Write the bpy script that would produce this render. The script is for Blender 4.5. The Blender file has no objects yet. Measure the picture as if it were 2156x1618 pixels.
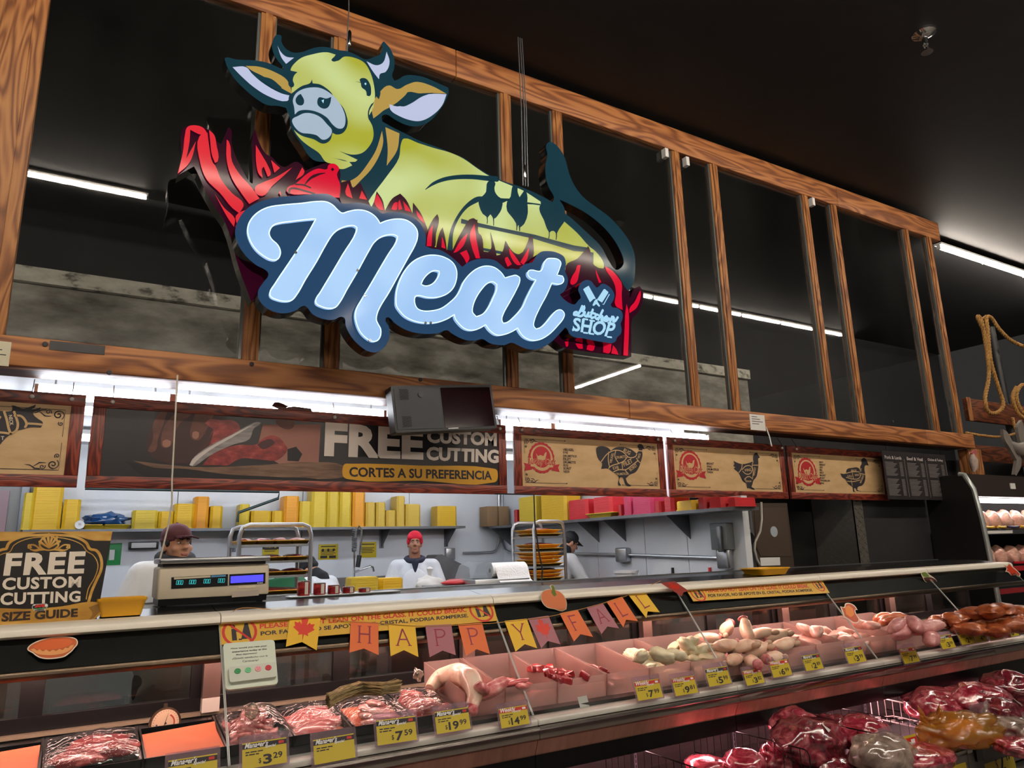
import bpy, bmesh, math, random
import numpy as np
from mathutils import Vector as V, Matrix, noise as mnoise
from mathutils.geometry import tessellate_polygon
R_ = math.radians
random.seed(7)
SC = bpy.context.scene
COL = SC.collection
# ---------------------------------------------------------------- camera
F_PX = 1520.13
EYE = V((0, 0, 1.6))
_y, _p, _r = R_(31.008), R_(12.843), R_(-1.577)
_fw = V((math.sin(_y)*math.cos(_p), math.cos(_y)*math.cos(_p), math.sin(_p)))
_r0 = V((math.cos(_y), -math.sin(_y), 0))
_u0 = _r0.cross(_fw)
_rt = _r0*math.cos(_r) + _u0*math.sin(_r)
_up = -_r0*math.sin(_r) + _u0*math.cos(_r)
cam = bpy.data.objects.new('camera', bpy.data.cameras.new('camera'))
COL.objects.link(cam)
cam.matrix_world = Matrix(((_rt.x, _up.x, -_fw.x, EYE.x), (_rt.y, _up.y, -_fw.y, EYE.y), (_rt.z, _up.z, -_fw.z, EYE.z), (0, 0, 0, 1)))
cam.data.sensor_fit = 'HORIZONTAL'; cam.data.sensor_width = 36
cam.data.lens = F_PX*36/2156
cam.data.clip_start = .05; cam.data.clip_end = 200
SC.camera = cam
# ---------------------------------------------------------------- world, exposure
w = bpy.data.worlds.new('store_air'); SC.world = w; w.use_nodes = True
w.node_tree.nodes['Background'].inputs[0].default_value = (.55, .53, .5, 1)
w.node_tree.nodes['Background'].inputs[1].default_value = .05
SC.view_settings.view_transform = 'Standard'; SC.view_settings.look = 'None'
SC.view_settings.gamma = 1; SC.view_settings.use_curve_mapping = False
SC.view_settings.exposure = 0.0
cy = SC.cycles
cy.use_denoising = True; cy.max_bounces = 7; cy.diffuse_bounces = 3; cy.glossy_bounces = 3
cy.transmission_bounces = 4; cy.transparent_max_bounces = 14; cy.caustics_reflective = False; cy.caustics_refractive = False
cy.sample_clamp_indirect = 6
K_STORE = 115; K_ROOM = 17; K_WINDOW = 22; K_CASE = 72; K_LOW = 85; K_SIGN = 1.0
# ---------------------------------------------------------------- pixel <-> place
def ray(x, y): return _fw*F_PX + _rt*(x-1078) - _up*(y-809)
def onY(x, y, Y):
    d = ray(x, y); return EYE + d*(Y/d.y)
def onZ(x, y, Z):
    d = ray(x, y); return EYE + d*((Z-1.6)/d.z)
def onX(x, y, X):
    d = ray(x, y); return EYE + d*(X/d.x)
class Pl:
    """a real plane: origin, two in-plane axes, outward normal"""
    def __init__(s, o, u=(1, 0, 0), v=(0, 0, 1)):
        s.o = V(o); s.u = V(u).normalized(); s.v = V(v).normalized(); s.n = s.u.cross(s.v)
    def px(s, x, y):
        d = ray(x, y); p = EYE + d*((s.o-EYE).dot(s.n)/d.dot(s.n))-s.o
        return (p.dot(s.u), p.dot(s.v))
    def w(s, a, b, d=0): return s.o + s.u*a + s.v*b + s.n*d
def YP(Y): return Pl((0, Y, 0))
# ---------------------------------------------------------------- colour, materials
def lin(h, k=1):
    c = [int(h[i:i+2], 16)/255 for i in (0, 2, 4)]
    return tuple((x/12.92 if x <= .04045 else ((x+.055)/1.055)**2.4)*k for x in c)+(1,)
MATS = {}
def nd(t, ty, **k):
    n = t.nodes.new(ty)
    for a, b in k.items():
        if a.startswith('i_'):
            a = a[2:]; a = int(a) if a.isdigit() else a
            n.inputs[a].default_value = b
        else: setattr(n, a, b)
    return n
def mapped(t, sc=(1, 1, 1)):
    tc = nd(t, 'ShaderNodeTexCoord'); mp = nd(t, 'ShaderNodeMapping')
    mp.inputs['Scale'].default_value = sc
    t.links.new(tc.outputs['Object'], mp.inputs['Vector']); return mp.outputs[0]
def ramp(t, fac, stops):
    r = nd(t, 'ShaderNodeValToRGB'); e = r.color_ramp.elements
    while len(e) < len(stops): e.new(.5)
    for k, (p, c) in enumerate(stops): e[k].position = p; e[k].color = c
    t.links.new(fac, r.inputs[0]); return r.outputs[0]
def M(name, hx, rough=.5, metal=0, emit=0, spec=.5, var=None, bump=None, alpha=1, coat=0, ehx=None):
    """principled material; var=(scale xyz or number, contrast); bump=(scale, strength)"""
    if name in MATS: return MATS[name]
    m = bpy.data.materials.new(name); m.use_nodes = True; t = m.node_tree
    b = t.nodes['Principled BSDF']
    b.inputs['Base Color'].default_value = lin(hx); b.inputs['Roughness'].default_value = rough
    b.inputs['Metallic'].default_value = metal; b.inputs['Specular IOR Level'].default_value = spec
    b.inputs['Alpha'].default_value = alpha; b.inputs['Coat Weight'].default_value = coat
    b.inputs['Coat Roughness'].default_value = .12
    if emit:
        b.inputs['Emission Color'].default_value = lin(ehx or hx); b.inputs['Emission Strength'].default_value = emit
    if var:
        s, c = var; s = s if isinstance(s, tuple) else (s, s, s)
        n = nd(t, 'ShaderNodeTexNoise', i_Scale=1.0, i_Detail=5.0, i_Roughness=.6); t.links.new(mapped(t, s), n.inputs['Vector'])
        col = ramp(t, n.outputs[0], [(.3, lin(hx, max(0, 1-c))), (.7, lin(hx, 1+c))])
        t.links.new(col, b.inputs['Base Color'])
    if bump:
        s = bump[0] if isinstance(bump[0], tuple) else (bump[0],)*3
        n = nd(t, 'ShaderNodeTexNoise', i_Scale=1.0, i_Detail=4.0); t.links.new(mapped(t, s), n.inputs['Vector'])
        bp = nd(t, 'ShaderNodeBump', i_Strength=bump[1], i_Distance=.02); t.links.new(n.outputs[0], bp.inputs['Height'])
        t.links.new(bp.outputs[0], b.inputs['Normal'])
    MATS[name] = m; return m
def M_wood(name, dark, mid, light, axis=0, freq=1.0, rough=.55):
    if name in MATS: return MATS[name]
    m = bpy.data.materials.new(name); m.use_nodes = True; t = m.node_tree; b = t.nodes['Principled BSDF']
    sc = [7*freq, 7*freq, 7*freq]; sc[axis] = .9*freq
    v = mapped(t, tuple(sc))
    n = nd(t, 'ShaderNodeTexNoise', i_Scale=.9, i_Detail=1.5, i_Roughness=.45, i_Distortion=.5); t.links.new(v, n.inputs['Vector'])
    k = nd(t, 'ShaderNodeMath', operation='MULTIPLY'); k.inputs[1].default_value = 46; t.links.new(n.outputs[0], k.inputs[0])
    s = nd(t, 'ShaderNodeMath', operation='SINE'); t.links.new(k.outputs[0], s.inputs[0])
    f = nd(t, 'ShaderNodeMath', operation='MULTIPLY_ADD'); f.inputs[1].default_value = .3; f.inputs[2].default_value = .5; t.links.new(s.outputs[0], f.inputs[0])
    sc2 = [60, 60, 60]; sc2[axis] = 2.5
    n2 = nd(t, 'ShaderNodeTexNoise', i_Scale=1.0, i_Detail=4.0); t.links.new(mapped(t, tuple(sc2)), n2.inputs['Vector'])
    a = nd(t, 'ShaderNodeMath', operation='MULTIPLY_ADD'); a.inputs[1].default_value = .5; t.links.new(n2.outputs[0], a.inputs[0])
    g = nd(t, 'ShaderNodeMath', operation='SUBTRACT'); g.inputs[1].default_value = .25; t.links.new(f.outputs[0], g.inputs[0])
    t.links.new(g.outputs[0], a.inputs[2])
    t.links.new(ramp(t, a.outputs[0], [(.12, lin(dark)), (.45, lin(mid)), (.85, lin(light))]), b.inputs['Base Color'])
    b.inputs['Roughness'].default_value = rough
    bp = nd(t, 'ShaderNodeBump', i_Strength=.25, i_Distance=.004); t.links.new(a.outputs[0], bp.inputs['Height']); t.links.new(bp.outputs[0], b.inputs['Normal'])
    MATS[name] = m; return m
def M_mix(name, stops, scale, detail=6.0, rough=.5, dist=0.0, bump=0, spec=.5, coat=0, sss=0):
    """noise through a colour ramp: stops = [(pos, hex)]"""
    if name in MATS: return MATS[name]
    m = bpy.data.materials.new(name); m.use_nodes = True; t = m.node_tree; b = t.nodes['Principled BSDF']
    s = scale if isinstance(scale, tuple) else (scale,)*3
    n = nd(t, 'ShaderNodeTexNoise', i_Scale=1.0, i_Detail=detail, i_Roughness=.6, i_Distortion=dist); t.links.new(mapped(t, s), n.inputs['Vector'])
    t.links.new(ramp(t, n.outputs[0], [(p, lin(h)) for p, h in stops]), b.inputs['Base Color'])
    b.inputs['Roughness'].default_value = rough; b.inputs['Specular IOR Level'].default_value = spec; b.inputs['Coat Weight'].default_value = coat
    b.inputs['Coat Roughness'].default_value = .1
    if bump:
        bp = nd(t, 'ShaderNodeBump', i_Strength=bump, i_Distance=.01); t.links.new(n.outputs[0], bp.inputs['Height']); t.links.new(bp.outputs[0], b.inputs['Normal'])
    MATS[name] = m; return m
def M_glass(name, hx='ffffff', base=.05, rough=.02, haze=0, hazehx='cccccc', bump=None, hazescale=None):
    """thin sheet: clear transmission + symmetric Fresnel gloss + optional milky haze"""
    if name in MATS: return MATS[name]
    m = bpy.data.materials.new(name); m.use_nodes = True; t = m.node_tree
    for n in list(t.nodes): t.nodes.remove(n)
    out = nd(t, 'ShaderNodeOutputMaterial'); tr = nd(t, 'ShaderNodeBsdfTransparent'); tr.inputs[0].default_value = lin(hx)
    gl = nd(t, 'ShaderNodeBsdfGlossy', i_Roughness=rough)
    lw = nd(t, 'ShaderNodeLayerWeight', i_Blend=.5); pw = nd(t, 'ShaderNodeMath', operation='POWER'); pw.inputs[1].default_value = 5
    t.links.new(lw.outputs['Facing'], pw.inputs[0])
    ma = nd(t, 'ShaderNodeMath', operation='MULTIPLY_ADD'); ma.inputs[1].default_value = .9; ma.inputs[2].default_value = base; t.links.new(pw.outputs[0], ma.inputs[0])
    first = tr.outputs[0]
    if haze:
        df = nd(t, 'ShaderNodeBsdfDiffuse'); df.inputs[0].default_value = lin(hazehx)
        tl = nd(t, 'ShaderNodeBsdfTranslucent'); tl.inputs[0].default_value = lin(hazehx)
        ad = nd(t, 'ShaderNodeMixShader', i_0=.5); t.links.new(df.outputs[0], ad.inputs[1]); t.links.new(tl.outputs[0], ad.inputs[2])
        mh = nd(t, 'ShaderNodeMixShader', i_0=haze); t.links.new(first, mh.inputs[1]); t.links.new(ad.outputs[0], mh.inputs[2]); first = mh.outputs[0]
        if hazescale:
            n = nd(t, 'ShaderNodeTexNoise', i_Scale=1.0, i_Detail=6.0); t.links.new(mapped(t, hazescale), n.inputs['Vector'])
            r = ramp(t, n.outputs[0], [(.4, (0, 0, 0, 1)), (.75, (haze*2, haze*2, haze*2, 1))]); t.links.new(r, mh.inputs[0])
    mx = nd(t, 'ShaderNodeMixShader'); t.links.new(ma.outputs[0], mx.inputs[0]); t.links.new(first, mx.inputs[1]); t.links.new(gl.outputs[0], mx.inputs[2])
    if bump:
        n = nd(t, 'ShaderNodeTexNoise', i_Scale=1.0, i_Detail=3.0, i_Distortion=1.0); t.links.new(mapped(t, bump[0]), n.inputs['Vector'])
        bp = nd(t, 'ShaderNodeBump', i_Strength=bump[1], i_Distance=.02); t.links.new(n.outputs[0], bp.inputs['Height']); t.links.new(bp.outputs[0], gl.inputs['Normal'])
    t.links.new(mx.outputs[0], out.inputs[0]); MATS[name] = m; return m
# ---------------------------------------------------------------- objects
def tag(o, label=None, cat=None, group=None, kind=None):
    if label: o['label'] = label
    if cat: o['category'] = cat
    if group: o['group'] = group
    if kind: o['kind'] = kind
    return o
def thing(name, loc, label=None, cat=None, group=None, rz=0, kind=None):
    o = bpy.data.objects.new(name, None); COL.objects.link(o); o.empty_display_size = .05
    o.location = loc; o.rotation_euler = (0, 0, rz)
    return tag(o, label, cat, group, kind)
def wloc(p):
    v = V((0, 0, 0))
    while p is not None: v += p.location; p = p.parent
    return v
def link(name, me, mat=None, parent=None, world=True):
    """world=True: mesh is in world coordinates; it is shifted so that it sits under its parent (or gets its own origin)"""
    o = bpy.data.objects.new(name, me); COL.objects.link(o)
    if mat and not me.materials: me.materials.append(mat)
    if parent is not None:
        o.parent = parent
        if world: me.transform(Matrix.Translation(-wloc(parent)))
    elif world and len(me.vertices):
        n = len(me.vertices); a = np.empty(n*3, np.float32); me.vertices.foreach_get('co', a); a = a.reshape(-1, 3)
        c = V(((a[:, 0].min()+a[:, 0].max())/2, (a[:, 1].min()+a[:, 1].max())/2, a[:, 2].min()))
        me.transform(Matrix.Translation(-c)); o.location = c
    return o
class MB:
    def __init__(s): s.v = []; s.f = []
    def add(s, vs, fs):
        k = len(s.v); s.v += [tuple(x) for x in vs]; s.f += [tuple(i+k for i in f) for f in fs]; return s
    def box(s, x0, x1, y0, y1, z0, z1):
        return s.add([(x, y, z) for x in (x0, x1) for y in (y0, y1) for z in (z0, z1)],
                     [(0, 1, 3, 2), (4, 6, 7, 5), (0, 4, 5, 1), (2, 3, 7, 6), (0, 2, 6, 4), (1, 5, 7, 3)])
    def bar(s, a, b, w, h=None, up=(0, 0, 1)):
        """rectangular bar a->b, w across, h along up"""
        a, b = V(a), V(b); d = (b-a).normalized(); u = V(up); x = d.cross(u)
        if x.length < 1e-4: x = d.cross(V((0, 1, 0)))
        x.normalize(); y = x.cross(d); h = h or w
        vs = [p+x*i*w/2+y*j*h/2 for p in (a, b) for i, j in ((-1, -1), (1, -1), (1, 1), (-1, 1))]
        return s.add(vs, [(0, 1, 2, 3), (7, 6, 5, 4), (0, 4, 5, 1), (1, 5, 6, 2), (2, 6, 7, 3), (3, 7, 4, 0)])
    def tube(s, pts, r, n=8, caps=True):
        pts = [V(p) for p in pts]; k = len(s.v); m = len(pts); ref = None
        for i, p in enumerate(pts):
            d = (pts[min(i+1, m-1)]-pts[max(i-1, 0)]).normalized()
            if ref is None: ref = d.orthogonal().normalized()
            x = (ref-d*ref.dot(d)).normalized(); y = d.cross(x); ref = x
            rr = r[i] if isinstance(r, (list, tuple)) else r
            s.v += [tuple(p+x*rr*math.cos(2*math.pi*j/n)+y*rr*math.sin(2*math.pi*j/n)) for j in range(n)]
        for i in range(m-1):
            for j in range(n):
                a = k+i*n+j; b = k+i*n+(j+1) % n; s.f.append((a, b, b+n, a+n))
        if caps: s.f.append(tuple(range(k+n-1, k-1, -1))); s.f.append(tuple(range(k+(m-1)*n, k+m*n)))
        return s
    def prism(s, prof, x0, x1, axis=0):
        """profile of (p,q) swept x0..x1: axis 0 -> (y,z) along X; 1 -> (x,z) along Y; 2 -> (x,y) along Z"""
        n = len(prof)
        def mk(t, p, q): return ((t, p, q), (p, t, q), (p, q, t))[axis]
        vs = [mk(x0, *p) for p in prof]+[mk(x1, *p) for p in prof]
        fs = [(i, (i+1) % n, n+(i+1) % n, n+i) for i in range(n)]+[tuple(range(n-1, -1, -1)), tuple(range(n, 2*n))]
        return s.add(vs, fs)
    def lathe(s, prof, c, n=16, axis=2, cap=True):
        c = V(c); m = len(prof); vs = []
        for r, h in prof:
            for j in range(n):
                a = 2*math.pi*j/n; q = (r*math.cos(a), r*math.sin(a))
                vs.append(c+V((q[0], q[1], h) if axis == 2 else (q[0], -h, q[1]) if axis == 1 else (h, q[0], q[1])))
        fs = [(i*n+j, i*n+(j+1) % n, (i+1)*n+(j+1) % n, (i+1)*n+j) for i in range(m-1) for j in range(n)]
        if cap: fs += [tuple(range(n-1, -1, -1)), tuple(range((m-1)*n, m*n))]
        return s.add(vs, fs)
    def build(s, name, mat, parent=None, smooth=False, world=True, bevel=0, seg=2):
        me = bpy.data.meshes.new(name); me.from_pydata(s.v, [], s.f)
        bm = bmesh.new(); bm.from_mesh(me)
        bmesh.ops.recalc_face_normals(bm, faces=bm.faces)
        if bevel: bmesh.ops.bevel(bm, geom=[e for e in bm.edges if e.is_manifold and e.calc_face_angle() > .6], offset=bevel, segments=seg, profile=.5, affect='EDGES', clamp_overlap=True)
        bm.to_mesh(me); bm.free()
        if smooth or bevel: shade(me, 45)
        return link(name, me, mat, parent, world)
def shade(me, ang=45):
    me.polygons.foreach_set('use_smooth', [True]*len(me.polygons))
    try: me.set_sharp_from_angle(angle=R_(ang))
    except Exception: pass
def box(name, mat, x0, x1, y0, y1, z0, z1, parent=None, bevel=0, world=True): return MB().box(x0, x1, y0, y1, z0, z1).build(name, mat, parent, bevel=bevel, world=world)
def nums(s): a = [float(x) for x in s.split()]; return list(zip(a[::2], a[1::2]))
def cr(P, n=4, closed=True, corner=62):
    """smooth a traced outline, keeping sharp corners"""
    m = len(P); Q = [V((p[0], p[1], 0)) for p in P]; out = []; tg = []
    for i in range(m):
        if not closed and i in (0, m-1): tg.append(None); continue
        a = Q[i]-Q[i-1]; b = Q[(i+1) % m]-Q[i]
        tg.append(None if a.length < 1e-9 or b.length < 1e-9 or a.angle(b) > R_(corner) else (a.normalized()+b.normalized()).normalized())
    for i in range(m if closed else m-1):
        p, q = Q[i], Q[(i+1) % m]; L = (q-p).length
        t0 = tg[i]*L if tg[i] else (q-p); t1 = tg[(i+1) % m]*L if tg[(i+1) % m] else (q-p)
        for k in range(n):
            t = k/n; h = (2*t**3-3*t*t+1, t**3-2*t*t+t, -2*t**3+3*t*t, t**3-t*t)
            r = p*h[0]+t0*h[1]+q*h[2]+t1*h[3]; out.append((r.x, r.y))
    if not closed: out.append((Q[-1].x, Q[-1].y))
    return out
class Flat:
    """shapes lying in a plane, joined into one part: front at depth d0 (towards the viewer), back at d1"""
    def __init__(s, pl): s.pl = pl; s.m = MB()
    def poly(s, loops, d0, d1=None):
        if not isinstance(loops[0][0], (tuple, list)): loops = [loops]
        pts = [p for l in loops for p in l]
        tri = tessellate_polygon([[V((p[0], p[1], 0)) for p in l] for l in loops])
        n = len(pts); vs = [s.pl.w(p[0], p[1], d0) for p in pts]; fs = []
        for t in tri:
            a, b, c = (pts[i] for i in t); cw = (b[0]-a[0])*(c[1]-a[1])-(b[1]-a[1])*(c[0]-a[0])
            fs.append(tuple(t) if cw > 0 else tuple(reversed(t)))
        if d1 is not None:
            vs += [s.pl.w(p[0], p[1], d1) for p in pts]; fs += [tuple(i+n for i in reversed(f)) for f in fs]; k = 0
            for l in loops:
                ar = sum(l[i][0]*l[(i+1) % len(l)][1]-l[(i+1) % len(l)][0]*l[i][1] for i in range(len(l)))
                outer = l is loops[0]
                for i in range(len(l)):
                    a, b = k+i, k+(i+1) % len(l); q = (a, a+n, b+n, b)
                    fs.append(q if (ar > 0) == outer else q[::-1])
                k += len(l)
        s.m.add(vs, fs); return s
    def rib(s, P, wd, d0, d1=None, round_=True, closed=False):
        """stroke along P with width wd (number or list)"""
        if len(P) < 2: return s
        W = wd if isinstance(wd, (list, tuple)) else [wd]*len(P); L = []; Rr = []; n = len(P)
        if len(W) != n: W = [np.interp(i/(n-1), np.linspace(0, 1, len(W)), W) for i in range(n)]
        for i in range(n):
            a, b = V(P[max(i-1, 0)]), V(P[min(i+1, n-1)])
            if closed: a, b = V(P[i-1]), V(P[(i+1) % n])
            t = (b-a); t = t.normalized() if t.length > 1e-9 else V((1, 0)); nn = V((-t.y, t.x))*W[i]/2
            L.append((P[i][0]+nn.x, P[i][1]+nn.y)); Rr.append((P[i][0]-nn.x, P[i][1]-nn.y))
        vs = [s.pl.w(*p, d0) for p in L]+[s.pl.w(*p, d0) for p in Rr]
        fs = [(n+i, n+(i+1) % n, (i+1) % n, i) for i in range(n if closed else n-1)]
        s.m.add(vs, fs)
        if round_ and not closed:
            for k, (c, r) in enumerate(((P[0], W[0]/2), (P[-1], W[-1]/2))): s.disc(c, r, d0+(k+1)*2e-5)
        return s
    def disc(s, c, r, d0, d1=None, n=14, ry=None, rot=0):
        ry = ry or r; ca, sa = math.cos(rot), math.sin(rot); pts = []
        for j in range(n):
            a = 2*math.pi*j/n; x, y = r*math.cos(a), ry*math.sin(a); pts.append((c[0]+x*ca-y*sa, c[1]+x*sa+y*ca))
        return s.poly([pts], d0, d1)
    def rect(s, x0, x1, y0, y1, d0, d1=None, r=0):
        if r:
            pts = []
            for cx, cy_, a0 in ((x1-r, y1-r, 0), (x0+r, y1-r, 90), (x0+r, y0+r, 180), (x1-r, y0+r, 270)):
                pts += [(cx+r*math.cos(R_(a0+k*22.5)), cy_+r*math.sin(R_(a0+k*22.5))) for k in range(5)]
        else: pts = [(x0, y0), (x1, y0), (x1, y1), (x0, y1)]
        return s.poly([pts], d0, d1)
    def text(s, tx, quad, d0, bold=0, shear=0, fit=True, sp=1):
        """quad = 4 in-plane corners (BL, BR, TR, TL) the words fill"""
        key = (tx, bold, shear, sp)
        if key not in TXT:
            c = bpy.data.curves.new('t', 'FONT'); c.body = tx; c.size = 1; c.offset = bold; c.shear = shear; c.resolution_u = 3; c.space_character = sp
            o = bpy.data.objects.new('t', c); me = bpy.data.meshes.new_from_object(o)
            vs = [(v.co.x, v.co.y) for v in me.vertices]; fs = [tuple(p.vertices) for p in me.polygons]
            bpy.data.objects.remove(o); bpy.data.curves.remove(c); bpy.data.meshes.remove(me); TXT[key] = (vs, fs)
        vs, fs = TXT[key]
        if not vs: return s
        x0 = min(v[0] for v in vs); x1 = max(v[0] for v in vs); y0 = min(v[1] for v in vs); y1 = max(v[1] for v in vs)
        if fit == 'base': y0 = min(0, y0*0); y1 = max(y1, .68)
        q = [V(p) for p in quad]; out = []
        for v in vs:
            a = (v[0]-x0)/(x1-x0+1e-9); b = (v[1]-y0)/(y1-y0+1e-9)
            p = (q[0]*(1-a)+q[1]*a)*(1-b)+(q[3]*(1-a)+q[2]*a)*b; out.append(s.pl.w(p.x, p.y, d0))
        s.m.add(out, fs); return s
    def build(s, name, mat, parent=None):
        me = bpy.data.meshes.new(name); me.from_pydata(s.m.v, [], s.m.f)
        return link(name, me, mat, parent)
TXT = {}
def rq(x0, x1, y0, y1): return [(x0, y0), (x1, y0), (x1, y1), (x0, y1)]
def copy_tree(o, parent=None):
    c = o.copy(); COL.objects.link(c)
    if parent is not None: c.parent = parent
    for ch in list(o.children): copy_tree(ch, c)
    return c
def ico(r=1, sub=2):
    bm = bmesh.new(); bmesh.ops.create_icosphere(bm, subdivisions=sub, radius=r); vs = [tuple(v.co) for v in bm.verts]
    fs = [tuple(v.index for v in f.verts) for f in bm.faces]; bm.free(); return vs, fs
ICO = {k: ico(1, k) for k in (1, 2, 3, 4)}
def lump(name, mat, size, seed, amp=.25, freq=1.6, sub=3, flat=0, parent=None, loc=(0, 0, 0), rot=(0, 0, 0)):
    """an irregular organic piece: noise-displaced ellipsoid (mesh stays at its own origin)"""
    vs, fs = ICO[sub]; o = V((seed*3.17, seed*1.31, seed*.77)); out = []
    for v in vs:
        p = V(v); k = 1+amp*mnoise.noise(p*freq+o)+amp*.5*mnoise.noise(p*freq*2.3+o)
        q = V((p.x*size[0]*k, p.y*size[1]*k, p.z*size[2]*k))
        if flat and q.z < -size[2]*flat: q.z = -size[2]*flat
        out.append(q)
    me = bpy.data.meshes.new(name); me.from_pydata(out, [], fs); shade(me, 80)
    ob = link(name, me, mat, parent, world=False); ob.location = loc; ob.rotation_euler = rot; return ob
def put(proto, name, loc, rot=(0, 0, 0), sc=1, label=None, cat=None, group=None):
    o = bpy.data.objects.new(name, proto.data); COL.objects.link(o); o.location = loc; o.rotation_euler = rot
    o.scale = (sc,)*3 if not isinstance(sc, tuple) else sc
    return tag(o, label, cat, group)
def cr2(pts, step):
    pts = [V(p) for p in pts]; out = []
    for i in range(len(pts)-1):
        p0, p1, p2, p3 = pts[max(i-1, 0)], pts[i], pts[i+1], pts[min(i+2, len(pts)-1)]; n = max(3, int((p2-p1).length/.018))
        for k in range(n): t = k/n; out.append(.5*((2*p1)+(p2-p0)*t+(2*p0-5*p1+4*p2-p3)*t*t+(3*p1-p0-3*p2+p3)*t**3))
    return out+[pts[-1]]
# ---------------------------------------------------------------- materials
m_black = M('black_paint', '17171a', .75, var=(2.5, .25), bump=(40, .1))
m_ceil = M('black_ceiling', '18181b', .62, var=(3, .2))
m_white = M('white_panel', 'd7dbe0', .45, var=((1.5, 1.5, .6), .06))
m_conc = M_mix('bare_concrete', [(.3, '5c584f'), (.5, '949087'), (.62, 'b4b0a6'), (.8, 'c6c2b6')], (1.3, 1.3, 3.5), 9, .85, bump=.3)
m_ledge = M_mix('dirty_ledge', [(.35, '6a665e'), (.48, 'cdc9bb'), (.75, 'e8e4d6')], (5, 5, 9), 9, .8)
m_floor = M_mix('polished_concrete', [(.3, '6a6660'), (.7, '8d8880')], 1.2, 7, .35)
m_beam = M_wood('fir_beam', '6a3a1e', '9c5f33', 'b87a46', 0)
m_stud = M_wood('fir_stud', '6b3d1e', '9a6236', 'b57d48', 2, 1.3)
m_frame_x = M_wood('printed_frame_x', '3c120e', '70281c', '93402a', 0, 2.6, .4)
m_frame_z = M_wood('printed_frame_z', '3c120e', '70281c', '93402a', 2, 2.6, .4)
m_pane = M_glass('window_pane', 'fafbfb', .075, .015, .02, '8f938c', hazescale=(.8, .8, .5))
m_alu = M('aluminium', 'b5b8bb', .35, 1, bump=(30, .05))
m_steel = M('stainless', 'a9abad', .28, 1, var=((2, 40, 40), .12))
m_dsteel = M('dull_steel', '77797c', .45, .8, var=(6, .15))
m_blackpl = M('black_plastic', '121215', .38)
m_blackgl = M('black_gloss', '0b0b0d', .12)
m_whitepl = M('white_plastic', 'e6e6e4', .4)
m_chrome = M('chrome', 'd8d8d8', .12, 1)
m_tube = M('lamp_tube', 'fff4e6', .5, emit=K_STORE, ehx='fff1e0')
m_tube_room = M('room_lamp_tube', 'f4f8ff', .5, emit=K_ROOM, ehx='f1f6ff')
m_tube_win = M('window_lamp_tube', 'f4f8ff', .5, emit=K_WINDOW, ehx='f3f6ff')
m_paper = M('paper', 'd9d7d2', .7)
m_ink = M('ink_black', '231f26', .6)
m_kraft = M_mix('kraft_print', [(.3, 'bd9a6b'), (.5, 'cca97a'), (.7, 'd6b586')], (3, 3, 9), 8, .5)
m_rope = M_mix('rope_fibre', [(.3, '8a5f2c'), (.7, 'c79a58')], 40, 3, .85)
# ---------------------------------------------------------------- room shell
YF = 5.0          # front face of the timber frame
YB = 9.3          # white back wall
XS = onY(1058, 1100, YB).x
ZC = 6.0
tag(box('floor', m_floor, -12, 18, -10, 12, -.1, 0), kind='structure')
tag(box('ceiling', m_ceil, -12, 18, -10, 12, ZC, ZC+.1), kind='structure')
wb = tag(box('wall_back', m_black, -8, 18, YB+.12, YB+.4, 4.86, ZC), kind='structure')
box('concrete', m_conc, -8, 11, YB+.1, YB+.4, 0, 4.68, wb)
box('ledge', m_ledge, -8, 11, YB+.02, YB+.4, 4.68, 4.86, wb)
box('upper_wall', m_black, 11, 18, YB+.1, YB+.4, 0, 4.86, wb)
# white insulated room behind the counter
wr = tag(box('wall_rear', m_white, -2.6, XS+.1, YB, YB+.08, 0, .4), kind='structure')
xx = [-2.6, -1.5, -.47, 1.0, 2.45, 3.9, XS+.1]
for a, b in zip(xx, xx[1:]):
    box('panel', m_white, a+.004, b-.004, YB, YB+.08, .4, 2.86, wr)
ws = tag(box('wall_side', m_white, XS, XS+.08, 5.55, YB, 0, .4), kind='structure')
yy = [5.55, 6.2, 7.05, 8.2, YB]
box('low_panel', m_white, XS, XS+.08, 4.8, 5.546, 0, 2.03, ws)
for a, b in zip(yy, yy[1:]):
    box('panel', m_white, XS, XS+.08, a+.004, b-.004, .4, 2.86, ws)
tag(box('ceiling_room', m_white, -2.6, XS+.1, 5.25, YB, 2.86, 2.9), kind='structure')
tag(box('wall_left', m_white, -2.7, -2.6, 5.2, YB, 0, 2.88), kind='structure')
# grey door at far left of the room
d1 = tag(box('door_1', M('door_grey', '8b8a88', .5), -2.0, -.52, YB-.1, YB, 0, 2.86), kind='structure')
box('panel', M('door_mauve', '9a7f86', .55), -1.9, -.62, YB-.12, YB-.1, .3, 2.33, d1)
box('door_frame', m_dsteel, -.52, -.44, YB-.14, YB, 0, 2.86, d1, .01)
box('door_sign', m_paper, -1.2, -.85, YB-.13, YB-.121, 2.45, 2.75, d1)
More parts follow.
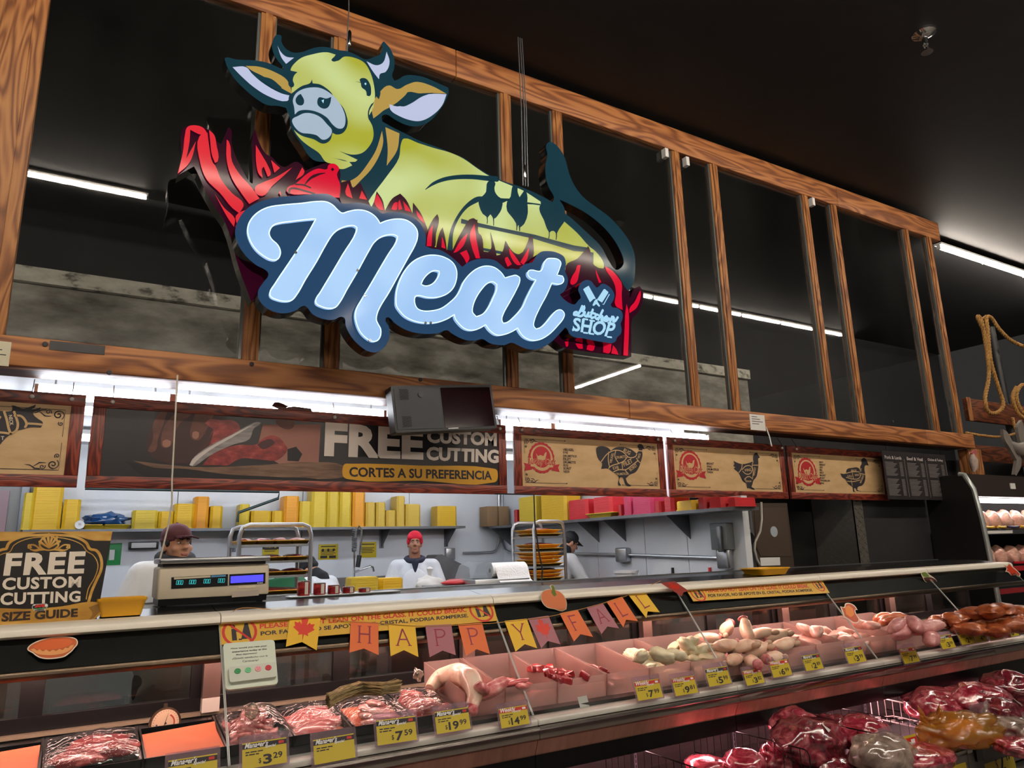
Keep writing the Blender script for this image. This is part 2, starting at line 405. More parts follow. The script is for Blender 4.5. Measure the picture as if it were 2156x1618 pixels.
# black wall block with diamond plate corner guard, dark door beside it
YK = 5.36
xk = onY(1806, 1150, YK).x
wk = tag(box('wall_right', m_black, xk, 12, YK, 8.9, 0, 2.62), kind='structure')
gd = MB(); gd.box(xk-.012, xk+.17, YK-.012, YK-.001, 0, 2.6); gd.box(xk-.012, xk-.001, YK-.012, YK+.55, 0, 2.6)
m_plate = M('diamond_plate', '8f8a82', .4, .8)
cg = gd.build('corner_guard', m_plate, wk)
tr = MB()
for k in range(52):
    z = .05+k*.05
    for j in range(3):
        x = xk+.03+j*.055; s = 1 if (k+j) % 2 else -1
        tr.bar((x-.018, YK-.013, z-.014*s), (x+.018, YK-.013, z+.014*s), .008, .006)
    for j in range(9):
        y = YK+.03+j*.055; s = 1 if (k+j) % 2 else -1
        tr.bar((xk-.013, y-.018, z-.014*s), (xk-.013, y+.018, z+.014*s), .008, .006, (1, 0, 0))
tag(tr.build('tread_bumps', m_plate, cg), kind='stuff')
d2 = tag(box('door_2', m_black, XS+.1, xk+.3, YK+.6, YK+.66, 0, 2.6), kind='structure')
box('door_leaf', M('door_black', '101013', .35), XS+1.3, xk-.02, YK+.55, YK+.6, .02, 1.95, d2, .01)
# ---------------------------------------------------------------- timber window frame
def xs(x, y, Y=YF): return onY(x, y, Y).x
w1 = thing('window_1', (0, YF, 0), kind='structure')
zb0, zb1 = 2.725, 2.905
zt0, zt1 = 5.66, 5.93
XR = onY(2053, 935, YF).x
XL = -2.2
sp = [XL, xs(1325, 850), xs(1948, 900), XR]
for a, b in zip(sp, sp[1:]): box('sill_beam', m_beam, a+.002, b-.002, YF, YF+.1, zb0, zb1, w1, .006)
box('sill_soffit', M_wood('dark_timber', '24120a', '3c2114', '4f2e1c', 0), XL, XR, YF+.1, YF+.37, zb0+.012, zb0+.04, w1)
sp = [XL, xs(960, 100), xs(1760, 390), onY(1978, 490, YF).x]
for a, b in zip(sp, sp[1:]): box('header_beam', m_beam, a+.002, b-.002, YF, YF+.1, zt0, zt1, w1, .006)
studs = [xs(x, y) for x, y in ((527, 755), (698, 790), (1083, 820), (1202, 830), (1470, 857), (1555, 862), (1757, 885), (1820, 891), (1977, 906), (2026, 909))]
studs = [-.62]+studs
for i, x in enumerate(studs):
    hw = .055 if i else .16
    o = box('stud', m_stud, x-hw, x+hw, YF+.012, YF+.09, zb1, zt0, w1, .004)
    box('stud_batten', m_stud, x-hw*.45, x+hw*.55, YF+.002, YF+.012, zb1, zt0, o, .002)
m_strip = M('grey_strip', '6f7473', .4, .6)
for a, b in zip(studs, studs[1:]):
    p = box('pane', m_pane, a+.05, b-.05, YF+.055, YF+.061, zb1, zt0, w1)
    box('glazing_strip', m_strip, b-.075, b-.052, YF+.03, YF+.055, zb1, zt0, p)
    box('glazing_strip', m_strip, a+.052, a+.066, YF+.03, YF+.055, zb1, zt0, p)
for x, y in ((1403, 322), (1447, 340), (1712, 425)):  # small white clips under the header
    p = onY(x, y, YF); box('glass_clip', m_whitepl, p.x-.022, p.x+.022, YF-.01, YF+.05, p.z-.05, p.z+.05, w1)
# stain and bolts on the beams
tp = YP(YF-.002)
for x, y in ((95, 725), (530, 767), (885, 800), (230, 785), (1880, 888)):
    p = onY(x, y, YF-.003); MB().lathe([(.016, 0), (.016, .006), (.009, .008)], (p.x, YF, p.z), 8, 1).build('beam_bolt', m_ink, w1)
# post under the beam end
tag(box('trim_1', m_stud, onY(1998, 960, 5.32).x, onY(2024, 960, 5.32).x, 5.06, 5.2, 2.2, zb0), kind='structure')
# ---------------------------------------------------------------- notes on the beam
def note(x0, y0, x1, y1, name, label, mat, Y=YF, rows=4, skew=0):
    a, b = onY(x0, y0, Y), onY(x1, y1, Y)
    t = box(name, mat, a.x, b.x, Y-.004, Y-.001, b.z, a.z); tag(t, label, 'notice')
    f = Flat(YP(Y-.004)); h = a.z-b.z; wd = b.x-a.x
    for k in range(rows): f.rect(a.x+wd*.12, a.x+wd*(.5+.35*((k*37) % 5)/4), a.z-h*(.17+k*.6/max(rows, 1)), a.z-h*(.13+k*.6/max(rows, 1)), .0006)
    if rows: f.build('printed_lines', m_ink, t)
    return t
n1 = note(1577, 872, 1612, 908, 'paper_notice', 'white paper notice taped to the lower timber beam at the right', m_paper)
_p = onY(1612, 900, YF)
MB().tube([_p+V((0, -.006, 0)), _p+V((.03, -.012, -.1)), _p+V((.05, -.01, -.2))], .006, 5).build('torn_strip', m_paper, n1)
n2 = note(-30, 716, 18, 772, 'paper_notice', 'pale map-like paper notice at the far left end of the beam', M('pale_note', 'cfc9ae', .6), rows=3)
tag(box('dark_tape', M('grey_tape', '3b3a3c', .6), *[v for v in (onY(105, 720, YF).x, onY(220, 747, YF).x)], YF-.004, YF-.001, onY(160, 742, YF).z, onY(160, 723, YF).z), 'dark grey tape strip stuck along the top of the left beam', 'tape')
# ---------------------------------------------------------------- lamps
def strip_light(a, b, mat, label, r=.028, group=None, hood=True, gap=1.22, axis=0):
    a, b = V(a), V(b); t = thing('tube_light', (a+b)/2, label, 'ceiling light', group)
    d = (b-a).normalized(); up = V((0, 0, 1))
    if hood: MB().bar(a+up*.048, b+up*.048, .11, .03).build('housing', m_whitepl, t)
    L = (b-a).length; n = max(1, round(L/gap)); s = L/n
    for k in range(n):
        MB().tube([a+d*(k*s+.02), a+d*((k+1)*s-.02)], r, 8).build('tube', mat, t, smooth=False)
        if hood: MB().bar(a+d*(k*s), a+d*(k*s+.03), .05, .07).build('lamp_holder', m_whitepl, t)
    return t
GL = 'long tube lights under the store ceiling'
strip_light((-6, 0.88, 5.93), (.4, 0.88, 5.93), m_tube, 'long store tube light mirrored in the left glass panes', group=GL)
strip_light((7.4, 0.88, 5.93), (14.2, 0.88, 5.93), m_tube, 'long store tube light mirrored in the right glass panes', group=GL)
strip_light((.6, 0.88, 5.93), (7.2, 0.88, 5.93), m_tube, 'long store tube light mirrored behind the big cow sign', group=GL)
strip_light((10.85, 5.42, 5.88), (16, 5.42, 5.88), m_tube, 'long tube light on the black ceiling beyond the timber frame', group=GL)
for x in (4.0, 11.4): strip_light((x, -5.5, 5.83), (x, -2.8, 5.83), m_tube, 'store tube light running away from the counter', group=GL)
strip_light((-6, -6.9, 5.83), (9, -6.9, 5.83), m_tube, 'long added fill tube light out of view, standing in for store bounce', group=GL)  # unseen row, added to stand in for light bounced around the store
YT = 5.44
a0 = onY(80, 812, YT); a1 = onY(118, 815, YT); zt = 2.665
for x0, x1, lb in ((xs(78, 815, YT), xs(360, 830, YT), 'bright strip light segment nearest the left panel under the beam'),
                   (xs(366, 830, YT), xs(806, 868, YT), 'bright strip light segment above the free custom cutting banner'),
                   (xs(1046, 886, YT), xs(1155, 893, YT), 'short bright strip light segment above the turkey panel edge'),
                   (xs(1160, 893, YT), xs(1485, 920, YT), 'bright strip light segment above the turkey and chicken panels')):
    t = thing('strip_light', ((x0+x1)/2, YT, zt), lb, 'strip light', 'strip lights behind the sign panels')
    MB().prism([(YT-.045, zt+.03), (YT+.045, zt+.03), (YT+.05, zt-.02), (YT+.025, zt-.04), (YT-.025, zt-.04), (YT-.05, zt-.02)], x0+.01, x1-.01).build('diffuser', m_tube_win, t)
    for x in (x0, x1): box('end_cap', m_whitepl, x-.01, x+.01, YT-.055, YT+.055, zt-.045, zt+.04, t)
    box('housing', m_whitepl, x0, x1, YT-.01, YT+.04, zt+.03, zt+.055, t)
    for x in (x0+.1, x1-.1): MB().tube([(x, YT, zt+.055), (x, YT, 2.862)], .006, 5).build('hanger', m_alu, t)
for Y, x0, x1, lb in ((6.6, -1.8, 4.9, 'middle'), (8.1, -1.8, 4.9, 'rear')):
    strip_light((x0, Y, 2.76), (x1, Y, 2.76), m_tube_room, lb+' row of tube lights on the white room ceiling', r=.03, group='tube lights of the white back room')
# sprinkler
sp_ = onZ(1945, 70, ZC)
t = thing('fire_sprinkler', sp_, 'small chrome fire sprinkler hanging from the black ceiling', 'sprinkler')
MB().lathe([(.1, 0), (.1, -.01), (.06, -.03), (.035, -.035)], sp_, 14).build('escutcheon', m_chrome, t, True)
MB().lathe([(.025, -.03), (.025, -.12), (.012, -.13)], sp_, 10).build('body', m_chrome, t, True)
fr = MB()
for s in (-1, 1): fr.tube([sp_+V((s*.02, 0, -.11)), sp_+V((s*.035, 0, -.15)), sp_+V((0, 0, -.19))], .007, 5)
fr.build('frame_arm', m_chrome, t); MB().lathe([(.05, -.19), (.05, -.197)], sp_, 12).build('deflector', m_chrome, t)
# ---------------------------------------------------------------- sign panels in the service window
YPN = 5.30
PP = YP(YPN-.012)
def tr_(s, off, k): return [PP.px(off[0]+x*k, off[1]+y*k) for x, y in nums(s)]
FO, FK = (0, 780), .25974
TO, TK = (1080, 880), .18553
KO, KK = (1400, 900), .2319
def panel(name, x0, x1, label, mat, hooks=(), fw=.075):
    z0, z1 = 2.045, 2.635
    t = thing(name, ((x0+x1)/2, YPN, z0), label, 'sign')
    box('board', mat, x0+.01, x1-.01, YPN-.01, YPN+.008, z0+.01, z1-.01, t)
    for a in ((x0, x1, z0, z0+fw), (x0, x1, z1-fw, z1)): box('frame', m_frame_x, a[0], a[1], YPN-.018, YPN+.01, a[2], a[3], t, .003)
    for a in ((x0, x0+fw), (x1-fw, x1)): box('frame', m_frame_z, a[0], a[1], YPN-.018, YPN+.01, z0+fw, z1-fw, t, .003)
    for h in hooks:
        x = xs(h, 900, YPN); hk = MB().tube([(x, YPN+.03, 2.72), (x, YPN-.01, 2.66), (x, YPN-.03, 2.615), (x, YPN-.018, 2.60)], .004, 5).build('hook', m_chrome, t)
        MB().add(*[[tuple(V(v)*.014+V((x, YPN-.025, 2.6))) for v in ICO[2][0]], ICO[2][1]]).build('hook_ball', m_whitepl, hk, True)
    return t, x0+fw, x1-fw, z0+fw, z1-fw
def spiral(f, c, r, a0, turns, w, d, sx=1, sy=1):
    n = 26; P = [(c[0]+sx*r*(1-k/n*.85)*math.cos(a0+k/n*turns*6.283), c[1]+sy*r*(1-k/n*.85)*math.sin(a0+k/n*turns*6.283)) for k in range(n+1)]
    f.rib(P, w, d, round_=False)
def flourish(f, x, z, s, sx, sz, w=.005, d=.001, ext=2.2):
    """corner scroll: two spirals, a leaf sweep and a rule along each edge"""
    def q(a, b): return (x+sx*a*s, z+sz*b*s)
    spiral(f, q(.36, .36), .3*s, 2.2, 1.6, w, d, sx, sz); spiral(f, q(.36, .36), .22*s, 4.5, 1.2, w*.8, d, sx, sz)
    spiral(f, q(.85, .22), .15*s, 2.6, 1.3, w, d, sx, sz); spiral(f, q(.2, .85), .13*s, 5.5, 1.3, w, d, sx, sz)
    f.rib([q(.95, .1), q(1.2, .12), q(1.45, .3), q(1.7, .33)], [w*1.4, w*1.6, w, w*.3], d, round_=False)
    f.rib([q(.7, .45), q(1.0, .45), q(1.3, .2)], [w*.5, w*1.5, w*.4], d, round_=False)
    f.rib([q(.05, 1.6), q(.05, .05), q(ext, .05)], w*.6, d, round_=False); f.disc(q(ext, .05), w*1.2, d)
def kraft(name, x0, x1, label, hooks, fl=(1, 1, 1, 1), s=.085):
    t, a, b, c, d = panel(name, x0, x1, label, m_kraft, hooks)
    m = .025; e = (b-a)/s*.28
    for X, Z, i, j in ((a+m, d-m, 1, -1), (b-m, d-m, -1, -1), (a+m, c+m, 1, 1), (b-m, c+m, -1, 1)): f = Flat(PP); flourish(f, X, Z, s, i, j, ext=e); f.build('scroll_print', m_ink, t)
    return t, a, b, c, d
xe = lambda x: xs(x, 1030, YPN)
# --- beef cuts (left, cut by the frame)
t, *_ = kraft('beef_cuts_sign', xe(183)-2.1, xe(161), 'kraft-coloured beef cuts sign with black cow head at far left', (145, 60), fl=(1, 1, 1, 1), s=.11)
f = Flat(PP)
f.poly(cr(tr_('-420 330 -200 318 0 330 60 335 95 330 100 310 95 285 120 288 150 300 190 310 240 298 275 285 290 278 285 298 255 318 300 312 330 300 325 320 290 335 265 340 275 365 310 395 345 420 345 440 330 465 280 462 230 465 180 480 140 490 100 515 60 540 20 580 0 605 -60 640 -260 660 -420 650', FO, FK)), .001)
f.build('cow_print', m_ink, t)
f = Flat(PP)
for s in ('120 370 165 370 200 400 215 440 205 460', '215 432 280 435 335 440', '115 338 130 380 145 440 130 490 90 515', '35 340 55 400 70 470 88 518', '0 505 40 508 80 515', '-80 330 -90 420 -80 500 -95 640', '0 380 -40 440 -80 500'):
    f.rib(cr(tr_(s, FO, FK), closed=False), .013, .0016)
f.build('cut_lines', M('kraft_line', 'c3a170', .6), t)
f = Flat(PP); cream = M('cream_print', 'd9c8ad', .6)
def tq(x, y, w_, h_, rot=0):
    """word box in the picture: bottom-left x,y, width, height, turned by rot degrees"""
    c, s = math.cos(R_(rot)), math.sin(R_(rot)); P = [(x, y), (x+w_*c, y-w_*s), (x+w_*c-h_*s, y-w_*s-h_*c), (x-h_*s, y-h_*c)]
    return [PP.px(*p) for p in P]
f.text('NECK', tq(18, 875, 22, 8, -83), .002, .02); f.text('T', tq(2, 927, 7, 8), .002, .02); f.text('CHUCK', tq(-22, 896, 28, 8, -60), .002, .02)
f.build('cut_names', cream, t)
# --- free custom cutting
xa, xb = xe(178), xe(1066)
m_dark = M_mix('photo_dark', [(.3, '161316'), (.7, '231c20')], 3, 4, .35)
t, *_ = panel('custom_cutting_banner', xa, xb, 'wide dark banner with hands slicing meat and big cream letters', m_dark, (232, 702, 1050))
def art(name, mat, d, *shapes, n=4):
    for s in shapes: f = Flat(PP); f.poly(cr(tr_(s, FO, FK), n), d); f.build(name, mat, t)
m_brd = M_mix('photo_board', [(.3, '4a3126'), (.7, '8a6a54')], (4, 4, 40), 6, .5)
art('print_cloth', M('photo_cloth', '9a6a5e', .6), .0004, '2130 440 2600 440 2580 800 2400 815 2080 650')
art('print_cuttingboard', m_brd, .0006, '1080 735 1300 760 1560 785 2100 770 2500 745 2800 780 2860 850 2700 880 2150 860 1850 845 1500 800 1250 790')
art('print_boardside', M('photo_side', '141113', .6), .0007, '1020 740 1250 790 1500 803 1850 850 2200 868 2560 880 2640 905 2560 925 2000 915 1500 900 1150 850')
skin = M_mix('photo_skin', [(.3, '4a2a22'), (.7, '6d4034')], (6, 6, 14), 4, .5)
art('print_palm', M('photo_palm', '35191a', .5), .0008, '1190 640 1240 440 1330 330 1500 290 1760 300 1830 400 1760 560 1640 640 1580 720 1560 760 1300 740')
art('print_fingers', skin, .001, '1195 655 1240 560 1240 440 1300 340 1360 320 1330 420 1280 560 1260 650 1220 665',
    '1305 590 1330 460 1400 370 1500 300 1590 310 1530 380 1460 430 1410 530 1385 610 1350 630 1315 622', '1540 530 1560 420 1590 330 1730 310 1750 330 1700 430 1640 540 1610 568 1560 560',
    '2220 380 2330 300 2520 310 2560 400 2470 430 2400 400 2370 470 2330 480 2260 450', '2290 320 2200 290 2230 260 2340 290')
art('print_nails', M('photo_nail', '9a6a5a', .4), .0013, '1318 575 1350 563 1385 575 1380 610 1350 625 1320 612', '1560 505 1585 495 1612 505 1608 545 1585 560 1560 545')
meatp = M_mix('photo_meat', [(.3, '5e1617'), (.55, '93302f'), (.8, 'c06a62')], (14, 14, 24), 7, .35)
art('print_meat', meatp, .0014, '1640 640 1690 560 1730 480 1660 430 1690 400 1790 405 1900 410 1945 460 1935 510 1860 550 1760 610 1680 660',
    '1720 680 1800 640 1940 605 2080 600 2110 570 2190 530 2260 545 2310 600 2330 640 2300 690 2230 735 2160 730 2060 720 1960 715 1900 740 1850 770 1760 770 1640 770')
art('print_meatshade', M('photo_meatdark', '3a0c10', .4), .0017, '2085 605 2130 575 2200 560 2230 590 2190 620 2130 640', '1640 640 1690 560 1735 485 1700 600 1660 660 1560 760 1540 740')
art('print_blade', M_mix('photo_blade', [(.3, '5d5a5c'), (.7, 'a29a98')], (4, 4, 30), 4, .3), .002, '1535 770 1560 720 1640 650 1740 590 1860 530 1980 465 2080 420 2115 425 2100 445 2060 470 2020 560 1900 600 1760 660 1660 720 1600 765 1560 780')
art('print_edge', M('photo_edge', 'c9c0bc', .3), .0023, '1535 770 1560 725 1650 655 1860 535 2080 425 1880 545 1700 650 1600 730 1560 775')
art('print_dark', M('photo_black', '120f12', .5), .0009, '2330 640 2400 620 2450 680 2420 740 2330 735')
g_ = lambda x, y: PP.px(660+x*.20408, 780+y*.20408)
f = Flat(PP)
f.text('FREE', [g_(108, 886), g_(1132, 925), g_(1132, 612), g_(122, 535)], .003, .05, sp=1.05)
f.text('CUSTOM', [g_(1168, 750), g_(1890, 787), g_(1890, 648), g_(1172, 610)], .003, .045); f.text('CUTTING', [g_(1162, 930), g_(1910, 962), g_(1912, 822), g_(1165, 788)], .003, .045)
f.build('headline', M('cream_letter', 'e3d6cc', .5), t)
f = Flat(PP); f.poly(cr([g_(x, y) for x, y in nums('303 1000 320 970 380 965 1100 985 1850 1015 1890 1030 1900 1070 1890 1140 1860 1158 1100 1140 360 1125 312 1105 300 1080')]), .002); f.build('yellow_bar', M('bar_yellow', 'e0a62c', .5), t)
f = Flat(PP); f.text('CORTES A SU PREFERENCIA', [g_(368, 1100), g_(1840, 1133), g_(1838, 1040), g_(368, 998)], .003, .03); f.build('bar_words', m_ink, t)
# --- the three poultry signs
m_red = M('print_red', 'b3212b', .5)
m_kl = M('kraft_light', 'c9a878', .55)
def badge(t, c, w_, words, off, k, body, wq):
    """round scalloped badge with ribbon; c and w_ in picture pixels"""
    ax, az = PP.px(c[0], c[1]); bx, bz = PP.px(c[0]+w_, c[1]); r = (bx-ax)
    f = Flat(PP); P = [(ax+r*(1+.05*(j % 2))*math.cos(j*math.pi/20), az+r*1.02*(1+.05*(j % 2))*math.sin(j*math.pi/20)) for j in range(40)]
    f.poly([P], .001)
    for s in (-1, 1): f.poly([(ax+s*r*.75, az-.5*r), (ax+s*r*1.45, az-.38*r), (ax+s*r*1.3, az-.62*r), (ax+s*r*1.42, az-.92*r), (ax+s*r*.8, az-.82*r)], .0008)
    f.build('badge', m_red, t)
    f = Flat(PP); f.disc((ax, az), r*.88, .0014, n=24); f.rect(ax-r*.9, ax+r*.9, az-.62*r, az+.05*r, .0015); f.build('badge_ring', m_kl, t)
    f = Flat(PP); f.disc((ax, az+r*.05), r*.72, .0018, n=24); f.build('badge_disc', m_red, t)
    f = Flat(PP)
    f.poly([(ax+x*r, az+z*r) for x, z in body], .0022); f.build('bird_emblem', m_kl, t)
    f = Flat(PP); q = [(ax-r*1.1, az-.62*r), (ax+r*1.1, az-.62*r), (ax+r*1.1, az+.0*r), (ax-r*1.1, az+.06*r)]
    f.text(words, q, .0024, .06, .3); f.build('badge_halo', m_kl, t)
    f = Flat(PP); f.text(words, q, .0028, .015, .3); f.build('badge_words', m_red, t)
def words(t, rows, x, y, dy, h, w0):
    f = Flat(PP)
    for k, r in enumerate(rows): f.text(r, tq(x+k*dy*.03, y+k*dy, w0*len(r), h, -2), .001, .02)
    f.build('cut_list', m_ink, t)
BD = [(-.45, .3), (-.3, .1), (-.1, .18), (.15, .12), (.28, .35), (.42, .4), (.38, .2), (.3, -.05), (.1, -.25), (-.15, -.25), (-.35, -.05)]
def bird(t, off, k, sil, lines, labels):
    f = Flat(PP)
    for s in sil: f.poly(cr(tr_(s, off, k), 3), .001)
    f.build('bird_print', m_ink, t)
    f = Flat(PP)
    for s in lines: f.rib(cr(tr_(s, off, k), 3, closed=False), .009, .0015)
    f.build('cut_lines', m_kl, t)
    f = Flat(PP)
    for s, x, y, w_, h_, r in labels: f.text(s, tq(off[0]+x*k, off[1]+y*k, w_*k, h_*k, r), .002, .02)
    f.build('cut_names', m_kl, t)
t, *_ = kraft('turkey_cuts_sign', xe(1083), xe(1401), 'kraft poultry sign with black turkey diagram and red round badge', (1095, 1380, 1415))
badge(t, (1080+325*TK, 880+455*TK), 26, 'Turkey Cuts', TO, TK, BD, None)
words(t, ['VIEUGEL', 'DIJ', 'DRUMSTICK', 'FILET', 'DRUMETTE', 'RUG', 'BORST', 'NECK'], 1080+567*TK, 880+376*TK, 35.5*TK, 28*TK, 17.5*TK)
bird(t, TO, TK, ['1110 375 1150 345 1210 330 1290 340 1350 365 1400 405 1420 385 1425 350 1412 330 1420 305 1445 298 1470 310 1485 340 1498 360 1475 355 1465 375 1470 420 1450 500 1430 560 1390 620 1320 650 1300 670 1280 690 1300 740 1345 772 1320 780 1280 765 1250 690 1230 675 1210 690 1205 730 1230 770 1195 772 1190 740 1200 680 1170 640 1110 600 1085 580 1000 580 1010 520 995 500 970 470 955 430 945 380 950 340 1000 322 1050 330 1090 350'],
     ['1000 500 1060 420 1110 385 1160 370 1230 380 1290 430 1300 445 1390 440 1405 410', '1085 390 1080 480 1095 560', '1165 375 1155 440 1200 520', '1300 440 1260 490 1200 520 1110 550 1085 575', '1235 510 1245 590', '1400 460 1420 490 1440 510', '1420 485 1350 540 1280 590 1200 590 1120 625', '1270 595 1310 640', '1420 375 1465 378'],
     [('RUG', 1245, 385, 85, 45, -28), ('VIEUGEL', 1120, 520, 120, 28, 78), ('DRUMETTE', 1172, 466, 112, 30, 4), ('FILET', 1262, 555, 110, 52, 24), ('DIJ', 1140, 600, 62, 42, 14), ('BORST', 1335, 610, 100, 36, 38), ('DRUMSTICK', 1168, 655, 135, 28, 2), ('NECK', 1432, 465, 60, 24, 72)])
t, *_ = kraft('chicken_cuts_sign', xe(1409), xe(1656), 'kraft poultry sign with black hen diagram between turkey and duck signs', (1638,))
badge(t, (1400+232*KK, 900+345*KK), 21.5, 'Chicken Cuts', KO, KK, BD, None)
words(t, ['BREAST', 'WING', 'DRUM STICK', 'THIGH'], 1400+378*KK, 900+340*KK, 26*KK, 20*KK, 11*KK)
bird(t, KO, KK, ['622 305 650 320 700 335 760 325 800 310 800 270 812 240 835 228 845 250 862 275 845 285 848 330 842 400 830 450 800 490 795 515 785 540 820 570 790 565 765 555 745 555 740 510 705 490 690 455 665 410 640 390 622 375 640 365 620 350 632 335'],
     ['700 335 695 375 668 415', '800 310 790 345 845 345', '700 385 730 355 780 355 795 385 775 420 735 425 705 400', '790 350 800 400 795 460', '725 475 740 455 770 450 795 470'],
     [('WING', 722, 405, 60, 26, 6), ('BREAST', 812, 440, 75, 18, 78), ('THIGH', 712, 470, 40, 16, -55), ('DRUM', 742, 500, 40, 16, 0)])
t, *_ = kraft('duck_cuts_sign', xe(1663), xe(1868), 'kraft poultry sign with black duck diagram, rightmost framed panel', (1668,))
badge(t, (1400+1292*KK, 900+405*KK), 18.5, 'Duck Cuts', KO, KK, BD, None)
words(t, ['BACK', 'BREAST', 'LEG', 'BIL', 'NECK', 'MAGRET', 'ROAST', 'TENDERLOIN', 'WING'], 1400+1402*KK, 900+325*KK, 24*KK, 17*KK, 9*KK)
bird(t, KO, KK, ['1592 420 1640 420 1650 385 1700 370 1760 372 1775 400 1772 360 1785 330 1780 300 1800 280 1825 290 1850 350 1822 345 1810 370 1818 430 1815 490 1790 530 1750 545 1745 570 1778 582 1740 580 1730 555 1715 555 1720 580 1735 592 1708 585 1705 545 1660 510 1640 475 1610 455'],
     ['1640 420 1700 405 1760 405 1775 440', '1645 455 1700 470 1760 465 1780 430', '1655 490 1700 495 1770 480', '1775 420 1815 430', '1700 410 1710 470', '1690 480 1700 530'],
     [('BACK', 1690, 402, 50, 18, 0), ('LEG', 1655, 450, 40, 18, -10), ('WING', 1722, 445, 40, 18, 5), ('MAGRET', 1780, 510, 80, 16, 68), ('LEG', 1780, 405, 30, 14, 80)])
# --- dark price list
YLS = 5.13; x0, x1 = xs(1870, 1050, YLS), xs(2004, 1052, YLS); za = onY(1940, 955, YLS).z; zb = onY(1940, 1053, YLS).z
t = thing('price_list_board', ((x0+x1)/2, YLS, zb), 'dark printed price list hanging right of the duck sign', 'sign')
for x in (x0+.1, x1-.1): MB().tube([(x, YLS, za-.01), (x, YLS, zb0+.05)], .003, 4).build('cord', m_ink, t)
box('board', M('slate_print', '2a2627', .4), x0, x1, YLS, YLS+.006, zb, za, t)
f = Flat(YP(YLS-.001)); wd = (x1-x0)/3; h = za-zb
for c in range(3):
    X = x0+c*wd
    for k in range(26):
        if k in (11, 12): continue
        z = za-h*(.24+k*.027); f.rect(X+wd*.08, X+wd*(.45+.15*((k*7+c) % 4)/3), z, z+h*.011, .0005); f.rect(X+wd*.72, X+wd*.86, z, z+h*.011, .0005)
    f.rect(X+wd*.96, X+wd*.975, zb+h*.05, zb+h*.85, .0005)
f.build('price_rows', M('grey_print', '7d7876', .6), t)
f = Flat(YP(YLS-.001))
for c, (a, b) in enumerate((('Pork & Lamb', 'Fresh Cuts'), ('Beef & Veal', 'Fresh Cuts'), ('Chicken & Turkey', 'Fresh Cuts'))):
    X = x0+c*wd; f.text(a, rq(X+wd*.1, X+wd*.85, za-h*.17, za-h*.1), .0006, .02)
f.build('price_heads', M('pale_print', 'b8b2ae', .6), t)
# ---------------------------------------------------------------- scrolling display hung on the beam
ld = thing('led_display', (0, 0, 0), 'black scrolling display box with dark red screen hung on the beam', 'display')
A, B, C_, D = onY(815, 812, 4.86), onY(1043, 812, 4.86), onY(1047, 902, 4.84), onY(833, 912, 4.84)
ld.location = (A+B+C_+D)/4
pl = Pl(D, C_-D, (A-D)); sx_ = (C_-D).length; sz_ = ((A-D).length+(B-C_).length)/2
pl.v = (pl.v-pl.u*pl.v.dot(pl.u)).normalized(); pl.n = pl.u.cross(pl.v)
f = Flat(pl); f.rect(0, sx_, 0, sz_, 0, -.11, .012); f.build('case', M('display_case', '15171c', .45), ld)
f = Flat(pl); f.rect(.02, sx_*.455, .02, sz_-.02, .004, 0, .006); f.build('speaker_panel', M('panel_slate', '1d2027', .5), ld)
f = Flat(pl); f.rect(sx_*.47, sx_-.02, .02, sz_-.02, .003, 0, .004); f.build('screen', M('red_screen', '1a0308', .06), ld)
f = Flat(pl)
for zc in (.8, .22):
    for i in range(6):
        for j in range(9): f.disc((sx_*(.075+.014*i+.007*(j % 2)), sz_*(zc-.1+.026*j)), .0045, .0046, n=6)
f.build('speaker_holes', M('hole_black', '020202', .9), ld)
f = Flat(pl); f.disc((sx_*.27, sz_*.8), .022, .012, .004, 18); f.build('sensor', M('sensor_grey', '24272e', .4), ld)
f = Flat(pl); f.rect(sx_*.5, sx_*.6, .012, .018, .002); f.build('maker_mark', m_whitepl, ld)
MB().box(ld.location.x-.1, ld.location.x+.1, 4.9, YF, zb0+.05, zb0+.1).build('bracket', m_blackpl, ld)
# ---------------------------------------------------------------- big illuminated sign
sg = thing('meat_shop_sign', (2.2, 4.6, 2.9), 'large illuminated cow and flames sign with glowing blue script letters', 'sign')
m_teal = M('sign_teal', '14303c', .1, spec=.07)
m_teal.node_tree.nodes['Principled BSDF'].inputs['Emission Color'].default_value = lin('143442')
m_teal.node_tree.nodes['Principled BSDF'].inputs['Emission Strength'].default_value = .35
m_edge = M('sign_edge', '0a0a0e', .15)
m_mar = M('sign_maroon', '26061a', .1, spec=.07, emit=.6, ehx='3a0820')
m_slate = M('sign_slate', '22384f', .1, spec=.07, emit=.6, ehx='30537a')
m_blue = M('letter_blue', 'a9cdf5', .1, spec=.07, emit=.86*K_SIGN, ehx='a4cdfa')
m_yel = M('sign_yellow', '8d9030', .1, spec=.07, emit=.9*K_SIGN, ehx='b9bd4a')
m_sred = M('sign_red', 'b0192a', .1, spec=.07, emit=.8*K_SIGN, ehx='e8303c')
m_cher = M('sign_cherry', 'b01025', .1, spec=.07, emit=.8*K_SIGN, ehx='e00c34')
m_tan = M('sign_tan', '8f7438', .1, spec=.07, emit=.82*K_SIGN, ehx='b99a50')
m_lil = M('sign_lilac', 'b7bfdc', .1, spec=.07, emit=.75*K_SIGN, ehx='c3ccec')
m_muz = M('sign_muzzle', '97a8bb', .1, spec=.07, emit=.82*K_SIGN, ehx='a9bccf')
m_pale = M('letter_pale', 'a9d5f0', .1, spec=.07, emit=.85*K_SIGN, ehx='acdcf7')
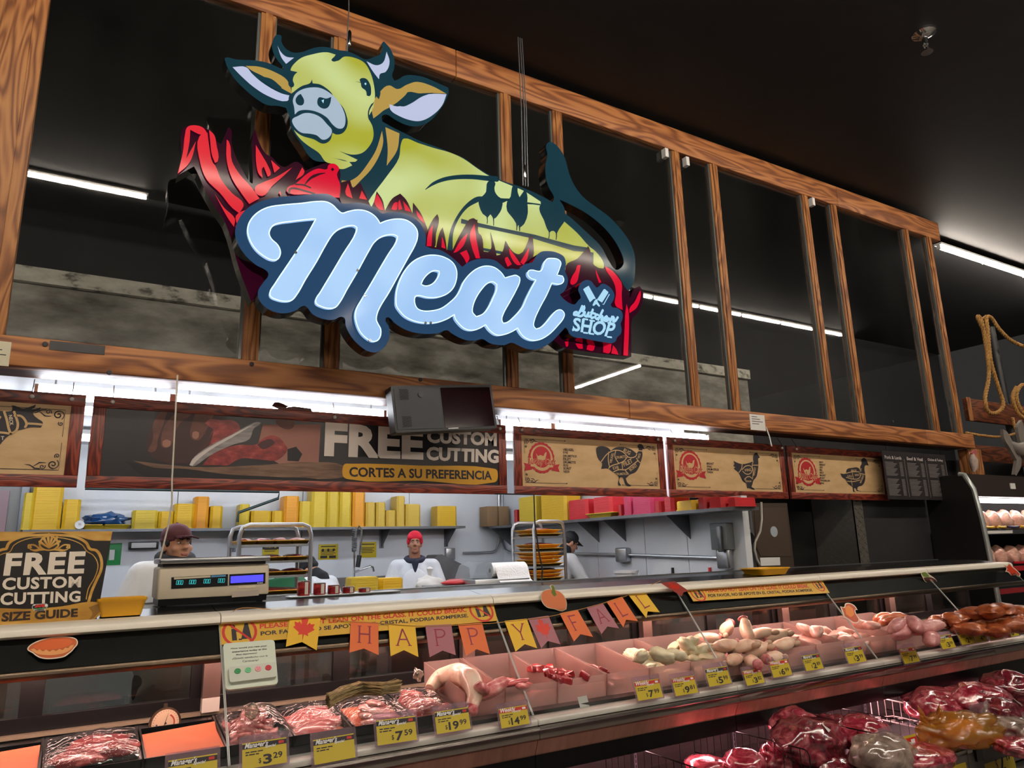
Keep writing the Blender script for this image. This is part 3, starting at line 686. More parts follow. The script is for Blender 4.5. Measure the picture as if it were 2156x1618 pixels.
# the yellow face is lit unevenly from inside by its lamps
for m_ in (m_blue, m_yel, m_sred, m_cher, m_tan, m_lil, m_muz, m_pale, m_slate, m_mar):
    b_ = m_.node_tree.nodes['Principled BSDF']; c_ = b_.inputs['Base Color'].default_value; b_.inputs['Base Color'].default_value = (c_[0]*.22, c_[1]*.22, c_[2]*.22, 1)
def uneven(m, a, b, sc):
    t = m.node_tree; p = t.nodes['Principled BSDF']; n = nd(t, 'ShaderNodeTexNoise', i_Scale=1.0, i_Detail=1.0); t.links.new(mapped(t, sc), n.inputs['Vector'])
    t.links.new(ramp(t, n.outputs[0], [(.38, lin(a)), (.62, lin(b))]), p.inputs['Emission Color'])
uneven(m_yel, 'a8aa38', 'cbdc9a', (1.3, 1.3, 1.6))
uneven(m_blue, '9cc4f4', 'b0d5fd', (2, 2, 2))
def frame_tr(pl, off, k):
    return lambda s, n=4, closed=True: cr([pl.px(off[0]+x*k, off[1]+y*k) for x, y in nums(s)], n, closed, 78)
CP = YP(4.62)
fa = frame_tr(CP, (340, 50), .27829); fb = frame_tr(CP, (780, 250), .27829); fh = frame_tr(CP, (1140, 560), .1236); fr_ = frame_tr(CP, (880, 360), .20408)
def mixpts(pl, *parts):
    out = []
    for off, k, s in parts: out += [pl.px(off[0]+x*k, off[1]+y*k) for x, y in nums(s)]
    return cr(out, 4)
oA, oB, oH, oM, oE = ((340, 50), .27829), ((780, 250), .27829), ((1140, 560), .1236), ((490, 400), .21627), ((800, 520), .19481)
# flame cabinet
flame = mixpts(CP, (*oA, '120 1150 152 1000 145 860 165 790 240 768 320 785 385 830 415 890 450 912 478 850 505 785 525 800 530 900 560 1000 620 1120 675 1205 690 1210 692 1150 685 1000 690 850 705 800 740 900 790 985 835 1010 880 1060 930 1085 980 1060 1020 1045 1060 1068 1090 1112 1170 1080 1250 1055 1320 1068 1345 1105 1420 1200 1600 1330 2000 1400'),
               (*oB, '700 800 1500 1050 1650 980 1780 1080'), (*oH, '1200 40 1440 250 1510 560 1570 400 1670 345 1725 430 1735 540 1695 690 1635 810 1545 900 1530 1200 1530 1550 1000 1495 560 1430 380 1395 250 1300 -400 900'),
               (*oM, '1500 1000 300 1000 180 1090 60 760'), (*oA, '480 1500 400 1380 320 1240 270 1125 245 1080 165 1125'))
f = Flat(CP); f.poly([flame], .001, -.003); f.build('flame_face', m_mar, sg); f = Flat(CP); f.poly([flame], -.003, -.11); f.build('flame_cabinet', m_edge, sg)
# cow cabinet with the gap between tail and rump
cow = mixpts(CP, (*oA, '475 268 490 260 560 275 700 283 800 300 870 330 925 355 915 330 860 255 835 185 845 120 868 90 895 88 906 100 905 135 930 185 985 220 1060 220 1130 195 1200 180 1290 190 1340 205 1400 213 1480 245 1540 275 1600 258 1650 235 1668 190 1665 152 1680 138 1722 185 1755 260 1758 340 1742 400 1760 436 1790 425 1830 400 1890 393 1980 408 2080 450 2165 488 2170 510 2150 580 2100 660 2040 730 1965 772 1900 780 1830 762 1760 727 1700 690 1665 705 1668 745 1750 790 1830 830 1950 890 2060 930'),
             (*oB, '575 248 600 260 700 300 800 370 900 430 1000 475 1120 515 1230 560 1330 610 1372 635 1386 600 1345 520 1322 430 1322 350 1335 275 1325 210 1350 180 1385 190 1430 235 1470 310 1500 420 1540 510 1600 590 1700 670 1800 745 1890 840 1960 940 1995 1040 1998 1150 1985 1250 1900 1330 1700 1350 1500 1200 600 1000 0 800'),
             (*oA, '1400 1300 1350 1250 1345 1110 1300 1070 1240 1050 1160 1040 1110 1000 1060 920 1000 830 975 780 970 720 940 640 880 625 800 620 720 575 640 510 560 430 500 340'))
hole = fb('1430 615 1500 648 1620 712 1730 795 1830 905 1890 1010 1912 1090 1890 1132 1850 1145 1800 1080 1740 970 1640 870 1520 760 1442 690')
f = Flat(CP); f.poly([cow, hole], .008, .004); f.build('cow_face', m_teal, sg); f = Flat(CP); f.poly([cow, hole], .004, -.1); f.build('cow_cabinet', m_edge, sg)
def lay(name, mat, d, *loops, ribs=()):
    f = Flat(CP)
    for l in loops: f = Flat(CP); f.poly([l], d); f.build(name, mat, sg)
    for P, wd in ribs: f = Flat(CP); f.rib(P, wd, d, round_=True); f.build(name+'_line', mat, sg)
lay('face_and_body', m_yel, .010,
    fa('975 350 1010 300 1060 262 1130 240 1250 222 1315 240 1285 285 1330 287 1380 255 1450 262 1530 300 1570 360 1600 450 1612 560 1600 640 1565 720 1592 780 1600 860 1570 930 1510 985 1430 995 1340 968 1480 1035 1460 1050 1280 1018 1420 1055 1440 1078 1350 1105 1300 1070 1240 1050 1190 985 1110 930 1050 880 1000 810 985 740 985 560 980 460'),
    fb('250 155 228 190 212 300 120 440 0 600 -60 700 100 850 575 1000 600 850 650 740 720 650 800 595 860 590 900 560 960 600 1060 610 1190 640 1280 655 1283 632 1150 548 1060 510 940 460 880 430 800 378 700 308 600 262 480 228 360 190'),
    fb('618 985 622 870 660 770 730 680 815 632 830 690 1000 640 1050 620 1180 650 1275 660 1440 765 1470 790 1560 870 1650 970 1700 1010 1760 1100 1750 1170 1700 1120 1500 1150 1000 1120 620 1100'))
lay('ears_inner', m_tan, .010,
    fa('635 325 740 332 850 370 945 430 990 540 900 490 830 440 740 390 680 360'),
    fa('1600 600 1650 520 1720 472 1780 500 1850 468 1930 445 2050 480 2152 535 2000 530 1880 545 1750 620 1720 640 1680 660 1640 692 1600 722 1588 660'),
    fa('1665 815 1674 900 1645 1000 1580 1110 1500 1195 1450 1247 1405 1205 1480 1160 1560 1060 1620 960'), fa('1690 788 1797 835 1780 960 1700 1080 1708 950'), fa('1360 1190 1410 1195 1392 1320 1362 1280'))
lay('ears_light', m_lil, .011, fa('535 335 640 337 680 382 760 452 900 532 977 552 945 592 800 552 690 482 600 402'), fa('1720 615 1780 632 1880 600 1950 552 2060 536 2152 540 2120 622 2040 702 1950 742 1880 736 1790 702 1730 660'))
lay('horn_light', m_lil, .010, fa('875 172 902 222 940 255 1000 263 940 310 905 262'), fa('1700 218 1722 290 1692 370 1650 386 1642 426 1600 372 1548 290 1620 320 1672 300'))
lay('muzzle_rim', m_teal, .012, fa('960 560 1000 520 1060 478 1122 455 1135 428 1140 458 1200 468 1280 528 1300 560 1370 640 1392 690 1405 760 1372 830 1320 845 1290 832 1270 890 1215 914 1150 882 1050 850 985 790 978 700'))
lay('muzzle', m_muz, .0135, fa('1000 640 990 590 1010 540 1060 505 1130 490 1200 495 1270 532 1330 590 1372 662 1388 730 1370 795 1332 800 1290 770 1250 720 1180 678 1100 660 1035 668 1005 695'),
    fa('985 735 1030 705 1080 684 1140 688 1200 716 1250 770 1284 810 1270 860 1215 885 1170 852 1120 840 1050 830 1000 782'))
lay('dark_marks', m_teal, .015,
    fa('1455 445 1500 450 1495 430 1540 423 1570 460 1581 510 1570 556 1548 552 1540 515 1510 490 1503 455'), fa('1010 590 1030 550 1050 540 1075 590 1060 625 1025 620'),
    fa('1175 590 1190 565 1240 575 1280 562 1272 610 1250 645 1215 650 1180 625'), fa('958 360 1025 375 1000 400 990 440 1000 470 985 490 962 480 960 420'),
    fa('665 358 740 402 830 428 905 490 890 512 780 460 700 402'), fa('1770 610 1840 548 1860 525 1950 536 2048 530 1960 562 1880 612 1810 634'),
    fa('1605 600 1565 690 1590 750 1572 745 1556 690 1580 620'), fa('1280 285 1290 270 1335 240 1345 255 1320 290 1295 295'), fa('1620 480 1650 520 1640 580 1622 560'))
lay('eye_glints', m_pale, .0165, fa('1530 462 1540 455 1545 466 1537 474'), fa('1205 590 1225 582 1220 612'))
# meadow arch, perch and roosters on the flank
lay('flank_print', m_teal, .0125,
    fr_('700 150 718 115 772 108 792 140 782 172 787 222 820 270 858 300 855 400 820 460 790 495 777 500 776 572 768 572 764 492 741 455 712 490 710 552 702 552 700 482 660 450 625 372 618 310 660 265 695 222', 2),
    fr_('960 190 985 148 1022 168 1020 222 1040 278 1090 205 1117 240 1120 330 1126 440 1090 550 1060 580 1046 592 1045 628 1036 628 1031 565 1022 572 1016 622 1006 618 1004 550 950 470 912 420 910 330 948 272', 2),
    fr_('1420 290 1385 335 1300 340 1246 372 1250 432 1290 512 1320 600 1342 640 1336 704 1346 704 1351 642 1390 625 1413 650 1411 718 1420 718 1426 650 1472 572 1505 522 1505 400 1462 322', 2),
    fr_('440 500 436 548 600 582 800 622 1000 665 1180 705 1400 772 1600 832 1740 845 1762 800 1600 775 1400 722 1200 665 1000 625 800 585 600 540 610 512 565 508 540 528', 1),
    fr_('1755 840 1802 850 1800 1090 1760 1090', 1), fr_('840 290 930 302 930 322 845 312', 1), fr_('1120 330 1255 348 1250 362 1125 345', 1), fr_('1690 1030 1760 1035 1760 1055 1688 1050', 1),
    fr_('660 800 740 815 870 840 868 870 740 845 664 828', 1),
    ribs=[(fr_('70 200 150 140 260 95 400 72 560 70 720 85 800 90', 4, False), [.004, .022, .03, .035, .04, .045, .05])])
# flames over the body
lay('flame_print', m_mar, .014,
    fa('1345 1330 1350 1215 1400 1195 1422 1190 1440 1250 1500 1212 1545 1305 1570 1370 1600 1420 1400 1420'),
    fb('-30 760 20 640 42 556 85 620 104 702 160 610 220 573 265 620 312 722 316 640 370 712 410 800 430 860 420 980 0 800'),
    fb('415 990 422 870 468 765 500 728 512 762 490 880 475 985'), fb('485 1000 520 860 540 828 558 900 575 1020'),
    fb('595 1040 690 850 768 758 802 782 812 870 832 890 850 1010 895 1010 902 860 930 960 948 1040 980 1030 1015 928 1072 1012 1120 1030 1188 922 1195 895 1222 895 1222 1060 1140 1140 690 1130'),
    fb('1470 1120 1560 1062 1640 968 1655 1000 1685 1112 1760 1138 1790 1125 1860 1180 1905 1260 1960 1330 1760 1400 1500 1250'))
lay('flame_glow', m_sred, .016,
    fa('120 1145 160 980 175 850 195 790 250 778 310 795 345 840 300 850 215 812 210 900 185 1030 258 898 225 1030 190 1085'),
    fa('285 860 345 835 360 950 385 1060 402 1080 450 1190 530 1290 617 1370 585 1442 530 1400 440 1290 340 1190 290 1060'), fa('357 812 395 850 412 920 422 1050 402 1062 378 1000 366 900'),
    fa('490 885 506 900 530 1050 590 1150 680 1250 737 1330 660 1372 600 1290 530 1180 490 1040'), fa('400 1295 470 1400 550 1480 545 1545 500 1480'),
    fa('710 925 760 1010 800 1080 822 1150 800 1167 770 1090 755 1110 762 1175 735 1150 715 1080'), fa('825 1040 892 1100 850 1137'),
    fa('705 1245 760 1210 860 1170 985 1095 930 1150 830 1240 760 1312 710 1290'), fa('1060 1095 1077 1130 1010 1192'), fa('885 1290 895 1275 905 1310'),
    fa('1390 1300 1405 1215 1420 1260 1440 1330'), fa('1490 1330 1510 1270 1550 1340'), fa('560 1460 700 1400 640 1500 580 1560'))
lay('flame_glow', m_cher, .016,
    fb('25 645 45 575 80 640 96 702 60 692'), fb('150 692 180 640 200 640 190 697'), fb('205 640 215 620 236 692 205 697'), fb('240 630 275 670 302 712 255 702'), fb('340 700 390 760 402 802 350 747'),
    fb('418 970 430 870 465 808 455 972'), fb('535 900 550 940 562 990 530 980'), fb('620 1022 680 920 730 870 700 960 650 1012'), fb('745 880 780 800 792 900 822 1062 790 1062 760 980'),
    fb('670 1022 720 1000 742 1062 720 1102 700 1062'), fb('1040 985 1090 1050 1132 1112 1100 1112 1050 1040'), fb('1010 1062 1030 1050 1062 1107 1030 1127'), fb('1125 1092 1192 980 1180 1062 1150 1112'),
    fh('475 310 500 200 560 100 600 0 650 0 620 150 580 290 490 330'), fh('900 60 950 180 1002 292 960 302 920 180'), fh('1065 15 1180 90 1280 200 1347 310 1347 500 1362 762 1240 682 1250 480 1230 340 1160 200 1080 90'),
    fh('1432 660 1462 780 1472 1000 1452 1542 1375 1532 1395 1100 1410 800'), fh('1667 430 1672 520 1602 722 1480 817 1475 750 1570 620 1640 470'),
    fh('380 1300 440 1300 430 1380 400 1387'), fh('560 1330 680 1342 687 1422 610 1412'), fh('770 1362 892 1375 862 1452 750 1437'), fh('1050 1352 1172 1340 1142 1492 1030 1482'), fh('1200 1360 1260 1440 1292 1522 1170 1502'))
lay('dome', m_cher, .018, fa('942 1275 960 1240 1000 1225 1100 1142 1180 1105 1245 1110 1258 1078 1300 1068 1337 1100 1322 1150 1347 1230 1342 1325 1250 1320 1110 1300 960 1292'))
lay('dome_lines', m_mar, .0195, fa('1274 1112 1288 1098 1302 1112 1288 1127'), ribs=[(fa('1010 1225 1070 1230 1120 1250', 4, False), .012), (fa('960 1290 965 1262 1000 1255 1080 1275 1150 1295', 4, False), .014), (fa('1080 1225 1120 1180 1180 1150 1230 1140', 4, False), [.006, .02, .006])])
# raised lettering panel
MP = YP(4.48)
tm = lambda s: [MP.px(490+x*.21627, 400+y*.21627) for x, y in nums(s)]
te = lambda s: [MP.px(800+x*.19481, 520+y*.19481) for x, y in nums(s)]
th = lambda s: [MP.px(1140+x*.1236, 560+y*.1236) for x, y in nums(s)]
slate = tm('25 430 40 330 120 200 250 120 420 75 640 55 830 38 930 42 1010 85 1060 130 1120 133 1230 127 1340 155 1420 205 1450 228 1520 218 1640 222 1740 260 1820 320 1860 390 1880 470 1875 545 1930 570') + \
    te('640 30 740 85 820 150 890 218 960 165 1050 135 1150 128 1250 150 1320 205 1360 238 1430 235 1500 242 1560 190 1650 165 1690 100 1740 55 1820 45 1920 65 1990 110 2010 180 2000 260 2030 340 2025 410 1990 480 1945 515 1970 550') + \
    th('560 660 600 630 640 580 675 545 660 480 635 420 645 350 700 270 780 240 850 265 900 330 940 372 980 350 1040 305 1120 330 1190 390 1240 480 1235 560 1180 660 1200 700 1290 720 1360 770 1385 840 1375 920 1350 985 1365 1080 1350 1160 1290 1220 1260 1290 1200 1315 1080 1300 900 1270 700 1230 560 1210 480 1150 450 1080 410 1045') + \
    te('1940 940 1850 1030 1750 1090 1660 1110 1570 1095 1490 1060 1430 1035 1350 1060 1270 1058 1190 1040 1110 995 1040 1010 950 1010 860 980 780 935 730 900 640 930 520 940 400 930 270 890 160 820 95 760 65 765 60 800 95 860 105 930') + \
    tm('1520 1450 1470 1540 1400 1580 1320 1570 1220 1500 1150 1420 1100 1320 1090 1250 1060 1235 980 1265 880 1255 780 1210 710 1130 680 1130 620 1170 520 1200 420 1190 320 1140 255 1060 250 980 300 900 350 820 330 785 230 730 130 640 60 540')
f = Flat(MP); f.poly([cr(slate)], 0, -.006); lp = f.build('lettering_panel', m_slate, sg); f = Flat(MP); f.poly([cr(slate)], -.006, -.13); f.build('panel_cabinet', m_edge, lp)
Mo = tm('135 420 150 340 220 250 330 190 480 165 650 150 800 132 900 135 960 165 1010 215 1050 243 1110 228 1200 212 1290 225 1360 265 1400 310 1418 343 1480 318 1580 300 1670 310 1740 355 1778 410 1782 480 1755 560 1700 660 1600 840 1500 1020 1420 1150 1390 1220 1383 1280 1400 1320 1425 1370 1420 1440 1390 1480 1350 1488 1290 1460 1230 1400 1190 1310 1178 1230 1190 1170 1240 1080 1330 930 1420 775 1500 640 1585 500 1588 470 1560 455 1490 455 1420 480 1360 530 1310 610 1200 810 1100 980 1020 1120 980 1160 920 1168 850 1150 800 1120 795 1085 840 1010 960 810 1060 640 1190 420 1195 385 1170 367 1110 368 1020 400 960 450 900 540 800 720 700 880 600 1050 560 1090 500 1100 420 1085 360 1055 350 1020 400 930 520 750 640 570 720 440 797 300 700 308 560 325 450 340 390 360 355 400 345 450 370 500 420 545 450 600 450 650 420 695 370 698 290 660 210 590 160 510')
Eo = te('155 600 165 480 200 370 260 260 340 175 450 120 560 105 680 130 770 190 808 270 805 370 770 460 700 525 600 560 500 562 380 543 360 560 357 620 385 680 440 705 540 705 640 680 740 610 810 540 850 470 880 400 950 310 1040 245 1130 222 1220 240 1290 295 1330 350 1400 330 1450 322 1488 345 1490 380 1450 480 1380 610 1310 740 1295 800 1310 838 1350 830 1430 765 1520 660 1560 570 1620 450 1665 372 1610 355 1578 320 1580 280 1610 265 1715 275 1755 180 1785 145 1840 138 1910 155 1932 185 1920 240 1890 318 1950 330 1965 370 1940 410 1900 418 1835 405 1780 530 1700 680 1645 810 1640 870 1665 900 1710 885 1780 820 1840 745 1890 700 1935 695 1968 730 1965 770 1900 860 1800 960 1700 1015 1620 1022 1540 990 1490 935 1467 890 1400 930 1320 960 1240 965 1170 920 1120 855 1060 890 980 915 900 900 830 840 790 780 785 745 700 795 600 830 480 838 350 815 250 765 190 700 160 650')
e1 = te('425 420 450 365 510 300 570 272 620 280 620 310 590 370 540 420 470 438'); e2 = te('980 720 985 650 1020 560 1080 470 1140 410 1200 393 1240 420 1240 470 1200 570 1150 670 1090 740 1020 768')
f = Flat(MP); f.poly([cr(Mo)], .03, 0); f.build('letter', m_blue, lp)
f = Flat(MP); f.poly([cr(Eo), cr(e1), cr(e2)], .03, 0); f.build('letters', m_blue, lp)
m_rim = M('letter_rim', 'c8f0fa', .3, emit=.9, ehx='c4f0ff')
f = Flat(MP)
for L in (Mo, Eo, e1, e2): f.rib(cr(L), .007, .0312, closed=True)
f.build('letter_trim', m_rim, lp)
# small badge words
f = Flat(MP)
def hp(s): return th(s)
for s in ('710 400 735 380 845 605 825 620', '740 375 800 342 920 560 880 570 845 605', '945 575 1060 400 1075 398 1135 450 1130 470 1030 625', '1050 662 1150 480 1158 492 1060 665 1030 650', '900 600 925 570 945 575 955 620 995 685 980 700 930 650 890 685 868 672'): f.poly([hp(s)], .004, 0)
f.build('cleavers', m_pale, lp)
f = Flat(MP)
f.text('SHOP', [hp('525 1110')[0], hp('1190 1225')[0], hp('1280 975')[0], hp('540 880')[0]], .004, .03, sp=1.0)
for P in ('690 690 660 760 620 830', '600 790 560 800 545 835 590 840 640 800 690 730 730 690 720 740 680 770 720 780 710 830 660 860 610 850', '735 790 725 850 760 870 800 800', '800 800 785 870 830 860', '870 750 830 870 850 895 880 880', '840 800 910 820', '960 840 930 830 905 880 930 910 960 895', '1040 760 960 920', '980 890 1030 850 1040 880 1010 930 1040 935', '1060 920 1120 890 1110 860 1075 890 1070 940 1110 940 1150 900', '1200 870 1160 960', '1175 920 1230 870 1230 910 1210 950 1240 950 1295 880'):
    f.rib(cr(hp(P), 4, False), .021, .004)
# serifs of SHOP
for P in ('530 1075 530 1115', '705 1140 785 1150', '800 1155 890 1168', '705 905 790 920', '810 930 905 945', '1110 1212 1195 1222', '1120 975 1180 985'): f.rib(hp(P), .014, .0045, round_=False)
f.build('badge_words', m_pale, lp)
# mounting screws glinting on the letters
f = Flat(MP)
for p in tm('598 630 1198 802 1270 1048 1315 1478')+te('470 838 525 838'): f.disc(p, .01, .04, .03, 8)
f.build('screw', m_chrome, lp)
# hanging cables
for px, X2, lb in ((735, 735, 'left'), (1098, 1098, 'right')):
    a = onZ(px, 118, ZC) if px > 800 else V((onY(735, 0, 4.68).x, 4.68, ZC)); b0 = onY(px if px < 800 else 1105, 105 if px < 800 else 385, 4.67)
    top = V((b0.x-.02, 4.67, ZC))
    t = thing('sign_cable', b0, 'thin steel cable holding up the sign over the cow '+('head' if px < 800 else 'back'), 'cable')
    n = 1 if px < 800 else 3
    for k in range(n): MB().tube([top+V((k*.02, 0, 0)), (top+b0)/2+V((k*.03-.01*(k == 2), 0, 0)), b0+V((k*.025-.02, 0, -.03))], .005, 5).build('wire', m_dsteel, t)
    MB().lathe([(.006, 0), (.016, .02), (.016, .12), (.006, .14)], b0+V((0, 0, .03)), 8).build('turnbuckle', m_chrome, t, True)
# ---------------------------------------------------------------- service counter: six joined display units
GP = Pl((0, 3.955, 1.245), (1, 0, 0), (0, .42, .52))       # front glass, leaning back
gv = GP.v
m_rail = M('rail_champagne', 'e6dfd0', .38, .12, spec=.5)
m_fas = M('fascia_black', '08080a', .3, spec=.2)
m_trim = M('bronze_trim', '6b5a4b', .3, .9)
m_cglass = M_glass('case_glass', 'f2f4f3', .03, .01)
m_gedge = M('glass_edge', 'cfd6d2', .2, alpha=.7)
m_rglass = M_glass('rear_window_glass', 'b9b8b2', .09, .04, .12, '8d867c', hazescale=(3, 3, 3))
m_sill = M('white_sill', 'd8d4cb', .35)
m_bump = M('bumper_steel', '98918a', .22, 1, bump=((1.5, 30, 30), .05))
m_kick = M('kick_steel_pinklit', 'd39f8c', .32, .6, var=((9, 1, 1), .25))  # pink light reflected from the lower case is put into the steel colour
m_deck = M('deck_dark', '2d2a29', .4, .3)
m_lowback = M('lower_back', '26221f', .55, .3, var=((6, 6, 20), .4))
m_post = M('post_steel', 'a08880', .35, .8)
m_caselamp = M('case_lamp', 'ffd8cc', .5, emit=K_CASE, ehx='ffc9bb')
m_lowlamp = M('lower_lamp', 'ffc0c8', .5, emit=K_LOW, ehx='ffb6bd')
BX = [-2.4, -.87, .66, 2.2, 3.7, 5.24, 6.77, 8.3]
zd = lambda Y: .735+(Y-3.58)*.12         # display deck height
ztop = lambda Y: 1.325 if Y < 4.08 else min(1.351, 1.325+(Y-4.08)*.137)
UN = ['far left end unit mostly outside the frame', 'unit under the size guide sign with the pie sticker', 'unit under the scale with the left warning strip', 'unit under the pumpkin sticker and fall banner', 'unit with the right warning strip', 'unit under the acorn sticker holding pale poultry', 'right end unit under the red leaf sticker']
for i, (a, b) in enumerate(zip(BX, BX[1:])):
    u = thing('display_case', ((a+b)/2, 3.95, 0), 'glass front meat display case, '+UN[i], 'display case', 'joined units of the meat counter')
    a += .002; b -= .002
    MB().prism([(3.958, 1.272), (3.946, 1.283), (3.948, 1.303), (3.962, 1.319), (3.99, 1.326), (4.08, 1.328), (4.08, 1.272)], a, b).build('top_rail', m_rail, u, smooth=True)
    MB().prism([(4.08, 1.28), (4.08, 1.324), (4.27, 1.35), (4.72, 1.35), (4.72, 1.28)], a, b).build('top_deck', M('deck_gloss', '141416', .22, spec=.3), u)
    box('rear_edge', m_alu, a, b, 4.70, 4.735, 1.335, 1.358, u)
    t0, t1 = V((0, 3.955, 1.245))+gv*.035, V((0, 3.955, 1.236))-gv*.125
    MB().prism([(t0.y+.012, t0.z), (t1.y+.012, t1.z), (t1.y+.03, t1.z), (t0.y+.03, t0.z)], a, b).build('fascia', m_fas, u)
    MB().prism([(3.872, 1.145), (3.862, 1.125), (3.87, 1.105), (3.94, 1.112), (3.96, 1.145)], a, b).build('lamp_channel', m_trim, u, bevel=.004)
    MB().tube([(a+.05, 3.99, 1.135), (b-.05, 3.99, 1.135)], .014, 8).build('case_lamp', m_caselamp, u)
    # leaning front glass
    g0, g1 = V((0, 3.955, 1.245))+gv*.042, V((0, 3.955, 1.245))-gv*.668; nn = GP.n*.003
    MB().prism([(g0.y+nn.y, g0.z+nn.z), (g0.y-nn.y, g0.z-nn.z), (g1.y-nn.y, g1.z-nn.z), (g1.y+nn.y, g1.z+nn.z)], a+.003, b-.003).build('front_glass', m_cglass, u)
    for x in (a+.001, b-.001): MB().bar((x, g0.y, g0.z), (x, g1.y, g1.z), .004, .007, GP.n).build('glass_edge', m_gedge, u)
    # rear sliding windows
    rf = box('rear_header', m_blackpl, a, b, 4.42, 4.47, 1.16, 1.3, u)
    box('rear_rail', m_blackpl, a, b, 4.41, 4.47, .80, .87, u)
    box('rear_sill', M('cream_strip', 'a89a84', .4, .3), a, b, 4.37, 4.405, .785, .803, u)
    n = 2; w_ = (b-a)/n
    for k in range(n):
        wn = box('rear_window', m_rglass, a+k*w_+.05, a+(k+1)*w_-.05, 4.44, 4.446, .87, 1.16, u)
        for x in (a+k*w_, a+(k+1)*w_-.05): box('window_stile', m_blackpl, x, x+.05, 4.425, 4.46, .87, 1.16, wn)
    box('post', m_post, a-.002, a+.085, 4.36, 4.41, .87, 1.17, u); box('post_foot', m_sill, a-.002, a+.085, 4.355, 4.41, .80, .87, u)
    MB().prism([(3.58, zd(3.58)), (4.18, zd(4.18)), (4.2, .77), (4.41, .775), (4.41, .70), (3.58, .70)], a, b).build('display_deck', m_deck, u)
    MB().prism([(3.485, .708), (3.492, .714), (3.585, .716), (3.585, .684), (3.485, .684)], a, b).build('front_sill', m_sill, u, bevel=.003)
    MB().prism([(3.49, .684), (3.468, .678), (3.464, .665), (3.474, .655), (3.474, .622), (3.49, .61), (3.56, .61), (3.56, .684)], a, b).build('bumper', m_bump, u, smooth=True)
    MB().prism([(3.495, .61), (3.53, .53), (3.56, .53), (3.56, .61)], a, b).build('kick_panel', m_kick, u)
    MB().prism([(3.525, .53), (3.525, .44), (3.55, .44), (3.55, .47), (4.1, .47), (4.1, .66), (3.56, .66), (3.56, .53)], a, b).build('canopy', m_fas, u)
    MB().tube([(a+.05, 3.64, .456), (b-.05, 3.64, .456)], .012, 8).build('lower_lamp', m_lowlamp, u)
    box('lower_back', m_lowback, a, b, 4.06, 4.1, .05, .46, u)
    for x in ((a*2+b)/3, (a+2*b)/3+.1):
        pz = box('slotted_upright', m_dsteel, x-.014, x+.014, 4.045, 4.06, .1, .46, u)
        sl = MB()
        for k in range(11): sl.box(x-.004, x+.004, 4.043, 4.046, .12+k*.03, .138+k*.03)
        tag(sl.build('slots', m_ink, pz), kind='stuff')
    MB().prism([(2.99, .05), (2.99, .2), (3.03, .2), (4.06, .16), (4.06, .05)], a, b).build('lower_deck', m_lowback, u)
    box('lip_rail', m_bump, a, b, 2.97, 3.0, .185, .215, u, .004)
    box('price_rail', M('rail_grey', '5b5552', .5), a, b, 2.975, 2.99, .05, .185, u)
    box('base', m_fas, a, b, 3.05, 4.5, 0, .05, u); box('rear_panel', m_dsteel, a, b, 4.48, 4.53, .05, 1.28, u) if i < 1 else None
    box('rear_panel', m_dsteel, a, b, 4.48, 4.53, .05, .8, u)
# ---------------------------------------------------------------- warning strips on the glass
m_wy = M('warning_yellow', 'd2a52e', .4); m_wr = M('warning_red', 'c5291f', .45)
def gq(off, k, s, pl=GP): return [pl.px(off[0]+x*k, off[1]+y*k) for x, y in nums(s)]
Z3, K3 = (420, 1230), .29222
Z4, K4 = (1000, 1200), .27829
Z5, K5 = (1500, 1180), .30427
def warning(quad, l1, l2, i1, i2, r1, r2, label):
    c = sum((GP.w(*p) for p in quad), V((0, 0, 0)))/4
    t = thing('warning_sign', c, label, 'sign', 'do not lean warning strips')
    f = Flat(GP); f.poly([quad], .0065, .004); f.build('strip', m_wy, t)
    f = Flat(GP); f.text('PLEASE DO NOT LEAN ON THE GLASS. IT COULD BREAK.', l1, .0072, .03)
    f.build('red_words', m_wr, t)
    f = Flat(GP); f.text('POR FAVOR, NO SE APOYE EN EL CRISTAL, PODRIA ROMPERSE.', l2, .0072, .03)
    f.build('black_words', m_ink, t)
    for (x, y), r in ((i1, r1), (i2, r2)):
        f = Flat(GP); g = Flat(GP)
        P = [(x+r*math.cos(k*math.pi/12), y+r*math.sin(k*math.pi/12)) for k in range(24)]; f.rib(P, r*.17, .0074, closed=True)
        f.rib([(x-r*.7, y+r*.7), (x+r*.7, y-r*.7)], r*.14, .0074, round_=False)
        g.poly([(x+r*.05, y-r*.55), (x+r*.2, y+.1*r), (x+r*.35, y+r*.6), (x+r*.55, y+r*.6), (x+r*.7, y-r*.55)], .007)
        g.disc((x-r*.38, y+r*.42), r*.14, .007, n=8); g.poly([(x-r*.5, y+r*.25), (x-r*.25, y+r*.25), (x+r*.1, y-r*.02), (x+r*.08, y-r*.1), (x-r*.22, y+r*.05), (x-r*.2, y-r*.6), (x-r*.5, y-r*.6)], .007)
        g.rect(x-r*.1, x+r*.1, y-r*.6, y-r*.5, .007)
        f.build('no_sign', m_wr, t); g.build('leaning_figure', m_ink, t)
ctr = lambda s, off, k: gq(off, k, s)[0]
warning([GP.px(*p) for p in ((465, 1360), (1047, 1309), (1036, 1267), (462, 1313))], gq(Z3, K3, '432 330 1922 208 1920 172 432 295'), gq(Z3, K3, '440 385 1935 250 1933 220 437 350'),
        ctr('288 352', Z3, K3), ctr('2028 198', Z3, K3), .077, .072, 'yellow do not lean warning strip behind the start of the fall banner')
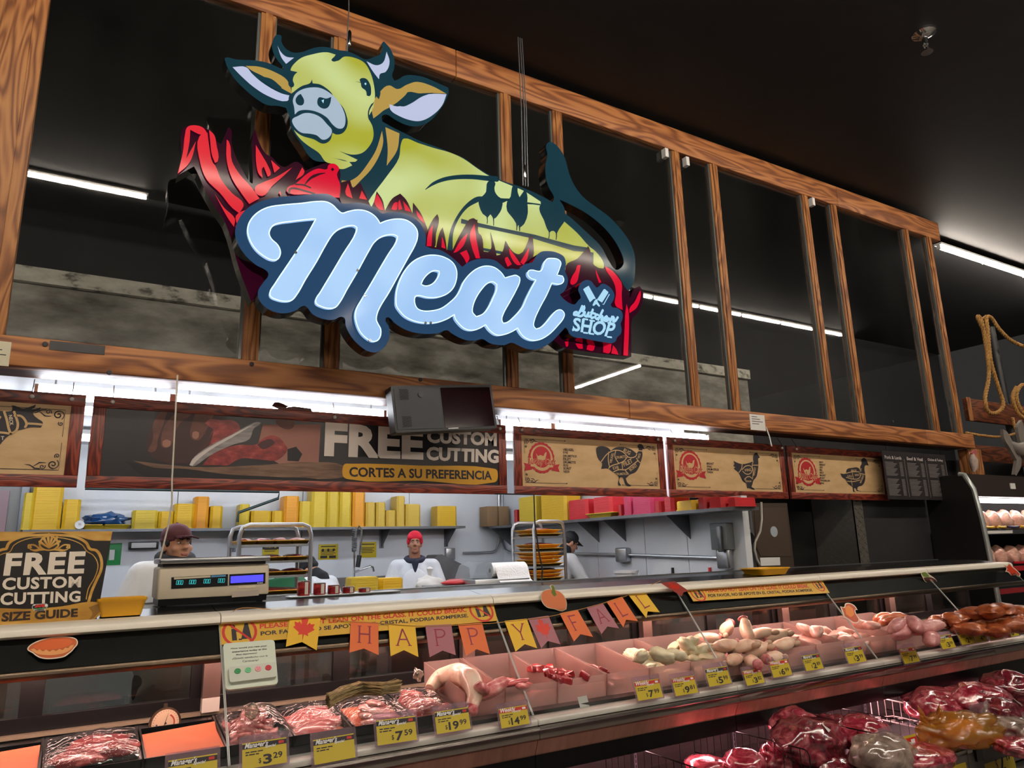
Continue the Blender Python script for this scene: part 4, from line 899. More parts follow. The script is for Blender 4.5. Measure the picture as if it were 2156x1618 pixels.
warning([GP.px(*p) for p in ((1459, 1268), (1746, 1250), (1728, 1221), (1442, 1241))], [GP.px(*p) for p in ((1485, 1249.5), (1703, 1239.5), (1700, 1231), (1483, 1241))], [GP.px(*p) for p in ((1491, 1261), (1711, 1248), (1709, 1241.5), (1489, 1253))],
        GP.px(1468, 1252), GP.px(1722, 1234), .06, .055, 'yellow do not lean warning strip on the glass right of the fall banner')
# ---------------------------------------------------------------- feedback terminal
fq = gq(Z3, K3, '185 780 562 735 535 415 165 445')
ft = thing('feedback_terminal', GP.w(*fq[0]), 'pale green feedback terminal with four smiley buttons stuck on the glass', 'feedback terminal')
m_pg = M('terminal_pale', 'cfd8c6', .4)
def rquad(q, r=.02, ins=0):
    cx = sum(p[0] for p in q)/4; cz = sum(p[1] for p in q)/4; out = []
    q = [(cx+(p[0]-cx)*(1-ins), cz+(p[1]-cz)*(1-ins)) for p in q]
    for k in range(4):
        p, a, b = V(q[k]), V(q[k-1]), V(q[(k+1) % 4]); u, v = (a-p).normalized()*r, (b-p).normalized()*r
        for t in (0, .25, .5, .75, 1): w_ = p+u*(1-t)**2+v*t**2; out.append((w_.x, w_.y))
    return out
f = Flat(GP); f.poly([rquad(fq)], .016, .004); f.build('back_plate', m_pg, ft)
lq = gq(Z3, K3, '210 740 548 697 540 590 200 630'); f = Flat(GP); f.poly([rquad(lq, .012)], .034, .016); lo = f.build('button_box', M('terminal_box', 'c9ccbe', .4), ft)
for s, hx, sm in (('265 660', '1f8c4a', 1), ('340 652', '6cc48a', 1), ('412 643', 'f0a0a8', -1), ('485 635', 'c41f30', -1)):
    c = ctr(s, Z3, K3); f = Flat(GP); f.disc(c, .0145, .038, .034, 20, ry=.0135); bt = f.build('button', M('btn_'+hx, hx, .35), lo)
    f = Flat(GP)
    for e in (-1, 1): f.disc((c[0]+e*.005, c[1]+.004), .0016, .0388, n=8)
    f.rib([(c[0]+x*.0062, c[1]-.005+sm*.003*(x*x-.6)) for x in (-1, -.5, 0, .5, 1)], .0012, .0388); f.build('smiley', m_ink, bt)
f = Flat(GP)
for tx, q, bo in (('How would you rate your', '222 490 482 468 481 455 222 476', .02), ('experience today at the', '230 515 480 492 479 478 230 500', .02), ('Meat department?', '260 534 410 520 409 508 260 521', .02), ('¿Quedó satisfecho con la', '232 563 487 541 486 526 232 548', 0), ('Carnicería?', '305 580 420 571 419 557 305 566', 0)):
    f.text(tx, gq(Z3, K3, q), .017, bo)
f.build('question', m_ink, ft)
# ---------------------------------------------------------------- happy fall banner
bn = thing('fall_banner', GP.w(*GP.px(1000, 1330)), 'happy fall pennant banner in yellow, orange and mauve strung across the counter glass', 'banner')
PC = {'y': M('pennant_yellow', 'e3b320', .5), 'o': M('pennant_orange', 'dd6a2e', .5), 'm': M('pennant_mauve', 'a2626c', .5), 'r': M('pennant_red', 'a5433c', .5)}
m_plum = M('pennant_plum', '8c1f3c', .5); m_leaf = M('leaf_red', 'd43520', .5)
LET = {'H': ['20 0 20 100', '80 0 80 100', '20 52 80 52'], 'A': ['50 100 12 0', '50 100 88 0', '27 36 73 36'], 'P': ['25 0 25 100', '25 97 60 97 80 85 80 65 60 50 25 50'],
       'Y': ['50 45 50 0', '50 45 12 100', '50 45 88 100'], 'F': ['25 0 25 100', '25 97 85 97', '25 52 65 52'], 'L': ['25 0 25 100', '25 3 85 3']}
SER = {'H': '20 0 20 100 80 0 80 100', 'A': '12 0 88 0', 'P': '25 0 25 100', 'Y': '50 0 12 100 88 100', 'F': '25 0 25 100', 'L': '25 100 25 0'}
LEAF = nums('0 -100 6 -45 40 -55 35 -35 85 0 70 12 80 45 50 38 42 52 20 28 28 80 12 75 0 105 -12 75 -28 80 -20 28 -42 52 -50 38 -80 45 -70 12 -85 0 -35 -35 -40 -55 -6 -45')
PENN = [('y', '*', Z3, K3, '618 465 735 430 840 490 868 248 652 217'), ('o', 'H', Z3, K3, '1075 508 1180 478 1285 525 1283 290 1085 280'), ('y', 'A', Z3, K3, '1372 532 1468 488 1572 537 1548 300 1357 303'),
        ('m', 'P', Z3, K3, '1652 540 1745 492 1840 525 1808 302 1620 310'), ('o', 'P', Z3, K3, '1915 528 1990 480 2087 515 2030 290 1857 303'), ('y', 'Y', Z4, K4, '300 632 370 575 463 607 385 383 217 400'),
        ('m', '*', Z4, K4, '495 605 545 550 640 575 550 358 395 380'), ('o', 'F', Z4, K4, '742 555 790 500 885 520 768 314 633 342'), ('m', 'A', Z4, K4, '950 497 995 440 1085 455 960 263 837 295'),
        ('o', 'L', Z4, K4, '1115 448 1135 390 1225 400 1105 215 988 253'), ('y', 'L', Z4, K4, '1290 377 1300 325 1392 332 1262 155 1153 198'), ('r', '*', Z4, K4, '1553 202 1566 172 1605 160 1500 88 1392 100')]
for k, (c, ch, off, kk, s) in enumerate(PENN):
    G = YP(3.93) if k == 11 else GP; q = gq(off, kk, s, G); d = .012+.002*(k % 2); f = Flat(G); f.poly([q], d+.0012, d); pn = f.build('pennant', PC[c], bn)
    bl, _n, br, trr, tl = q
    def bil(a, b): return tuple((bl[j]*(1-a)+br[j]*a)*(1-b)+(tl[j]*(1-a)+trr[j]*a)*b for j in (0, 1))
    f = Flat(G)
    if ch == '*': f.poly([[bil(.5+x*.0042, .58+y*.0038) for x, y in LEAF]], d+.002); f.build('maple_leaf', m_leaf, pn)
    else:
        for st in LET[ch]: f.rib([bil(.2+x*.006, .33+y*.0052) for x, y in cr(nums(st), 2, False)], .0085, d+.002, round_=False)
        for x, y in nums(SER[ch]): f.rib([bil(.2+(x-11)*.006, .33+y*.0052), bil(.2+(x+11)*.006, .33+y*.0052)], .005, d+.0022, round_=False)
        f.build('letter', m_plum, pn)
st = [GP.w(*p, .016) for p in cr(gq(Z3, K3, '185 300 215 240 265 197 390 188 655 222 868 255 1085 285 1283 297 1450 310 1620 318 1830 312 2030 300')+gq(Z4, K4, '110 420 217 408 385 390 550 368 700 335 840 300 988 258 1105 222 1210 180 1262 155 1400 95'), 3, False)]
MB().tube(st, .002, 5).build('string', M('twine', 'b98a4a', .8), bn)
# ---------------------------------------------------------------- paper stickers on the counter front
def sticker(name, label, off, k, outline, layers, pl=GP, d=.009):
    q = gq(off, k, outline, pl); t = thing(name, pl.w(*q[0]), label, 'sticker')
    f = Flat(pl); f.poly([cr(q)], d, d-.0015); f.build('white_border', M('sticker_edge', 'e6d8c4', .5), t)
    for j, (nm, hx, ss) in enumerate(layers):
        f = Flat(pl)
        for s in (ss if isinstance(ss, list) else [ss]): f.poly([cr(gq(off, k, s, pl))], d+.0006*(j+1))
        f.build(nm, M('stk_'+hx, hx, .5), t)
    return t
Z1, K1 = (0, 1080), .33259
sticker('pie_sticker', 'orange pumpkin pie paper sticker on the black fascia at left', Z1, K1, '172 872 185 850 215 830 260 812 320 798 380 792 440 794 478 804 491 822 488 846 472 864 456 884 434 902 408 920 365 930 300 935 250 927 222 911 203 895 184 886',
        [('crust', 'c05a22', '179 872 191 853 219 835 263 817 321 803 380 798 438 800 474 809 485 824 482 844 467 861 451 880 430 897 405 914 364 924 300 929 253 921 226 906 207 890 188 881'), ('filling', 'd9601f', '205 858 245 836 310 816 380 808 440 812 460 826 440 848 390 866 310 876 240 874'), ('crimp', 'e39a58', ['192 876 215 870 232 884 250 874 270 888 292 876 312 890 335 877 355 886 375 872 396 880 412 864 432 868 446 850 468 846 455 868 425 890 380 905 310 912 245 906 215 893'])])
sticker('pumpkin_sticker', 'orange pumpkin paper sticker on the rail above the fall banner', Z4, K4, '495 205 505 170 540 150 575 148 565 122 580 114 600 130 605 152 640 165 675 200 693 250 690 300 655 316 600 300 540 285 505 245',
        [('pumpkin', 'ea8a5e', '500 205 510 172 545 154 590 152 640 170 672 203 688 250 685 296 655 310 602 296 542 280 510 243'), ('stem', '7d8a3a', '572 122 582 118 598 132 604 160 615 190 600 205 585 190 575 170 580 150')], YP(3.937), .003)
sticker('turkey_sticker', 'orange turkey paper sticker on the glass seam beside the pale poultry', Z5, K5, '880 325 905 330 915 305 945 302 980 320 1000 350 985 350 995 385 1012 410 1005 435 975 440 940 420 905 400 895 370',
        [('bird', 'c4502a', '886 330 908 336 920 312 945 308 975 324 990 345 978 352 990 388 1005 412 1000 430 975 434 942 414 910 394 902 366'), ('wing', 'e8842e', '915 330 940 320 965 340 975 380 950 400 920 380')])
sticker('acorn_sticker', 'brown acorn paper sticker with green leaf on the fascia at right', Z5, K5, '1437 88 1470 80 1500 100 1540 130 1562 160 1540 172 1500 165 1465 145 1452 120',
        [('acorn', '4a2a24', '1458 122 1500 118 1540 135 1556 158 1540 167 1500 160 1468 142'), ('green_leaf', '6d8a3a', '1442 90 1470 84 1500 112 1475 118 1455 110'), ('spot', 'a8563a', '1495 130 1525 138 1530 152 1505 150')], YP(3.937), .003)
sticker('leaf_sticker', 'red maple leaf sticker on the rail at the right end of the counter', Z5, K5, '2012 30 2035 40 2050 20 2075 45 2095 60 2130 95 2125 115 2090 105 2070 112 2045 85 2025 80 2035 60',
        [('leaf', 'd8401f', '2018 35 2037 46 2051 28 2073 50 2092 66 2124 96 2120 109 2090 99 2071 106 2048 80 2032 75 2040 60')], YP(3.937), .003)
# ---------------------------------------------------------------- what lies in the case
m_pork = M_mix('pork_meat', [(.3, 'a8373f'), (.45, 'd9787a'), (.6, 'e8a69c'), (.75, 'f3d9cc')], 9, 5, .3, 1.2, .4, coat=.5)
m_beef = M_mix('beef_meat', [(.3, '7d121b'), (.5, 'a92531'), (.65, 'cb5a58'), (.8, 'ecc4b4')], 8, 5, .3, 1.0, .4, coat=.5)
m_slice = M_mix('sliced_meat', [(.32, 'c2404a'), (.5, 'da6c6e'), (.64, 'f0c0b0'), (.8, 'f6e0d0')], (4, 14, 14), 4, .3, .8, .3, coat=.5)
m_fat = M_mix('pale_fat', [(.35, 'd99a86'), (.5, 'ecc9b2'), (.75, 'f5e2cf')], 7, 5, .4, .8, .3, coat=.3)
m_tripe = M_mix('tripe', [(.3, 'e0c89c'), (.5, 'f2e4c0'), (.75, 'faf2dc')], 12, 6, .5, .4, .6)
m_foot = M_mix('pig_skin', [(.35, 'd9a58c'), (.5, 'ecc9ae'), (.75, 'f4e0cc')], 6, 5, .4, .4, .4, coat=.2)
m_cutend = M_mix('cut_end', [(.4, 'b04048'), (.6, 'd98a88')], 20, 4, .35, coat=.4)
m_liver = M_mix('liver', [(.35, '5e1a18'), (.65, '8f3530')], 8, 4, .25, coat=.6)
m_mari = M_mix('marinated_meat', [(.35, '6e2e14'), (.55, 'a8552a'), (.75, 'cf8a52')], 9, 6, .35, 1.0, .6, coat=.4)
m_tongue = M_mix('tongue', [(.35, 'b86e70'), (.6, 'd99a96'), (.8, 'ecc8bc')], 10, 5, .4, .4, .5, coat=.3)
m_opaper = M('butcher_paper', 'd2693e', .6, var=(3, .06))
m_film = M_glass('cling_film', 'f3eeee', .10, .07, .03, 'ffffff', bump=((9, 22, 14), 1.0))
m_acryl = M_glass('frosted_acrylic', 'f0e2df', .05, .12, .36, 'f4dcd6')
m_pan = M('pan_black', '1a1a1c', .35)
def sepx(x, y): return onZ(x, y, .82).x
TX = [-.06, sepx(286, 1537), sepx(433, 1500), sepx(560, 1490), sepx(680, 1480), sepx(800, 1466)]
TXL = TX[1]-.36
def pan(x0, x1, label, film=True, bulge=.05, seed=1, paper=0, y1=4.0):
    """black tray with raised rims, optional butcher paper liner and stretched film"""
    Y0, Y1 = 3.61, y1; t = thing('meat_tray', ((x0+x1)/2, Y0, zd(Y0)), label, 'tray', 'film covered meat trays')
    m = MB(); z = lambda y: zd(y)+.004
    m.prism([(Y0, z(Y0)), (Y1, z(Y1)), (Y1, z(Y1)+.006), (Y0, z(Y0)+.006)], x0+.006, x1-.006)
    for a, b in ((x0+.004, x0+.012), (x1-.012, x1-.004)): m.prism([(Y0, z(Y0)), (Y1, z(Y1)), (Y1, z(Y1)+.06), (Y0, z(Y0)+.045)], a, b)
    for y in (Y0, Y1-.008): m.box(x0+.004, x1-.004, y, y+.008, z(y), z(y)+.045)
    m.build('pan', m_pan, t)
    def sheet(name, mat, base, h, ya, yb, xa, xb, n=22, ns=.006, curl=0):
        vs = []; 
        for j in range(n+1):
            for i in range(n+1):
                a, b = i/n, j/n; x = xa+(xb-xa)*a; y = ya+(yb-ya)*b
                e = (4*a*(1-a))**.5*(4*b*(1-b))**.4
                q = mnoise.noise(V((x*26+seed, y*9, seed*1.7)))*ns+mnoise.noise(V((x*7, y*7, seed*.7)))*ns*1.5
                vs.append((x, y, z(y)+base+h*e+q*e*1.3+curl*max(0, b-.75)**1.3*(.4+a)))
        fs = [(j*(n+1)+i, j*(n+1)+i+1, (j+1)*(n+1)+i+1, (j+1)*(n+1)+i) for j in range(n) for i in range(n)]
        mb = MB(); mb.add(vs, fs); return mb.build(name, mat, t, smooth=True)
    if paper: sheet('paper_liner', m_opaper, .012+.03*(paper > 1), .004, Y0+.01, Y1-(.1 if paper > 1 else .01), x0+.014, x1-.014, 14, .004, .09 if paper > 1 else .0)
    if film: sheet('cling_film', m_film, .05, bulge, Y0, Y1, x0+.002, x1-.002, 26, .009)
    return t
def scatter(proto, name, label, group, pts, cat='meat', rr=3.14, tilt=.5, sc=(.8, 1.2), rng=None):
    rng = rng or random.Random(len(pts)*7+len(label)); first = True
    for p in pts:
        rot = (rng.uniform(-tilt, tilt), rng.uniform(-tilt, tilt), rng.uniform(-rr, rr)); k = rng.uniform(*sc)
        if first: proto.name = name; proto.location = p; proto.rotation_euler = rot; proto.scale = (k,)*3; tag(proto, label, cat, group); first = False
        else: put(proto, name, p, rot, k, label, cat, group)
def heap(x0, x1, y0, y1, n, lay, h, seed, base=.01):
    """n points piled up in layers over the deck"""
    rng = random.Random(seed); out = []
    for k in range(n):
        l = k*lay//n; s = 1-.25*l; xm, ym = (x0+x1)/2, (y0+y1)/2
        x = xm+rng.uniform(-.5, .5)*(x1-x0)*s; y = ym+rng.uniform(-.5, .5)*(y1-y0)*s; out.append((x, y, zd(y)+base+h*l))
    return out
# trays, left to right
pan(TXL-.36, TXL, 'meat tray at the far left lined with a curling orange paper', False, seed=2, paper=2)
pan(TXL, TX[1], 'film covered tray of beef slabs left of the upright orange paper', True, .045, 3, 0)
for k, (dx, dy) in enumerate(((.14, .1), (.24, .14), (.2, .25))):
    o = lump('beef_slab', m_beef, (.11, .12, .032), 11+k, .22, 1.4, 3, .5); o.location = (TXL+dx, 3.64+dy, zd(3.75)+.045+k*.008); o.rotation_euler.z = k*1.1
    tag(o, 'red beef slab with fat edge in the leftmost film covered tray', 'meat', 'beef slabs in the leftmost film tray')
pan(TX[1], TX[2], 'empty looking tray lined with orange butcher paper under the dial thermometer', False, seed=4, paper=2)
t = pan(TX[2], TX[3], 'film covered tray heaped with pink diced pork', True, .085, 5)
scatter(lump('diced_pork', m_pork, (.05, .026, .016), 21, .5, 2.2, 2), 'diced_pork', 'piece of pink pork under film beside the price of 3.29', 'diced pork under film', heap(TX[2]+.05, TX[3]-.05, 3.66, 3.95, 80, 5, .02, 5, .028))
pan(TX[3], TX[4], 'film covered tray of sliced pork between two dark dividers', True, .05, 6, 1)
for k in range(12):
    o = lump('pork_slice', m_slice, (.1, .055, .009), 31+k % 4, .2, 1.2, 2) if k < 4 else put(bpy.data.objects['pork_slice' if k % 4 == 0 else 'pork_slice.%03d' % (k % 4)], 'pork_slice', (0, 0, 0))
    y = 3.67+(k % 6)*.05; o.location = ((TX[3]+TX[4])/2+(k % 3-1)*.04, y, zd(y)+.03+.012*(k//6)); o.rotation_euler = (.35, 0, (k*37 % 10)*.06-.3)
    tag(o, 'thin pink pork slice overlapping others under film', 'meat', 'sliced pork under film')
pan(TX[4], TX[5], 'film covered tray with orange paper and pork cutlets at its front', True, .04, 7, 1)
for k in range(6):
    o = lump('pork_cutlet', m_pork, (.085, .05, .018), 41+k % 3, .18, 1.2, 2) if k < 3 else put(bpy.data.objects['pork_cutlet' if k % 3 == 0 else 'pork_cutlet.%03d' % (k % 3)], 'pork_cutlet', (0, 0, 0))
    y = 3.66+k*.03; o.location = ((TX[4]+TX[5])/2+(k % 2)*.05-.02, y, zd(y)+.035+.008*k); o.rotation_euler = (.3, .1, .2*k)
    tag(o, 'pork cutlet with fat rim at the front of the papered tray', 'meat', 'pork cutlets on orange paper')
# a sixth tray then the frosted bins
X6 = TX[5]+.27
pan(TX[5], X6, 'narrow tray of marbled beef short ribs left of the first bin', True, .05, 8, 1)
scatter(lump('beef_rib', m_slice, (.06, .03, .03), 51, .25, 1.3, 2), 'beef_rib', 'marbled beef rib piece under film next to the first frosted bin', 'beef ribs under film', heap(TX[5]+.05, X6-.05, 3.66, 3.95, 14, 2, .03, 8, .03))
BINX = [X6+.02, 2.08, 2.42, 2.77, 3.1, 3.44, 3.9, 4.67, 4.99, 5.64, 6.16]
BL = ['first frosted bin from the left holding a curved pale shank', 'frosted bin of fatty pork strips behind the price of 14.99', 'frosted bin heaped with pork cubes under the yellow letter Y', 'frosted bin nearly emptied of pork cubes', 'frosted bin of folded tripe sheets behind the price of 9.81', 'frosted bin of tripe next to the pig feet', 'wide frosted bin piled with pig feet', 'narrow frosted bin of pale poultry right of the pig feet', 'wide frosted bin of pale poultry pieces', 'frosted bin of tongues left of the orange meats']
for k, (a, b) in enumerate(zip(BINX, BINX[1:])):
    t = thing('acrylic_bin', ((a+b)/2, 3.64, zd(3.64)), BL[k], 'bin', 'frosted bins in the case')
    a += .004; b -= .004; Y0, Y1 = 3.63, 4.14; z0, z1 = zd(Y0), zd(Y1)
    MB().prism([(Y0, z0+.002), (Y0-.012, z0+.125), (Y0-.007, z0+.125), (Y0+.005, z0+.002)], a, b).build('front_wall', m_acryl, t)
    for x in (a, b-.005): MB().prism([(Y0, z0+.002), (Y1, z1+.002), (Y1+.01, z1+.16), (Y0-.012, z0+.125)], x, x+.005).build('side_wall', m_acryl, t)
    MB().prism([(Y1, z1+.002), (Y1+.01, z1+.16), (Y1+.015, z1+.16), (Y1+.005, z1+.002)], a, b).build('back_wall', m_acryl, t)
def bh(i, n, lay, h, seed, base=.03, y0=3.68, y1=4.08, m=.06): return heap(BINX[i]+m, BINX[i+1]-m, y0, y1, n, lay, h, seed, base)
# bin 0: curved pale shank
P = [V(onZ(x, y, z)) for x, y, z in ((905, 1452, .86), (925, 1430, .90), (960, 1420, .93), (990, 1432, .92), (1000, 1462, .87), (992, 1490, .82))]
C2 = cr2(P, 10); sh = MB().tube(C2, [float(np.interp(i/(len(C2)-1), [0, .2, .45, .65, .85, 1], [.03, .05, .058, .055, .045, .03]))*(1+.1*mnoise.noise(p*14)) for i, p in enumerate(C2)], 12).build('pork_shank', m_fat, None, smooth=True); tag(sh, 'large curved pale shank arching over the first frosted bin', 'meat')
c = ICO[2]; MB().add([tuple(V((v[0]*.034, v[1]*.03, v[2]*.034))+P[-1]+V((0, -.01, -.01))) for v in c[0]], c[1]).build('cut_end', m_cutend, sh, True)
scatter(lump('shank_piece', m_pork, (.09, .05, .035), 61, .25, 1.4, 3), 'shank_piece', 'red and white pork piece lying under the curved shank', 'pork pieces in the first bin', bh(0, 9, 2, .04, 61)+[V(onZ(1015, 1450, .9)), V(onZ(1035, 1452, .88))])
scatter(lump('pork_strip', m_slice, (.1, .025, .016), 62, .2, 1.3, 2), 'pork_strip', 'long fatty pork strip in the bin behind the price of 14.99', 'fatty pork strips', bh(1, 16, 3, .022, 62)+[V(onZ(x, y, .88)) for x, y in ((1065, 1440), (1085, 1438), (1100, 1446))], tilt=.2)
def cubes(name, s, seed):
    m = MB(); rng = random.Random(seed); vs = [(x*s*rng.uniform(.8, 1.2), y*s*.7*rng.uniform(.8, 1.2), z*s*.6*rng.uniform(.8, 1.2)) for x in (-1, 1) for y in (-1, 1) for z in (-1, 1)]
    m.add(vs, [(0, 1, 3, 2), (4, 6, 7, 5), (0, 4, 5, 1), (2, 3, 7, 6), (0, 2, 6, 4), (1, 5, 7, 3)]); return m.build(name, m_beef, None, bevel=s*.25, world=False)
scatter(cubes('pork_cube', .026, 3), 'pork_cube', 'red meat cube in the bin under the yellow letter Y', 'meat cubes in the full bin', bh(2, 46, 3, .03, 63, .03)+[V(onZ(x, y, .9)) for x, y in ((1120, 1410), (1130, 1406), (1140, 1412), (1150, 1416), (1160, 1420), (1172, 1428), (1185, 1432), (1195, 1434))])
scatter(cubes('pork_cube', .028, 4), 'pork_cube', 'red meat cube in the nearly emptied bin', 'meat cubes in the nearly empty bin', bh(3, 16, 1, .03, 64, .03)+[V(onZ(x, y, .87)) for x, y in ((1203, 1398), (1218, 1402), (1232, 1424), (1244, 1407), (1255, 1409), (1268, 1412))])
def sheetpiece(name, mat, w_, d_, seed, amp=.03, n=12, th=.01):
    vs = []
    for s in (0, 1):
        for j in range(n+1):
            for i in range(n+1):
                x, y = (i/n-.5)*w_, (j/n-.5)*d_; r = 1+.25*mnoise.noise(V((i*.5, j*.5, seed)))
                vs.append((x*r, y*r, amp*mnoise.noise(V((i*.28+seed, j*.28, seed*2.1)))+amp*.35*mnoise.noise(V((i*.9+seed, j*.9, 3)))-s*th))
    N = (n+1)**2; q = lambda s, j, i: s*N+j*(n+1)+i; fs = []
    for j in range(n):
        for i in range(n): fs += [(q(0, j, i), q(0, j, i+1), q(0, j+1, i+1), q(0, j+1, i)), (q(1, j+1, i), q(1, j+1, i+1), q(1, j, i+1), q(1, j, i))]
    for i in range(n): fs += [(q(0, 0, i+1), q(0, 0, i), q(1, 0, i), q(1, 0, i+1)), (q(0, n, i), q(0, n, i+1), q(1, n, i+1), q(1, n, i)), (q(0, i, 0), q(0, i+1, 0), q(1, i+1, 0), q(1, i, 0)), (q(0, i+1, n), q(0, i, n), q(1, i, n), q(1, i+1, n))]
    return MB().add(vs, fs).build(name, mat, None, smooth=True, world=False)
scatter(lump('tripe_piece', m_tripe, (.09, .065, .045), 33, .3, 1.6, 3), 'tripe_piece', 'cream folded tripe piece in the bin behind the price of 9.81', 'tripe in the left tripe bin', bh(4, 16, 3, .035, 65, .04, m=.09), tilt=.5, sc=(.6, 1))
scatter(lump('tripe_piece', m_tripe, (.1, .07, .045), 37, .3, 1.6, 3), 'tripe_piece', 'cream folded tripe piece in the bin beside the pig feet', 'tripe in the right tripe bin', bh(5, 22, 4, .04, 66, .04, m=.1)+[V(onZ(x, y, .95)) for x, y in ((1350, 1385), (1395, 1382), (1425, 1380))], tilt=.6, sc=(.55, .95))
# pig feet, one by one
def foot(seed):
    rng = random.Random(seed); t = lump('pig_foot', m_foot, (.1, .047, .043), seed, .16, 1.3, 3)
    m = MB(); m.add([(v[0]*.012-.098, v[1]*.038, v[2]*.036) for v in ICO[2][0]], ICO[2][1]); m.build('cut_end', m_cutend, t, True, world=False)
    for s in (-1, 1): m = MB(); m.add([(v[0]*.034+.105, v[1]*.018+s*.019, v[2]*.022-.008) for v in ICO[2][0]], ICO[2][1]); m.build('hoof', M('hoof', 'c9a58c', .5), t, True, world=False)
    return t
fp = [foot(3), foot(9)]
FL = [(1487, 1345, .93, 150, 0), (1530, 1325, .98, 205, 20), (1572, 1328, .98, 240, 50), (1525, 1360, .92, 160, 5), (1560, 1362, .91, 300, -15), (1590, 1370, .88, 330, -20), (1600, 1335, .94, 320, -10), (1635, 1340, .92, 340, -15), (1650, 1358, .89, 350, -10),
      (1500, 1385, .85, 120, 0), (1545, 1390, .84, 200, 0), (1585, 1395, .83, 60, 0), (1630, 1385, .84, 10, 0)]
FN = ['pale pig foot sticking out at the left of the pile', 'pig foot with its round cut end up on the pile', 'pig foot standing up with hooves at the top', 'pig foot lying across the front left of the pile', 'pig foot leaning over the front rim', 'pig foot dipping behind the price of 6.99', 'pig foot at the top right of the pile', 'pig foot with split hoof at the right edge', 'lowest pig foot at the right edge']
for k, (x, y, z, rz, ry) in enumerate(FL):
    o = fp[k] if k < 2 else copy_tree(fp[k % 2]); o.location = onZ(x, y, z); o.rotation_euler = (.3*(k % 3), R_(ry), R_(rz))
    tag(o, FN[k] if k < 9 else 'pig foot deep in the bin behind the frosted front', 'meat', 'pig feet in the wide bin')
m_chick = M_mix('pale_poultry', [(.35, 'd99a90'), (.55, 'e8b8aa'), (.75, 'f2d6c8')], 6, 5, .35, .5, .4, coat=.3)
scatter(lump('poultry_piece', m_chick, (.08, .055, .04), 71, .25, 1.3, 3), 'poultry_piece', 'pale pink poultry piece in the narrow bin right of the pig feet', 'poultry in the narrow bin', bh(7, 12, 2, .04, 71, .035, m=.08))
scatter(lump('poultry_piece', m_chick, (.085, .06, .04), 72, .25, 1.3, 3), 'poultry_piece', 'pale pink poultry piece in the wide bin under the turkey sticker', 'poultry in the wide bin', bh(8, 24, 2, .04, 72, .035, m=.08)+[V(onZ(x, y, .93)) for x, y in ((1700, 1328), (1718, 1330), (1815, 1316), (1835, 1318))])
for k, (x, y, z, rz) in enumerate(((1890, 1318, .95, 15), (1925, 1314, .96, 40), (1905, 1330, .91, 5), (1950, 1322, .93, -20), (1960, 1345, .86, 30))):
    o = lump('beef_tongue', m_tongue, (.17, .06, .05), 81+k, .18, 1.2, 3); o.location = onZ(x, y, z); o.rotation_euler = (0, -.15, R_(rz)); tag(o, ['leftmost pink tongue in the bin before the sausages', 'upper pink tongue in the middle of its bin', 'front left pink tongue of the tongue bin', 'pink tongue at the right of the tongue bin', 'lowest pink tongue at the front of the tongue bin'][k], 'meat', 'tongues in the bin')
for k in range(4):
    c = V(onZ(1868+k*13, 1303+(k % 2)*5, .95)); m = MB().tube([c+V((.09*math.cos(a), .09*math.sin(a), .02*math.sin(2*a))) for a in [j*.5 for j in range(10)]], .026, 10)
    tag(m.build('sausage_coil', M_mix('sausage', [(.4, 'a84a30'), (.6, 'c97a52')], 9, 4, .3, coat=.5), None, smooth=True), 'orange sausage bend on the dark tray behind the tongues', 'meat', 'sausages behind the tongues')
MT = [(1985, 1310, .9), (2010, 1306, .92), (2035, 1303, .92), (2060, 1292, .97), (2085, 1288, .99), (2110, 1285, .99), (2065, 1310, .9), (2095, 1305, .92), (2125, 1298, .94), (2150, 1290, .96), (2040, 1325, .86), (2130, 1318, .88), (2150, 1308, .9), (2095, 1328, .85)]
for k, (x, y, z) in enumerate(MT):
    o = lump('marinated_meat', m_mari, (.14, .1, .055), 91+k % 5, .35, 1.6, 3); o.location = onZ(x, y, z); o.rotation_euler = (0, 0, k*.8)
    tag(o, 'orange brown marinated meat slab heaped at the right end of the case', 'meat', 'marinated meats at the right end')
for a, b, lb in ((6.18, 6.76, 'dark pan of reddish marinated meat right of the tongues'), (6.8, 7.5, 'dark pan heaped with orange marinated meat near the right end'), (7.53, 8.22, 'last dark pan of marinated meat at the right end of the case')): pan(a, b, lb, False)
# herbs and clips at the back
P = [V(onZ(x, y, .93)) for x, y in ((690, 1478), (720, 1462), (760, 1450), (800, 1452), (840, 1445))]
hb = thing('dried_bundle', P[0], 'bundle of dried husk strands lying behind the film covered trays', 'husk bundle')
rng = random.Random(5); m = MB()
for k in range(130):
    o = V((0, rng.uniform(-.03, .03), rng.uniform(-.02, .025))); m.tube([p+o+V((0, rng.uniform(-.016, .016), rng.uniform(-.014, .014))) for p in P], rng.uniform(.001, .0028), 4, caps=False)
tag(m.build('strands', M('husk', 'ab9468', .8, var=(30, .3)), hb), kind='stuff')
for x, y, lb in ((530, 1500, 'left'), (880, 1422, 'right')):
    o = lump('plastic_bag_knot', M_glass('bag_knot', 'e6e2da', .12, .1, .3, 'd8d0c0'), (.03, .014, .036), int(x), .5, 2.2, 2); o.location = onZ(x, y, .92); tag(o, 'crumpled clear plastic knot hanging behind the '+('diced pork tray' if lb == 'left' else 'first frosted bin'), 'plastic knot')
